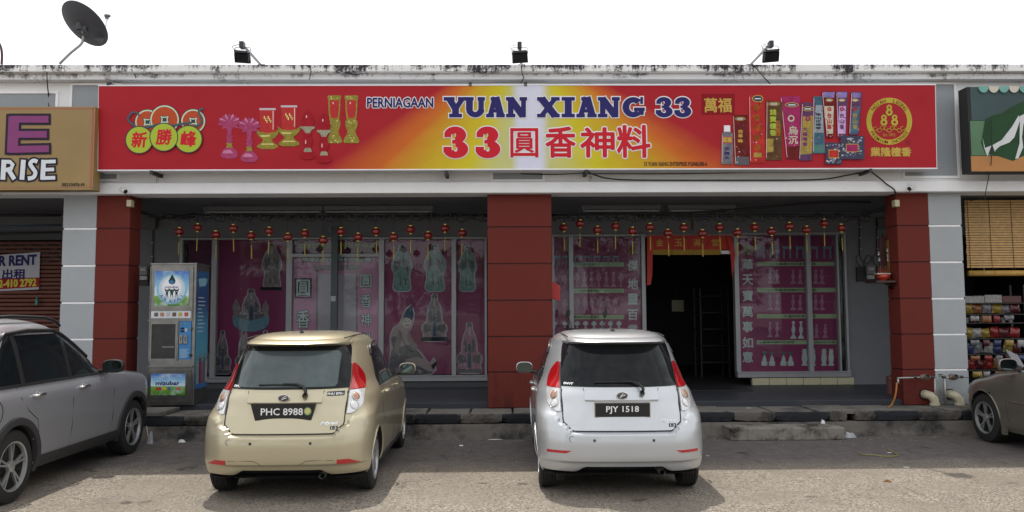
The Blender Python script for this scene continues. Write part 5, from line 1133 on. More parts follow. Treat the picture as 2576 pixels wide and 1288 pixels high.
t=MB().prism([Vector((G(1742,953,ZF+.004).x,G(1742,953,ZF).y,ZF+.004)),G(1840,953,ZF+.004),G(1895,984,ZF+.004),G(1700,984,ZF+.004)],(0,0,.012)).build('rubber_mat',mat('mat_black',(.012,.012,.014),.6)); tag(t,'black rubber mat on the floor in front of the shop doorway','mat')
# ------------------------------------------------------------------ lanterns
LANT=mat('lantern_red',(.17,.007,.006),.35,var=.15,coat=.4); LGOLD=mat('lantern_gold',(.38,.29,.08),.3,.7); TAS=mat('tassel_yellow',(.30,.24,.03),.7,var=.3,scale=40)
YN=12.55
def lantern_proto():
    t=thing('red_lantern','','',(0,0,0)); R=.072
    mb=MB(); rows=[]
    for i in range(13):
        th=-PI/2+PI*i/12*.86+PI*.07; rows.append([((R*math.cos(th)**.8*(1+.035*math.cos(8*2*PI*j/48*1.0)))*math.cos(2*PI*j/48),(R*math.cos(th)**.8*(1+.035*math.cos(8*2*PI*j/48)))*math.sin(2*PI*j/48),R*.78*math.sin(th)) for j in range(49)])
    mb.grid(rows).build('globe',LANT,t,smooth=True,local=True)
    MB().lathe([(0,.052),(.030,.052),(.032,.058),(.032,.070),(0,.072)],n=16).build('top_cap',LGOLD,t,local=True); MB().lathe([(0,-.072),(.026,-.070),(.028,-.056),(.028,-.05),(0,-.05)],n=16).build('bottom_cap',LGOLD,t,local=True)
    MB().lathe([(.013,.072),(.011,.085),(.003,.10)],n=10).build('hook',BLACK,t,local=True)
    MB().tube([(0,0,-.07),(0,0,-.165)],.0016,5).build('tassel_cord',TAS,t,local=True)
    MB().lathe([(.004,-.155),(.010,-.165),(.008,-.18),(.008,-.20),(.009,-.36),(.0,-.365)],n=10).build('tassel',TAS,t,local=True)
    return t
proto=lantern_proto(); first=True
ORD='first second third fourth fifth sixth seventh eighth ninth tenth eleventh twelfth thirteenth fourteenth fifteenth sixteenth seventeenth'.split()
LA=[(451,583),(497,573),(543,591),(587,575),(632,593),(677,582),(724,597),(767,588),(813,605),(858,583),(901,597),(946,583),(990,596),(1033,578),(1077,593),(1120,575),(1163,587)]
LB=[(1418,573),(1459,563),(1503,579),(1548,569),(1591,582),(1635,572),(1680,587),(1720,573),(1767,588),(1810,573),(1855,586),(1898,572),(1941,583),(1986,570),(2029,579),(2073,562),(2117,574)]
zl=zc(546,YN)
for side_,LS in (('left',LA),('right',LB)):
    for i,(x,y) in enumerate(LS):
        p=V(x,y,YN); hi=(y<sum(q[1] for q in LS[max(0,i-1):i+2])/len(LS[max(0,i-1):i+2]))
        lab=f"red lantern with yellow tassel, {ORD[i]} from the left of the {side_} bay, hung {'high' if hi else 'low'}"
        if first: o=proto; o.location=p; first=False
        else: o=dup(proto,p)
        tag(o,lab,'lantern','red lanterns hung along the verandah'); o.rotation_euler=(R_.uniform(-.03,.03),R_.uniform(-.03,.03),R_.uniform(0,6))
        if i in (3,8): pass
        s_=MB().tube([(0,0,.095),(0,0,zl-p.z+.02)],.0028,5).build('string',CABLE,o,local=True)
# festoon: black cable with lamp holders, two runs per bay
for side_,x0_,x1_,LS in (('left',395,1228,LA),('right',1388,2190,LB)):
    t=thing('festoon_cable',f'black festoon cable with empty lamp holders strung across the {side_} bay','cable',(V((x0_+x1_)/2,546,YN).x,YN,zl))
    for run,(yy,dy,YY) in enumerate(((547,3,YN),(541,2,YN+.25),(552,5,YN-.08))):
        P=[]; k=50
        for i in range(k+1): x=x0_+(x1_-x0_)*i/k; P.append(V(x,yy+dy*math.sin(i*1.9+run)+2*math.sin(i*.35+run*2),YY))
        MB().tube(P,.008,5).build('cable',CABLE,t,smooth=True)
        if run<2:
            step=22.5 if run==0 else 24; x=x0_+10+run*9
            while x<x1_-8:
                i=(x-x0_)/(x1_-x0_)*k; p=V(x,yy+dy*math.sin(i*1.9+run)+2*math.sin(i*.35+run*2),YY)
                MB().lathe([(.0,.012),(.024,.010),(.026,-.006),(.020,-.030),(.017,-.052),(0,-.052)],p,10).build('lamp_holder',BLACK,t); x+=step
# ceiling fluorescent battens
TUB=mat('tube_white',(.40,.41,.42),.4); FIX=mat('batten_white',(.16,.165,.175),.5)
for i,(x0_,x1_,lab) in enumerate(((512,812,'long ceiling batten light, leftmost of the four'),(815,1090,'long ceiling batten light left of the centre pillar'),(1463,1662,'long ceiling batten light just right of the centre pillar'),(1680,1850,'long ceiling batten light above the doorway'))):
    a=V(x0_,519,13.2); c=V(x1_,519,13.2); t=thing('batten_light',lab,'light',(a.x,13.2,Z0-.02),'fluorescent battens on the verandah ceiling')
    MB().box(a.x,c.x,13.17,13.23,Z0-.05,Z0+.018).build('housing',FIX,t,bevel=.004); MB().tube([(a.x+.05,13.2,Z0-.075),(c.x-.05,13.2,Z0-.075)],.015,10).build('tube',TUB,t)
    for xx in (a.x+.02,c.x-.05): MB().box(xx,xx+.03,13.18,13.22,Z0-.10,Z0-.05).build('tube_holder',FIX,t)
# conduits and loose cables under the ceiling
def cable(name,label,pts,r=.010,par=None):
    o=MB().tube(pts,r,6).build(name,CABLE,par,smooth=True)
    if par is None: tag(o,label,'cable')
    return o
def wv(P,k=8):
    out=[]
    for i in range(len(P)-1):
        a,b_,c,d=[Vector(P[min(max(j,0),len(P)-1)]) for j in (i-1,i,i+1,i+2)]
        for j in range(k):
            u=j/k; out.append(.5*((2*b_)+(c-a)*u+(2*a-5*b_+4*c-d)*u*u+(3*b_-a-3*c+d)*u**3))
    return out+[Vector(P[-1])]
cable('ceiling_cable','black cable bundle under the ceiling from the left pillar',wv([V(333,512,12.0),V(360,535,12.3),V(420,548,12.6),V(520,541,12.8),V(800,545,12.9),V(1226,541,12.9)]),.022)
cable('ceiling_cable','black cable bundle under the ceiling running to the right pillar',wv([V(1388,541,12.8),V(1700,536,12.8),V(1900,523,12.7),V(2060,510,12.6),V(2190,509,12.5)]),.018)
cable('ceiling_cable','thick dark cable sagging from the right pillar sensor box',wv([V(2248,512,12.0),V(2200,532,12.3),V(2130,543,12.6),V(1900,541,12.8),V(1600,545,12.8)]),.024)
yc=11.62
cable('fascia_cable','black cable looping below the banner from the centre to the right bracket',wv([V(1478,433,11.5),V(1500,441,11.60),V(1530,449,yc),V(1600,453,yc),V(1800,453.5,yc),V(2000,453,yc),V(2080,450,yc),V(2130,441,11.60),V(2185,431,11.5)]),.011)
cable('fascia_cable','thin black cable hugging the underside of the long banner',wv([V(1478,437,11.55),V(1700,437,11.7),V(1900,434,11.7),V(2100,433,11.7),V(2260,432,11.7)]),.007)
cable('fascia_cable','black cable pair hanging from the right bracket to the red pillar',wv([V(2190,431,11.45),V(2215,450,11.6),V(2230,463,11.6),V(2250,478,11.6),V(2252,495,11.7)]),.012)
cable('fascia_cable','thin black cable under the banner left of the centre bracket',wv([V(1310,437,11.7),V(1380,439,11.7),V(1440,437,11.6),V(1476,434,11.5)]),.007)
cable('wall_cable','thin black cable running down the white parapet behind the gold sign',wv([V(118,182,11.49),V(119,210,11.58),V(122,240,11.74),V(123,270,11.74)]),.008)
cable('wall_cable','thin dark wire crossing the parapet from the right floodlight',wv([V(1897,165,11.48),V(1912,183,11.49),V(1925,198,11.58),V(1942,216,11.70)]),.007)
cable('wall_cable','thin wire hanging over the torn green sign at the right edge',wv([V(2495,300,11.25),V(2494,400,11.25),V(2486,450,11.5),V(2475,505,11.6)]),.006)
for nm,lab,x,dx_ in (('sensor_box','small cream box fixed high on the left red pillar',331,0),('sensor_box','small cream box fixed high on the right red pillar',2250,0)):
    a=V(x,513,11.79); o=MB().box(a.x-.035,a.x+.035,11.70,11.80,a.z-.05,a.z+.05).build(nm,mat('cream_box',(.42,.38,.25),.5),bevel=.005); tag(o,lab,'box')
# ------------------------------------------------------------------ roof: floodlights, satellite dish, pole
FLB=mat('flood_black',(.014,.016,.022),.45); ARMW=mat('arm_white',(.60,.60,.63),.5)
def flood(label,xc,yt,yb,wv_,base,tip,lean):
    Y=11.15; a=V(xc-wv_/2,yb,Y); c=V(xc+wv_/2,yt,Y); hx=(c.x-a.x)/2; cx=(a.x+c.x)/2; cz=(a.z+c.z)/2; hz=(c.z-a.z)/2
    t=thing('floodlight',label,'floodlight',(V(*base,11.6).x,11.6,Z4),'black floodlights on the parapet')
    rot=Matrix.Rotation(math.radians(lean[0]),4,'Y')@Matrix.Rotation(math.radians(28),4,'X'); M=Matrix.Translation((cx,Y,cz))@rot
    def P(x,y,z): return M@Vector((x,y,z))
    mb=MB(); mb.prism([P(-hx,-.02,-hz),P(hx,-.02,-hz),P(hx*.96,-.02,hz),P(-hx*.96,-.02,hz)],P(0,.05,0)-P(0,0,0)); mb.build('lamp_body',FLB,t,bevel=.004)
    for i in range(13):
        x=-hx*.86+hx*1.72*i/12; MB().prism([P(x-.003,-.02,-hz*.8),P(x+.003,-.02,-hz*.8),P(x+.003,-.055,-hz*.6),P(x+.003,-.055,hz*.7),P(x-.003,-.02,hz*.8)][0:1]+[P(x-.003,-.055,-hz*.6),P(x-.003,-.055,hz*.7),P(x-.003,-.02,hz*.8)],P(.006,0,0)-P(0,0,0)).build('cooling_fin',FLB,t)
    MB().prism([P(-hx*.9,-.02,hz*.82),P(hx*.9,-.02,hz*.82),P(hx*.86,-.06,hz*.95),P(-hx*.86,-.06,hz*.95)],P(0,.0,.03)-P(0,0,0)).build('top_ledge',mat('flood_grey',(.06,.06,.075),.5),t)
    p1=V(*tip,11.12); p0=Vector((V(*base,11.6).x,11.6,Z4)); d=(p1-p0).normalized(); q=d.cross(Vector((0,1,0))).normalized()*.018
    MB().prism([p0+q,p0-q,p1-q,p1+q],(0,-.032,0)).build('arm',ARMW,t); MB().box(p0.x-.05,p0.x+.05,11.55,11.68,Z4-.002,Z4+.02).build('foot_plate',FLB,t)
    MB().box(p1.x-.03,p1.x+.03,11.06,11.16,p1.z-.06,p1.z+.03).build('clamp',FLB,t,bevel=.003)
    zt=c.z+hz*.55
    MB().tube([P(-hx,0,hz*.55),P(-hx,0,hz*.6)*.0+Vector((cx-hx,Y,zt)),Vector((cx-hx*.85,Y,zt+.02)),Vector((cx+hx*.85,Y,zt+.02)),Vector((cx+hx,Y,zt)),P(hx,0,hz*.55)],.006,6).build('bracket',GALV,t)
    MB().tube(wv([Vector((p1.x,11.1,p1.z)),Vector((p1.x-.13,11.1,p1.z-.03)),Vector((p1.x-.10,11.1,p1.z-.08)),Vector((p1.x,11.1,p1.z-.10))]),.004,5).build('flex',CABLE,t)
flood('black floodlight on a white arm above the left half of the banner',610,130,158,40,(660,161),(610,112),(4,))
flood('black floodlight on a short upright arm above the middle of the banner',1308,130,158,40,(1312,161),(1307,113),(-4,))
flood('black floodlight on a white arm above the right end of the banner',1939,127,156,40,(1884,160),(1938,110),(-5,))
DSH=mat('dish_dark',(.035,.036,.045),.55)
t=thing('satellite_dish','dark grey satellite dish on a bent pole on the left end of the roof','satellite dish',(V(155,160,11.9).x,11.9,Z4))
ctr=V(213,60,11.7); ax_=(Vector((.30,.62,.62))).normalized(); u1=V(250,108,11.7)-V(168,22,11.7); u1=(u1-ax_*u1.dot(ax_)).normalized(); u2=ax_.cross(u1).normalized(); Ra=.385; Rb=.43
rows=[]
for i in range(9):
    q=i/8; rows.append([ctr+u1*Ra*q*math.cos(a)+u2*Rb*.78*q*math.sin(a)+ax_*(-.09*(1-q*q)) for a in [2*PI*j/40 for j in range(41)]])
rows2=[[p+ax_*.012 for p in r_] for r_ in rows[::-1]]
MB().grid(rows+rows2).build('dish',DSH,t,smooth='auto')
bk_=ctr-ax_*.10
MB().tube(wv([V(150,160,11.9),V(178,133,11.85),V(203,112,11.8),V(209,98,11.8),V(211,86,11.78),bk_+Vector((0,0,-.02))]),.020,10).build('pole',GALV,t,smooth=True)
MB().lathe([(.05,-.05),(.05,.05)],bk_,12).box(bk_.x-.09,bk_.x+.10,bk_.y-.02,bk_.y+.04,bk_.z-.06,bk_.z+.02).build('mount',DSH,t)
e1=V(252,106,11.7); e0=V(240,98,11.7); MB().prism([V(236,98,11.68),V(253,108,11.68),V(259,96,11.68)],(0,.04,0)).build('arm_foot',DSH,t)
MB().tube([V(258,90,11.95),V(265,72,12.1),V(269,47,12.25)],.012,8).build('feed_arm',mat('feed_white',(.6,.6,.6),.5),t,smooth=True)
l_=V(269,40,12.25); MB().lathe([(0,-.035),(.028,-.03),(.030,.02),(.018,.05),(0,.05)],l_,12,'X').box(l_.x-.02,l_.x+.02,l_.y-.02,l_.y+.02,l_.z-.05,l_.z+.0).build('receiver',mat('lnb_grey',(.12,.11,.13),.5),t,smooth='auto')
MB().tube(wv([V(270,50,12.25),V(281,56,12.2),V(283,42,12.2),V(274,35,12.2)]),.003,5).build('lead',M_['feed_white'],t)
MB().box(V(150,160,11.9).x-.09,V(150,160,11.9).x+.12,11.8,11.98,Z4-.001,Z4+.035).build('foot_plate',DSH,t,bevel=.005)
o=MB().tube(wv([V(4,162,11.9),V(5,140,11.9),V(3,122,11.9),V(-3,108,11.9),V(-12,102,11.9)]),.018,8).build('bent_pole',mat('pole_brown',(.05,.03,.04),.6),smooth=True); tag(o,'thin dark bent pole standing on the parapet at the far left edge','pole')
# cctv
CW=mat('cctv_white',(.62,.62,.60),.4)
for lab,x,y,dr in (('white bullet security camera on the ledge above the left red pillar',310,479,1),('white bullet security camera on the ledge above the right red pillar',2293,472,-1)):
    p=V(x,y,11.55); t=thing('security_camera',lab,'camera',p)
    d=Vector((dr*.75,-.55,-.35)).normalized(); q=d.to_track_quat('Z','Y').to_matrix().to_4x4()
    def L2(prof,c): m_=MB().lathe(prof,(0,0,0),16); m_.v=[tuple(c+(q@Vector(v))) for v in m_.v]; return m_
    L2([(0,-.07),(.030,-.065),(.033,.045),(.033,.075)],p).build('housing',CW,t,smooth='auto'); L2([(.029,.06),(.026,.05),(0,.05)],p).build('lens',BLACK,t)
    MB().tube([p-d*.05,p+Vector((-dr*.05,.08,.03))],.012,8).lathe([(.035,0),(.035,.02),(0,.02)],p+Vector((-dr*.05,.10,.03)),14,'Y').build('bracket',CW,t)
    MB().tube(wv([p-d*.04,p+Vector((.02*dr,.05,-.06)),p+Vector((.04*dr,.08,-.05))]),.004,5).build('lead',CABLE,t)
# ------------------------------------------------------------------ water vending machine
a=G(373,1018,ZF+.01); Ym=a.y; c=V(487,1018,Ym); zt=V(430,664,Ym).z; x0,x1=a.x,c.x; dp=.52
t=thing('water_vending_machine','tall steel drinking water vending machine with blue sky posters, left of the windows','vending machine',((x0+x1)/2,Ym+dp/2,ZF))
mz=lambda y:V(430,y,Ym).z; mxx=lambda x:V(x,840,Ym).x
MB().box(x0,x1,Ym,Ym+dp,ZF,zt-.01).build('cabinet',STEEL,t,bevel=.006); MB().box(x0-.01,x1+.012,Ym-.02,Ym+dp,zt-.012,zt+.012).build('top_cap',STEEL,t,bevel=.003)
def mp_(xa,ya,xb,yb,m,name,k=.004,par=None,th=.003): 
    p=Vector((mxx(xa),0,mz(yb))); q=Vector((mxx(xb),0,mz(ya))); return MB().box(p.x,q.x,Ym-k,Ym-k+th,p.z,q.z).build(name,m,par or t)
for (xa,ya,xb,yb,nm) in ((376,670,484,776,'door'),(376,778,484,803,'door'),(376,806,450,908,'hatch'),(376,930,484,1012,'door')):
    f=mp_(xa,ya,xb,yb,STEEL,nm,.012,th=.011)
    e=MB(); A,B_,c_,d_=mxx(xa),mxx(xb),mz(yb),mz(ya)
    for bx in ((A,B_,d_-.012,d_),(A,B_,c_,c_+.012),(A,A+.012,c_+.012,d_-.012),(B_-.012,B_,c_+.012,d_-.012)): e.box(bx[0],bx[1],Ym-.022,Ym-.0121,bx[2],bx[3])
    e.build('rim',STEEL,f)
def sky_print(nm,z0,zh_,z1):
    m=bpy.data.materials.new(nm); m.use_nodes=True; n=m.node_tree.nodes; l=m.node_tree.links; b=n['Principled BSDF']; b.inputs['Roughness'].default_value=.35
    tc_=n.new('ShaderNodeTexCoord'); s_=n.new('ShaderNodeSeparateXYZ'); l.new(tc_.outputs['Object'],s_.inputs[0]); r_=n.new('ShaderNodeMapRange'); r_.inputs['From Min'].default_value=z0-ZF; r_.inputs['From Max'].default_value=z1-ZF; l.new(s_.outputs['Z'],r_.inputs['Value'])
    cr=n.new('ShaderNodeValToRGB'); h=zh_; E=cr.color_ramp.elements; E[0].position=0; E[0].color=(.05,.16,.015,1); E[1].position=1; E[1].color=(.035,.13,.42,1)
    for p_,c_ in ((h-.01,(.16,.33,.05)),(h+.01,(.52,.66,.72)),(h+.3,(.20,.40,.62))): e=E.new(p_); e.color=(*c_,1)
    l.new(r_.outputs[0],cr.inputs[0]); nz_=n.new('ShaderNodeTexNoise'); nz_.inputs['Scale'].default_value=9; nz_.inputs['Detail'].default_value=6; l.new(tc_.outputs['Object'],nz_.inputs['Vector'])
    rr=n.new('ShaderNodeMapRange'); rr.inputs['From Min'].default_value=.48; rr.inputs['From Max'].default_value=.7; rr.inputs['To Max'].default_value=.55; l.new(nz_.outputs['Fac'],rr.inputs['Value'])
    x=n.new('ShaderNodeMix'); x.data_type='RGBA'; l.new(rr.outputs[0],x.inputs['Factor']); l.new(cr.outputs[0],x.inputs['A']); x.inputs['B'].default_value=(.6,.68,.72,1); l.new(x.outputs['Result'],b.inputs['Base Color']); return m
ps=mp_(387,682,474,770,sky_print('poster_sky',mz(770),.30,mz(682)),'advert_panel',.018)
def mring(cx,cy,r0,r1,k,m,nm,n_=40):
    mb=MB(); A=[Vector((mxx(cx+r0*math.cos(a)),Ym-k,mz(cy+r0*math.sin(a)))) for a in [2*PI*i/n_ for i in range(n_)]]; B_=[Vector((mxx(cx+r1*math.cos(a)),Ym-k,mz(cy+r1*math.sin(a)))) for a in [2*PI*i/n_ for i in range(n_)]]
    return mb.add(A+B_,[(i,(i+1)%n_,n_+(i+1)%n_,n_+i) for i in range(n_)]).build(nm,m,ps)
def mflat(pts,k,m,nm,par=None): return MB().poly([(mxx(x),Ym-k,mz(y)) for x,y in pts]).build(nm,m,par or ps)
WTR=mat('print_water',(.22,.42,.52),.4,var=.5,scale=40)
mflat(disc_pts(431,727,36,36,40),.0195,mat('print_pale_blue',(.42,.55,.66),.5,var=.1),'disc_print'); mring(431,727,34,38.5,.0200,WTR,'splash_ring'); mflat(disc_pts(431,723,27,27,36),.0204,WHT,'disc_print'); mring(431,723,24.5,25.4,.0207,mat('print_mid_grey',(.25,.27,.3),.5),'fine_ring')
TL2=mat('print_deep_green',(.01,.05,.05),.5)
mflat([(431,690),(437,700),(440,707),(438,713),(431,716),(424,713),(422,707),(426,699)],.0212,TL2,'drop_print'); mflat([(424,708),(431,704),(437,710),(431,715),(425,713)],.0215,mat('print_blue2',(.05,.16,.36),.5),'drop_print')
fit_text('mizubar',(mxx(413),Ym-.0212,mz(725)),(mxx(449),Ym-.0212,mz(719)),NAVY,ps,bold=.001)
for cx_,k_ in ((431,1.0),(419,.8),(443,.8)):
    for poly_ in (disc_pts(cx_,731,3.1*k_,3.1*k_,12),[(cx_-2.2*k_,734),(cx_+2.2*k_,734),(cx_+4*k_,727),(cx_+9*k_,726),(cx_+3.5*k_,736),(cx_+3*k_,750*1.0),(cx_+.5*k_,741),(cx_-.5*k_,741),(cx_-3*k_,750),(cx_-3.5*k_,736),(cx_-9*k_,726),(cx_-4*k_,727)]): mflat(poly_,.0214+.0004*k_,TL2,'figure_print')
s_='AIR ALKALI'
for i,ch in enumerate(s_):
    if ch==' ': continue
    a_=math.radians(215+110*i/9); me=text_mesh(ch); xs_=[v.co.x for v in me.vertices]; m2_=(min(xs_)+max(xs_))/2; k=.068; ro=a_+PI/2; px=mxx(431+31*math.cos(a_)); pz=mz(727-31*math.sin(a_))
    for v in me.vertices: X=(v.co.x-m2_)*k; Z_=(v.co.y-.36)*k; v.co=Vector((px+X*math.cos(ro)-Z_*math.sin(ro),Ym-.0222,pz+X*math.sin(ro)+Z_*math.cos(ro)))
    link('lettering',me,NAVY,ps)
st_=mp_(380,783,480,800,mat('print_strip',(.50,.55,.60),.45,var=.2,scale=12),'advert_strip',.018)
for i in range(6): mflat([(388+i*15.2,786),(398+i*15.2,786),(398+i*15.2,796),(388+i*15.2,796)],.0195,mat('food_%d'%i,((.12,.06,.04),(.35,.16,.10),(.4,.35,.35),(.10,.05,.03),(.40,.30,.06),(.35,.05,.03))[i],.5,var=.7,scale=60),'food_picture',st_)
# dispensing niche
mp_(380,812,446,906,mat('niche_dark',(.035,.033,.032),.35,.5,var=.6,scale=9),'niche',.0135); 
for (xa,ya,xb,yb) in ((379,811,447,815),(379,902,447,906),(379,815,383,902),(443,815,447,902)): mp_(xa,ya,xb,yb,STEEL,'niche_frame',.024,th=.01)
mp_(410,872,440,873.4,GALV,'niche_bar',.022,th=.006)
cp_=mp_(452,808,482,904,mat('panel_blue',(.025,.16,.38),.4,var=.15,scale=3),'control_panel',.016)
for cx_,cy_,mm in ((457,815,'#'),(468,815,'g')): MB().lathe([(.010,0),(.010,-.012),(0,-.012)],(mxx(cx_),Ym-.016,mz(cy_)),12,'Y').build('button',mat('button_green' if mm=='g' else 'button_amber',(.05,.4,.12) if mm=='g' else (.3,.14,.05),.4),cp_)
mflat([(455,824),(464,824),(464,829),(455,829)],.0175,BLK,'display',cp_); mflat([(455,831),(464,831),(464,836),(455,836)],.0175,BLK,'display',cp_); mflat([(466,826),(472,826),(472,834),(466,834)],.0175,mat('label_grey',(.35,.37,.4),.5),'label',cp_)
for (xa,xb) in ((453,461),(463.5,473)):
    MB().box(mxx(xa),mxx(xb),Ym-.030,Ym-.016,mz(865),mz(843)).build('coin_slot',STEEL,cp_,bevel=.003); MB().box((mxx(xa)+mxx(xb))/2-.004,(mxx(xa)+mxx(xb))/2+.004,Ym-.0335,Ym-.030,mz(859),mz(848)).build('slot',BLK,cp_)
for i in range(9): mflat([(454,878+i*2.6),(478-3*(i%3),878+i*2.6),(478-3*(i%3),879+i*2.6),(454,879+i*2.6)],.0175,mat('print_line_pale',(.35,.48,.55),.5),'print_line',cp_)
for yy in (827,894): MB().lathe([(.016,0),(.016,-.02),(.012,-.028),(0,-.028)],(mxx(481),Ym-.016,mz(yy)),12,'Y').build('lock',BLACK if yy>850 else STEEL,t)
mp_(374,920,488,923,STEEL,'ledge',.045,th=.05); mp_(372,804,486,806.5,STEEL,'ledge',.030,th=.035)
lp=mp_(384,940,470,994,sky_print('poster_sky_low',mz(994),.42,mz(940)),'advert_panel',.018)
fit_text('mizubar',(mxx(396),Ym-.020,mz(969)),(mxx(456),Ym-.020,mz(958)),NAVY,lp,bold=.0035)
for i,(cc,xx,ww) in enumerate((((.35,.02,.02),397,14),((.45,.38,.02),414,9),((.10,.06,.28),427,7),((.10,.35,.12),436,9),((.40,.10,.12),448,11))): mflat([(xx,974),(xx+ww,974),(xx+ww,981),(xx,981)],.0198,mat('flag_%d'%i,cc,.5,var=.4,scale=80),'flag_print',lp)
# blue wrap on the right flank
sd=bpy.data.materials.new('wrap_blue'); sd.use_nodes=True; nn_=sd.node_tree; b=nn_.nodes['Principled BSDF']; b.inputs['Roughness'].default_value=.35
tc_=nn_.nodes.new('ShaderNodeTexCoord'); s2=nn_.nodes.new('ShaderNodeSeparateXYZ'); cr=nn_.nodes.new('ShaderNodeValToRGB'); nn_.links.new(tc_.outputs['Object'],s2.inputs[0]); mr_=nn_.nodes.new('ShaderNodeMapRange'); mr_.inputs['From Max'].default_value=zt-ZF; nn_.links.new(s2.outputs['Z'],mr_.inputs['Value']); nn_.links.new(mr_.outputs[0],cr.inputs[0]); nn_.links.new(cr.outputs[0],b.inputs['Base Color'])
E=cr.color_ramp.elements; E[0].position=.10; E[0].color=(.03,.10,.30,1); E[1].position=.95; E[1].color=(.02,.10,.26,1)
for p_,c_ in ((.35,(.06,.30,.42)),(.55,(.05,.25,.42)),(.72,(.015,.05,.17))): e=E.new(p_); e.color=(*c_,1)
wr=MB().box(x1+.001,x1+.004,Ym+.03,Ym+dp-.03,ZF+.22,zt-.10).build('side_wrap',sd,t)
def side(y0,y1,z0,z1,m,nm): return MB().box(x1+.0045,x1+.006,y0,y1,z0,z1).build(nm,m,wr)
for i in range(10): side(Ym+.08,Ym+.22+.16*R_.random(),ZF+1.55-.055*i,ZF+1.565-.055*i,mat('print_line_pale2',(.4,.5,.55),.5),'print_line')
MB().prism([(x1+.0045,Ym+.07,ZF+1.83),(x1+.0045,Ym+.30,ZF+1.86),(x1+.0045,Ym+.44,ZF+1.84),(x1+.0045,Ym+.36,ZF+1.74),(x1+.0045,Ym+.12,ZF+1.72)],(.0012,0,0)).build('splash_print',WTR,wr)
for i,cc in enumerate(((.30,.22,.20),(.06,.05,.06),(.35,.04,.06),(.04,.12,.16),(.30,.28,.26))):
    y0=Ym+.08+.085*i; side(y0,y0+.07,ZF+.30,ZF+.62+.05*(i%2),mat('family_%d'%i,cc,.5,var=.5,scale=20),'figure_print'); MB().lathe([(.028,0),(0,.001)],(x1+.0065,y0+.035,ZF+.66+.05*(i%2)),12,'X').build('face_print',mat('print_face2',(.30,.20,.16),.5),wr)
for i in range(26): MB().lathe([(R_.uniform(.006,.016),0),(0,.001)],(x1+.0062,Ym+R_.uniform(.06,.46),ZF+R_.uniform(.7,1.1)),8,'X').build('drop_print',WTR,wr)
# ------------------------------------------------------------------ meter boards, altars
MBK=mat('board_black',(.018,.018,.018),.6); MTR=mat('meter_grey',(.16,.16,.17),.4); MCL=mat('meter_label',(.4,.4,.4),.5)
def board(label,x0,x1,y0,y1,mts):
    a=V(x0,y1,YW-.05); c=V(x1,y0,YW-.05); t=thing('meter_board',label,'meter board',(a.x,YW-.05,a.z)); MB().box(a.x,c.x,YW-.05,YW-.002,a.z,c.z).build('board',MBK,t)
    for xm,ym in mts:
        p=V(xm,ym,YW-.09); m_=MB().box(p.x-.075,p.x+.075,YW-.13,YW-.05,p.z-.02,p.z+.15).build('meter',MTR,t,bevel=.012); MB().box(p.x-.045,p.x+.045,YW-.134,YW-.13,p.z+.06,p.z+.10).build('dial',MCL,m_); MB().box(p.x-.06,p.x+.06,YW-.11,YW-.05,p.z-.10,p.z-.03).build('terminal_box',MCL,t,bevel=.005)
    return t
board('black electricity meter board on the wall behind the small red altar',2157,2238,671,708,[(2190,688)])
board('black electricity meter board between the left red pillar and the water machine',346,372,675,718,[(361,690)])
for i,(x_,yb_,lab) in enumerate(((2162,600,'first'),(2205,600,'second'),(385,660,'left'))):
    p0=V(x_,548,YW-.02); p1=V(x_,yb_+40 if i<2 else 662,YW-.02); t=thing('conduit',f"thin black cable run down the verandah wall, {('left' if x_<2180 else 'right')+' one above the right meter board' if i<2 else 'beside the water machine'}",'cable',(p0.x,YW-.02,p1.z))
    MB().tube([p0,p1],.010,6).build('cable_run',CABLE,t)
    for k in range(3): z_=p0.z+(p1.z-p0.z)*(.25+.3*k); MB().box(p0.x-.018,p0.x+.018,YW-.034,YW-.002,z_-.008,z_+.008).build('clip',MCL,t)
    if i<2: MB().tube(wv([p1,p1+Vector((.05,0,-.12)),p1+Vector((.16,0,-.16)),p1+Vector((.22,0,-.06)),p1+Vector((.14,0,-.02)),p1+Vector((.08,0,-.14)),p1+Vector((.07,0,-.22))]),.006,5).tube(wv([p1,p1+Vector((-.06,0,-.05)),p1+Vector((-.05,0,-.15)),p1+Vector((.02,0,-.24))]),.006,5).build('cable_loop',CABLE,t)
for lab,x_,y_ in (('grey junction box high on the wall by the left pillar',375,562),('grey junction box high on the wall by the right pillar',2225,562)):
    p=V(x_,y_,YW-.05); o=MB().box(p.x-.13,p.x+.13,YW-.08,YW-.001,p.z-.1,p.z+.1).build('junction_box',mat('jbox',(.085,.08,.08),.5),bevel=.01); tag(o,lab,'box')
LAC=mat('lacquer_brown',(.030,.009,.007),.35,var=.4,scale=10); REDB=mat('urn_red',(.33,.025,.012),.3,var=.3,scale=9)
Ya=12.0; a=V(2193,712,Ya); c=V(2264,706,Ya); t=thing('wall_altar','small red brown altar shelf with urn and joss sticks on the right pillar','altar',(c.x,Ya,a.z))
xb_=xs(2264)-.0; sh_=MB().box(a.x,xb_-.004,Ya-.15,Ya+.22,a.z,a.z+.03).build('shelf',LAC,t,bevel=.004)
MB().prism([(a.x+.22,Ya,a.z-.002),(xb_-.004,Ya,a.z-.002),(xb_-.004,Ya,a.z-.10),(a.x+.34,Ya,a.z-.09),(a.x+.28,Ya,a.z-.05),(a.x+.2,Ya,a.z-.03)],(0,.03,0)).build('shelf_bracket',LAC,t)
zt_a=V(2245,595,Ya).z
pl=MB().prism([(xb_-.14,Ya+.12,a.z+.03),(xb_-.006,Ya+.12,a.z+.03),(xb_-.006,Ya+.12,zt_a),(xb_-.06,Ya+.12,zt_a+.05),(xb_-.12,Ya+.12,zt_a-.02)],(0,.03,0)).build('back_plaque',LAC,t)
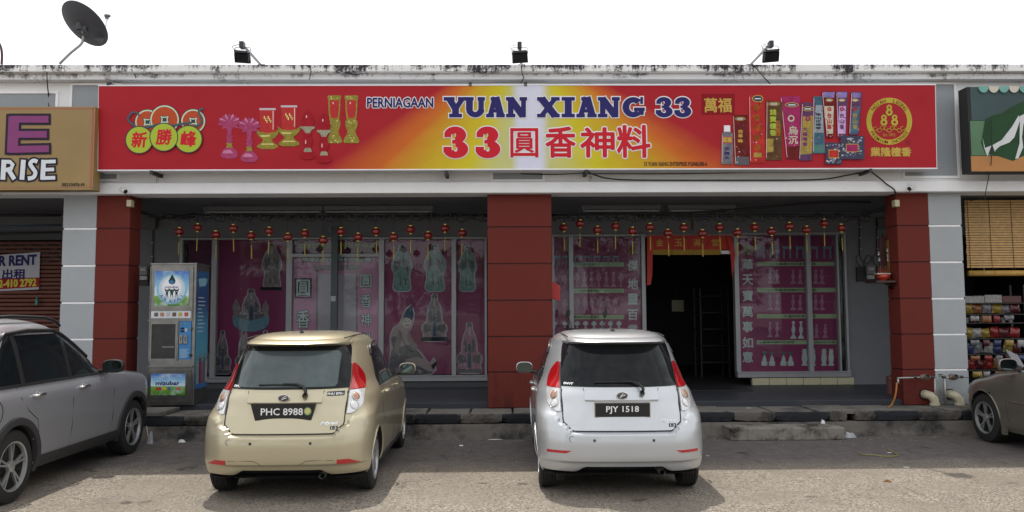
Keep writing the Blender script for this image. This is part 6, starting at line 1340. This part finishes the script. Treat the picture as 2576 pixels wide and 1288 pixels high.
MB().box(xb_-.020,xb_-.005,Ya+.06,Ya+.115,a.z+.03,zt_a-.05).build('gold_post',mat('altar_gold',(.20,.12,.03),.4,.3),t)
ux=V(2222,700,Ya).x; MB().lathe([(.0,.0),(.05,.0),(.05,.015),(.085,.04),(.095,.065),(.085,.095),(.075,.10)],(ux,Ya,a.z+.03),20).build('urn',REDB,t,smooth=True)
MB().box(ux-.12,ux+.10,Ya-.05,Ya+.05,a.z+.125,a.z+.150).build('urn_rim',mat('foil_pale',(.40,.30,.27),.35,.4,var=.5,scale=30),t,bevel=.006)
for i in range(11): MB().tube([(ux-.07+.014*i,Ya,a.z+.14),(ux-.07+.014*i+R_.uniform(-.012,.012),Ya+R_.uniform(-.02,.02),a.z+.24+R_.uniform(-.03,.02))],.003,4).build('joss_stick',mat('joss_red',(.26,.05,.03),.7),t)
for i,(dx_,dz_) in enumerate(((-.02,.42),(-.02,.36),(-.025,.50),(-.16,.45),(-.155,.36))): MB().lathe([(0,-.035),(.018,-.02),(.012,0),(.02,.02),(0,.035)],(xb_+dx_,Ya+.08,a.z+dz_),10).build('paper_flower',mat('foil_silver',(.35,.33,.33),.4,.4,var=.5,scale=40),t)
p=V(1398,735,12.05); t=thing('red_mailbox','small bright red box on the back edge of the centre pillar','box',p); xr_=xs(1389)
MB().prism([(xr_+.002,12.05,V(0,757,12.05).z),(V(1409,757,12.05).x,12.05,V(1409,757,12.05).z),(V(1409,720,12.05).x,12.05,V(1409,720,12.05).z),(V(1398,713,12.05).x,12.05,V(1398,712,12.05).z),(xr_+.002,12.05,V(0,714,12.05).z)],(0,.10,0)).build('box',mat('bright_red',(.38,.015,.012),.4),t,bevel=.004)
q=V(1742,562,YW-.02); o=MB().box(q.x-.022,q.x+.022,YW-.012,YW-.002,q.z-.12,q.z+.12).build('paper_charm',mat('charm',(.11,.04,.02),.7)); tag(o,'narrow brown paper charm stuck on the wall above the doorway','paper charm')
# ------------------------------------------------------------------ pipes, hose
Yp_=11.66; PVC=mat('pvc_cream',(.42,.38,.27),.45,var=.3,scale=14); zr=V(2300,949,Yp_).z
for nm,lab,(xa,xb,xd),mx_ in (('water_pipe','galvanised pipe with water meter and tap across the right red pillar',(2258,2348,2351),2326),('water_pipe','galvanised pipe with water meter across the grey right pillar',(2374,2436,2376),2398)):
    t=thing(nm,lab,'pipe',(V(xd,1020,Yp_).x,Yp_,ZK)); X_=lambda x:V(x,949,Yp_).x
    MB().tube([(X_(xa),Yp_,zr-.01),(X_(xb),Yp_,zr)],.014,8).build('pipe',GALV,t,smooth=True); MB().tube([(X_(xd),Yp_,zr),(X_(xd),Yp_,ZK-.01)],.014,8).build('riser',GALV,t,smooth=True)
    m_=X_(mx_); MB().lathe([(.0,-.07),(.03,-.065),(.045,-.03),(.048,0),(.045,.03),(.03,.065),(0,.07)],(m_,Yp_,zr),14,'X').build('meter_body',mat('meter_brass',(.18,.13,.10),.5,.3,var=.6,scale=20),t,smooth=True); MB().lathe([(.035,-.06),(.037,-.02),(.0,-.02)],(m_,Yp_-.02,zr+.01),14,'Y').build('meter_dial',mat('meter_dial',(.14,.14,.15),.4),t)
    for dx_ in (-.14,.12): MB().lathe([(.02,-.025),(.022,0),(.02,.025)],(m_+dx_,Yp_,zr),8,'X').build('union',mat('fitting_dark',(.06,.055,.05),.5,.5),t)
    for dx_ in (-.2,): MB().box(m_+dx_-.03,m_+dx_+.03,Yp_-.03,Yp_-.02,zr+.03,zr+.045).tube([(m_+dx_,Yp_,zr),(m_+dx_,Yp_-.025,zr+.035)],.006,6).build('valve_handle',M_['fitting_dark'],t)
    if mx_<2350: MB().tube([(X_(xa),Yp_,zr-.01),(X_(xa)-.01,Yp_-.03,zr-.05),(X_(xa)-.01,Yp_-.03,zr-.09)],.016,8).build('tap',GALV,t,smooth=True)
t=MB().tube(wv([V(2256,962,Yp_-.03),V(2254,985,Yp_-.03),V(2250,1003,Yp_-.02),V(2243,1018,Yp_-.0),G(2236,1024,ZK+.01)]),.013,8).build('garden_hose',mat('hose_orange',(.42,.16,.03),.5),smooth=True); tag(t,'orange hose hanging from the tap down to the drain slabs','hose')
for x_,lab in ((2334,'cream plastic drain elbow coming out of the red pillar foot'),(2396,'cream plastic drain elbow coming out of the grey pillar foot')):
    p=V(x_-8,995,11.79); t=thing('drain_pipe',lab,'pipe',(p.x,11.7,ZK)); r_=.062
    MB().tube([p+Vector((0,.02,.02)),p+Vector((0,-.06,.02)),p+Vector((.035,-.10,.005)),p+Vector((.075,-.115,-.04)),p+Vector((.085,-.115,-.10))],r_,16).build('elbow',PVC,t,smooth='auto')
    MB().lathe([(r_+.004,0),(r_+.009,.002),(r_+.009,.03),(r_+.004,.032)],(p.x+.085,11.675,ZK+.002),18).tube([(p.x+.085,11.675,p.z-.09),(p.x+.085,11.675,ZK)],r_,16).build('collar',PVC,t,smooth='auto')
    MB().lathe([(r_+.02,0),(r_,0)],p+Vector((0,-.006,.02)),20,'Y').build('hole_edge',BLACK,t)
p=V(2240,965,12.6); t=MB().lathe([(.0,0),(.07,0),(.08,.25),(.075,.28),(0,.30)],(p.x+.02,12.6,ZF),16).build('round_tin',mat('tin_redwhite',(.14,.05,.045),.4,var=.8,scale=5)); tag(t,'red and white tin standing behind the right red pillar','tin')
# ------------------------------------------------------------------ left neighbour: rent banner
Yr=YW-.03; t=thing('rent_banner','white and red FOR RENT banner hanging on the brown shutter','banner',(V(50,735,Yr).x,Yr,V(50,735,Yr).z))
MB().prism([V(-130,651,Yr),V(101,634,Yr),V(98,728,Yr),V(-130,738,Yr)],(0,.004,0)).build('banner_cloth',mat('banner_white',(.42,.43,.47),.6,var=.08,scale=2),t)
MB().poly([V(-130,704,Yr-.002),V(99,698,Yr-.002),V(98,722,Yr-.002),V(-130,735,Yr-.002)]).build('red_band',mat('print_band_red',(.30,.012,.018),.6),t)
def btext(s,x0,y0,x1,y1,m,b_=.006,dy=0): 
    o=vtext(s,x0,y0,x1,y1,Yr-.005,m,t,bold=b_)
    X0=V(x0,y0,Yr).x-root_loc(t).x; 
    for v in o.data.vertices: v.co.z+=(v.co.x-X0)*dy
    return o
btext('FOR RENT',-40,644,93,672,NAVY,.010,.035); btext('出租',5,677,65,703,NAVY,.006,.02); btext('012-410 2792',-25,704,92,725,YEL,.008,.035)
p=V(93,755,YW-.08); t=thing('hanging_bottle','small teal plastic bottle hanging on the brown shutter','bottle',(p.x,YW-.08,p.z)); MB().lathe([(0,-.09),(.028,-.085),(.028,.01),(.012,.04),(.012,.06),(0,.06)],p,14).build('bottle',mat('teal_plastic',(.02,.16,.13),.3),t,smooth='auto'); MB().tube([p+Vector((0,0,.06)),p+Vector((0,.05,.15))],.003,4).build('string',CABLE,t)
for yy,rr,mm in ((522,.03,BLACK),(542,.02,BLACK),(572,.022,mat('pipe_blue',(.05,.08,.11),.5)),(590,.016,BLACK)):
    o=MB().tube([V(-200,yy+(4 if yy>560 else 0),13.6),V(152,yy-(6 if yy>560 else 0),13.6)],rr,8).build('ceiling_pipe',mm,smooth=True); tag(o,f"{'blue grey' if yy==572 else 'dark'} pipe under the left neighbour's ceiling, {dict(((522,'topmost'),(542,'second down'),(572,'third down'),(590,'lowest')))[yy]} of four",'pipe')
# ------------------------------------------------------------------ right neighbour: bamboo blind, shelves, snacks
BAM=mat('bamboo',(.50,.31,.125),.6,var=.35,scale=14); Yb=12.4
t=thing('bamboo_blind','tan bamboo roller blind half lowered across the right neighbour shop','blind',(V(2500,505,Yb).x,Yb,V(2500,505,Yb).z))
xa=V(2429,600,Yb).x; xc_=xa+3.3; ya,yb_=506,671; n_=27
for i in range(n_):
    z_=V(2500,ya+(yb_-ya)*i/(n_-1),Yb).z; dz_=.0165
    MB().box(xa+R_.uniform(0,.01),xc_,Yb-.004+R_.uniform(-.003,.003),Yb+.004,z_-dz_,z_+dz_).build('slat',BAM,t,bevel=.003)
z_=V(2500,690,Yb).z; MB().tube([(xa,Yb-.03,z_+.015),(xc_,Yb-.03,z_+.015)],.045,12).build('rolled_slats',mat('bamboo_bright',(.50,.30,.07),.5,var=.3,scale=12),t,smooth=True)
for x_ in (2436,2490,2545): 
    q=V(x_,600,Yb); MB().tube([(q.x,Yb-.012,V(x_,503,Yb).z),(q.x+.01,Yb-.014,V(x_,672,Yb).z),(q.x+.01,Yb-.08,V(x_,690,Yb).z)],.004,5).build('stitch_cord',mat('cord_brown',(.06,.035,.02),.8),t)
MB().tube([V(2464,495,Yb-.05),V(2470,560,Yb-.05),V(2474,640,Yb-.08),V(2476,690,Yb-.1)],.004,5).build('pull_cord',mat('cord_pale',(.35,.33,.28),.8),t)
cable('overhead_wire','pale wire strung over the bamboo blind under the ceiling',[V(2440,505,12.3),V(2480,498,12.3),V(2576,497,12.4),V(2760,497,12.4)],.006)
sx0=V(2430,900,13.0).x; t=thing('snack_rack','dark metal snack rack inside the right neighbour shop','rack',(sx0+.6,13.0,ZF)); 
SHZ=[V(2500,y,13.0).z for y in (762,790,812,851,890,930)]
for xx in (sx0,sx0+1.0): MB().box(xx,xx+.03,13.0,13.03,ZF,SHZ[0]+.3).build('upright',DM,t); MB().box(xx,xx+.03,13.35,13.38,ZF,SHZ[0]+.3).build('upright',DM,t)
for z_ in SHZ: MB().box(sx0,sx0+1.03,13.0,13.38,z_-.012,z_).build('shelf',DM,t)
PK={'red':(.20,.015,.015),'yellow':(.24,.17,.03),'white':(.26,.25,.25),'maroon':(.08,.012,.015),'blue':(.03,.04,.11),'orange':(.20,.08,.03),'silver':(.16,.16,.175)}
SHN=['top','second','third','fourth','fifth','lowest']
for k,(z_,row) in enumerate(zip(SHZ,(['white','white','maroon'],['yellow','orange','silver','yellow','silver','maroon'],['white','red','white','white','red','white','white'],['yellow','white','yellow','red','maroon','red'],['blue','silver','white','blue','yellow','maroon'],['red','maroon','red','orange','red','silver']))):
    x_=sx0+.03
    cnt={}
    for j,cn in enumerate(row):
        w_=(.32 if k==0 else (.115 if k==2 else .155))*R_.uniform(.85,1.1); h_=(.14 if k in(0,) else (.10 if k==2 else .17))*R_.uniform(.8,1.1)
        cnt[cn]=cnt.get(cn,0)+1
        m_=mat('pack_'+cn,PK[cn],.25,.15,var=.7,scale=26)
        if k==0: o=MB().box(x_,x_+w_,13.02,13.3,z_+.001,z_+h_).build('snack_box',m_,bevel=.006)
        elif k==2: o=MB().lathe([(.0,0),(.035,0),(.045,h_-.01),(.047,h_),(0,h_)],(x_+.05,13.08,z_+.001),12).build('snack_cup',m_,smooth='auto')
        else:
            P=[]
            for a in range(7):
                v=a/6; P.append([(x_+w_*(.5+(u/6-.5)*(1+.06*math.sin(v*9+j))),13.08-.05*math.sin(PI*v)*math.sin(PI*u/6)+R_.uniform(-.007,.007),z_+.001+h_*v) for u in range(7)])
            Q=[[(x,26.16-y+.02,z) for x,y,z in r_] for r_ in P[::-1]]
            tw_=Matrix.Rotation(R_.uniform(-.22,.22),3,'Y'); c_=Vector((x_+w_/2,13.08,z_)); P=[[c_+tw_@(Vector(v_)-c_)+Vector((0,0,.012)) for v_ in r_] for r_ in P]; Q=[[c_+tw_@(Vector(v_)-c_)+Vector((0,0,.012)) for v_ in r_] for r_ in Q]
            o=MB().grid(P+Q).build('snack_packet',m_,smooth=True)
        tag(o,f"{cn} snack {'box' if k==0 else 'cup' if k==2 else 'packet'} on the {SHN[k]} shelf of the right shop, {ORD[j]} from the pillar",'snack','snacks on the dark rack'); x_+=w_+.006
LC=['red','yellow','silver','white','maroon','orange','blue']
for k,nk_ in ((1,4),(3,5),(4,5),(5,4)):
    for j in range(nk_):
        cn=LC[(k*3+j*2)%7]; x_=sx0+.06+.19*j+R_.uniform(0,.05); w_=R_.uniform(.09,.15); h_=R_.uniform(.07,.12); z_=SHZ[k]-.008; y_=12.965
        P=[[Vector((x_+w_*(u/5)+R_.uniform(-.006,.006),y_-.02*math.sin(PI*v/5)*math.sin(PI*u/5),z_-.02-h_*v/5+R_.uniform(-.004,.004))) for u in range(6)] for v in range(6)]; Q=[[q+Vector((0,.022,0)) for q in r_] for r_ in P[::-1]]
        o=MB().grid(P+Q).build('hanging_packet',mat('pack_'+cn,PK[cn]),smooth=True); tag(o,f"small {cn} packet clipped to the front edge of the {SHN[k]} shelf, {ORD[j]} from the pillar",'snack','packets clipped along the shelf edges')
for i in range(5):
    a_=V(2530+i*6,880+i*3,12.8); o=MB().tube([a_,a_+Vector((.13,0,-.22))],.022,8).build('foil_roll',mat('roll_silver',(.33,.33,.34),.3,.5)); tag(o,f'silver wrapped roll leaning beside the snack rack, {ORD[i]} from the left','roll','silver rolls beside the snack rack')
o=MB().box(sx0+.75,sx0+.98,12.75,12.95,ZF+.0,ZF+.30).build('blue_crate',mat('crate_blue',(.03,.08,.22),.4),bevel=.01); tag(o,'blue box on the floor behind the nose of the olive car','box')
# ------------------------------------------------------------------ scooter behind the silver car
t=thing('scooter','black scooter behind the silver hatchback, only its mirror showing','scooter',(0,0,0))
for yy in (0,1.25): w_=MB().lathe([(.20,-.04),(.26,-.045),(.275,0),(.26,.045),(.20,.04)],(0,yy,.275),28,'X').build('wheel',RUB,t,smooth='auto',local=True); MB().lathe([(.20,-.02),(.04,-.03),(.04,.03),(.20,.02)],(0,yy,.275),20,'X').build('rim',RIMS,w_,local=True)
MB().grid([[(x,y,z) for x in (-.13,-.10,0,.10,.13)] for y,z in ((-.35,.72),(-.1,.78),(.3,.74),(.45,.40),(.85,.36),(1.0,.80),(1.08,1.0))]).prism([(-.12,-.3,.70),(.12,-.3,.70),(.10,.35,.70),(-.10,.35,.70)],(0,0,-.32)).build('bodywork',TRIM,t,smooth='auto',local=True)
MB().box(-.12,.12,-.3,.4,.76,.83).build('seat',RUB,t,bevel=.03,local=True)
MB().tube([(0,1.25,.28),(0,1.15,.7),(0,1.02,1.02)],.025,8).build('fork',GALV,t,local=True); MB().tube([(-.33,.92,1.05),(-.15,1.0,1.03),(0,1.03,1.03),(.15,1.0,1.03),(.33,.92,1.05)],.016,8).build('handlebar',BLACK,t,local=True)
for s in (-1,1):
    m_=MB().tube([(s*.24,.96,1.05),(s*.27,.98,1.16),(s*.29,.95,1.22)],.006,6).build('mirror',BLACK,t,local=True); mb=MB().lathe([(0,.012),(.045,.008),(.05,-.01),(0,-.012)],(0,0,0),18,'Y'); mb.v=[(s*.30+x*.75,.95+y,1.29+z*1.35+x*.5) for x,y,z in mb.v]; mb.build('mirror_head',BLACK,m_,smooth='auto',local=True)
q=V(1500,850,12.9); t.location=(q.x-.26,12.0,ZF); t.rotation_euler=(0,0,-.12)
# ------------------------------------------------------------------ litter
def litter(name,lab,cat,x,y,z,pts,m,h=.03,dome=True):
    c_=G(x,y,z) if z is not None else G(x,y,0); P=[(c_.x+a,c_.y+b_,c_.z+.003) for a,b_ in pts]; n=len(P); cx_=sum(p[0] for p in P)/n; cy_=sum(p[1] for p in P)/n
    mb=MB(); mb.v=P+[(cx_+(p[0]-cx_)*.6+R_.uniform(-.008,.008),cy_+(p[1]-cy_)*.6,c_.z+h*R_.uniform(.6,1.2)) for p in P]+[(cx_,cy_,c_.z+h*.9)]
    mb.f=[(i,(i+1)%n,n+(i+1)%n,n+i) for i in range(n)]+[(n+i,n+(i+1)%n,2*n) for i in range(n)]
    o=mb.build(name,m,smooth=False); return tag(o,lab,cat)
PLS=mat('plastic_clear',(.35,.37,.40),.2,var=.4,scale=30); PAP=mat('paper_white',(.68,.68,.70),.6)
c8=lambda a,b_,n=9:[(a*math.cos(2*PI*i/n)*R_.uniform(.8,1.15),b_*math.sin(2*PI*i/n)*R_.uniform(.8,1.15)) for i in range(n)]
litter('plastic_bag','crumpled clear plastic bag on the ground at the right of the step','bag',2139,1101,0,c8(.09,.05),PLS,.07)
litter('tissue','white tissue lying on the top of the concrete step','tissue',2070,1066,.17,c8(.035,.02),PAP,.05)
litter('paper_cup','flattened white cup against the kerb left of the gold car','cup',457,1113,0,c8(.06,.03),PAP,.035)
litter('plastic_bag','small clear drink bag leaning on the kerb by the dark car wheel','bag',378,1117,0,c8(.045,.03),PLS,.14)
s_=G(373,1117,0); tag(MB().tube([s_+Vector((0,-.01,.10)),s_+Vector((-.03,.0,.24))],.004,5).build('drinking_straw',PAP),'white straw sticking out of the clear drink bag','straw')
litter('torn_wrapper','white torn wrapper on the asphalt between the two hatchbacks','wrapper',1245,1106,0,c8(.11,.02),PAP,.008)
litter('paper_scrap','small white paper scrap between the two hatchbacks, left of the wrapper','paper',1160,1122,0,c8(.028,.02),PAP,.015)
litter('paper_scrap','tiny white scrap at the kerb foot right of the gold car','paper',1153,1100,0,c8(.02,.01),PAP,.006)
litter('paper_scrap','white scrap on the drain slabs above the concrete step','paper',1884,1027,ZK,c8(.05,.02),PAP,.006)
litter('dry_leaf','curled brown leaf on the sunlit gravel at the lower right','leaf',2232,1212,0,c8(.045,.02),mat('leaf_brown',(.24,.10,.03),.7,var=.4,scale=40),.02)
litter('paper_scrap','pale scrap on the sunlit gravel at the lower right','paper',2280,1176,0,c8(.035,.02),PAP,.005)
litter('paper_scrap','pale scrap in the shade right of the dry vine','paper',2238,1139,0,c8(.035,.018),PAP,.005)
litter('paper_scrap','pale scrap beside the right rear wheel of the silver car','paper',1780,1147,0,c8(.025,.015),PAP,.005)
litter('paper_scrap','orange scrap on the ground in front of the olive car wheel','paper',2415,1102,0,c8(.02,.015),mat('scrap_orange',(.4,.08,.02),.6),.006)
t=MB().tube(wv([G(2158,1139,.012),G(2172,1143,.012),G(2200,1145,.012),G(2230,1148,.012),G(2258,1146,.012),G(2250,1139,.012),G(2232,1130,.012)]),[.007]*49,6).build('dry_vine',mat('vine_green',(.24,.22,.07),.7,var=.3,scale=20),smooth=True); tag(t,'dry green stalk curled on the shaded asphalt right of the step','stalk')
t=cable('ground_wire','thin black wire trailing along the foot of the kerb by the silver car',wv([G(1240,1104,.01),G(1275,1102,.01),G(1310,1096,.01),G(1345,1088,.01)]),.004)
mb=MB()
for i in range(900):
    X=R_.uniform(-5.5,6.5); Y=R_.uniform(6.0,11.0) if i%3 else R_.uniform(10.7,11.05); s=R_.uniform(.003,.010); c_=Vector((X,Y,s*.4)); k=5
    A=[c_+Vector((s*math.cos(2*PI*j/k)*R_.uniform(.7,1.2),s*math.sin(2*PI*j/k)*R_.uniform(.7,1.2),-s*.3)) for j in range(k)]; mb.add(A+[c_+Vector((0,0,s*.5))],[(j,(j+1)%k,k) for j in range(k)])
tag(mb.build('grit',mat('grit_stone',(.30,.27,.22),.8,var=.6,scale=30)),kind='stuff')
# ------------------------------------------------------------------ trees on the far side of the lot (seen reflected in glass and paint)
LEAF=mat('leaf_green',(.045,.075,.022),.6,var=.6,scale=2); BARK=mat('bark',(.09,.065,.045),.9)
for k,(x_,y_,h_,r_) in enumerate(((-13,-17,6.5,2.9),(-6.5,-21,5.2,2.6),(-1.0,-18,5.8,2.7),(5.5,-20,7.2,3.2),(12.5,-18,5.6,2.8),(-20,-22,7,3.4),(20,-21,6.8,3.3))):
    t=thing('shade_tree',f'leafy shade tree across the lot behind the viewer, {ORD[k]} planted','tree',(x_,y_,0),'trees across the lot')
    MB().tube([(x_,y_,0),(x_+.1,y_,1.2),(x_-.1,y_+.1,2.2),(x_,y_,h_*.75)],[.2,.15,.13,.04],8).build('trunk',BARK,t,smooth=True)
    mb=MB(); cl=[(R_.uniform(-1,1)*r_*.7,R_.uniform(-1,1)*r_*.6,h_*.62+R_.uniform(-1,1)*h_*.24,R_.uniform(.7,1.25)) for _ in range(16)]
    for q in range(2600):
        c_=R_.choice(cl); d=Vector((R_.gauss(0,1),R_.gauss(0,1),R_.gauss(0,.8))); d=d.normalized()*c_[3]*R_.uniform(.55,1.05); p=Vector((x_+c_[0],y_+c_[1],c_[2]))+d; a=Vector((R_.gauss(0,1),R_.gauss(0,1),R_.gauss(0,1))).normalized()*.16; b_=a.cross(Vector((R_.gauss(0,1),R_.gauss(0,1),R_.gauss(0,1))).normalized())
        mb.poly([p-a,p-b_*.6,p+a,p+b_*.6])
    tag(mb.build('crown',LEAF,t))
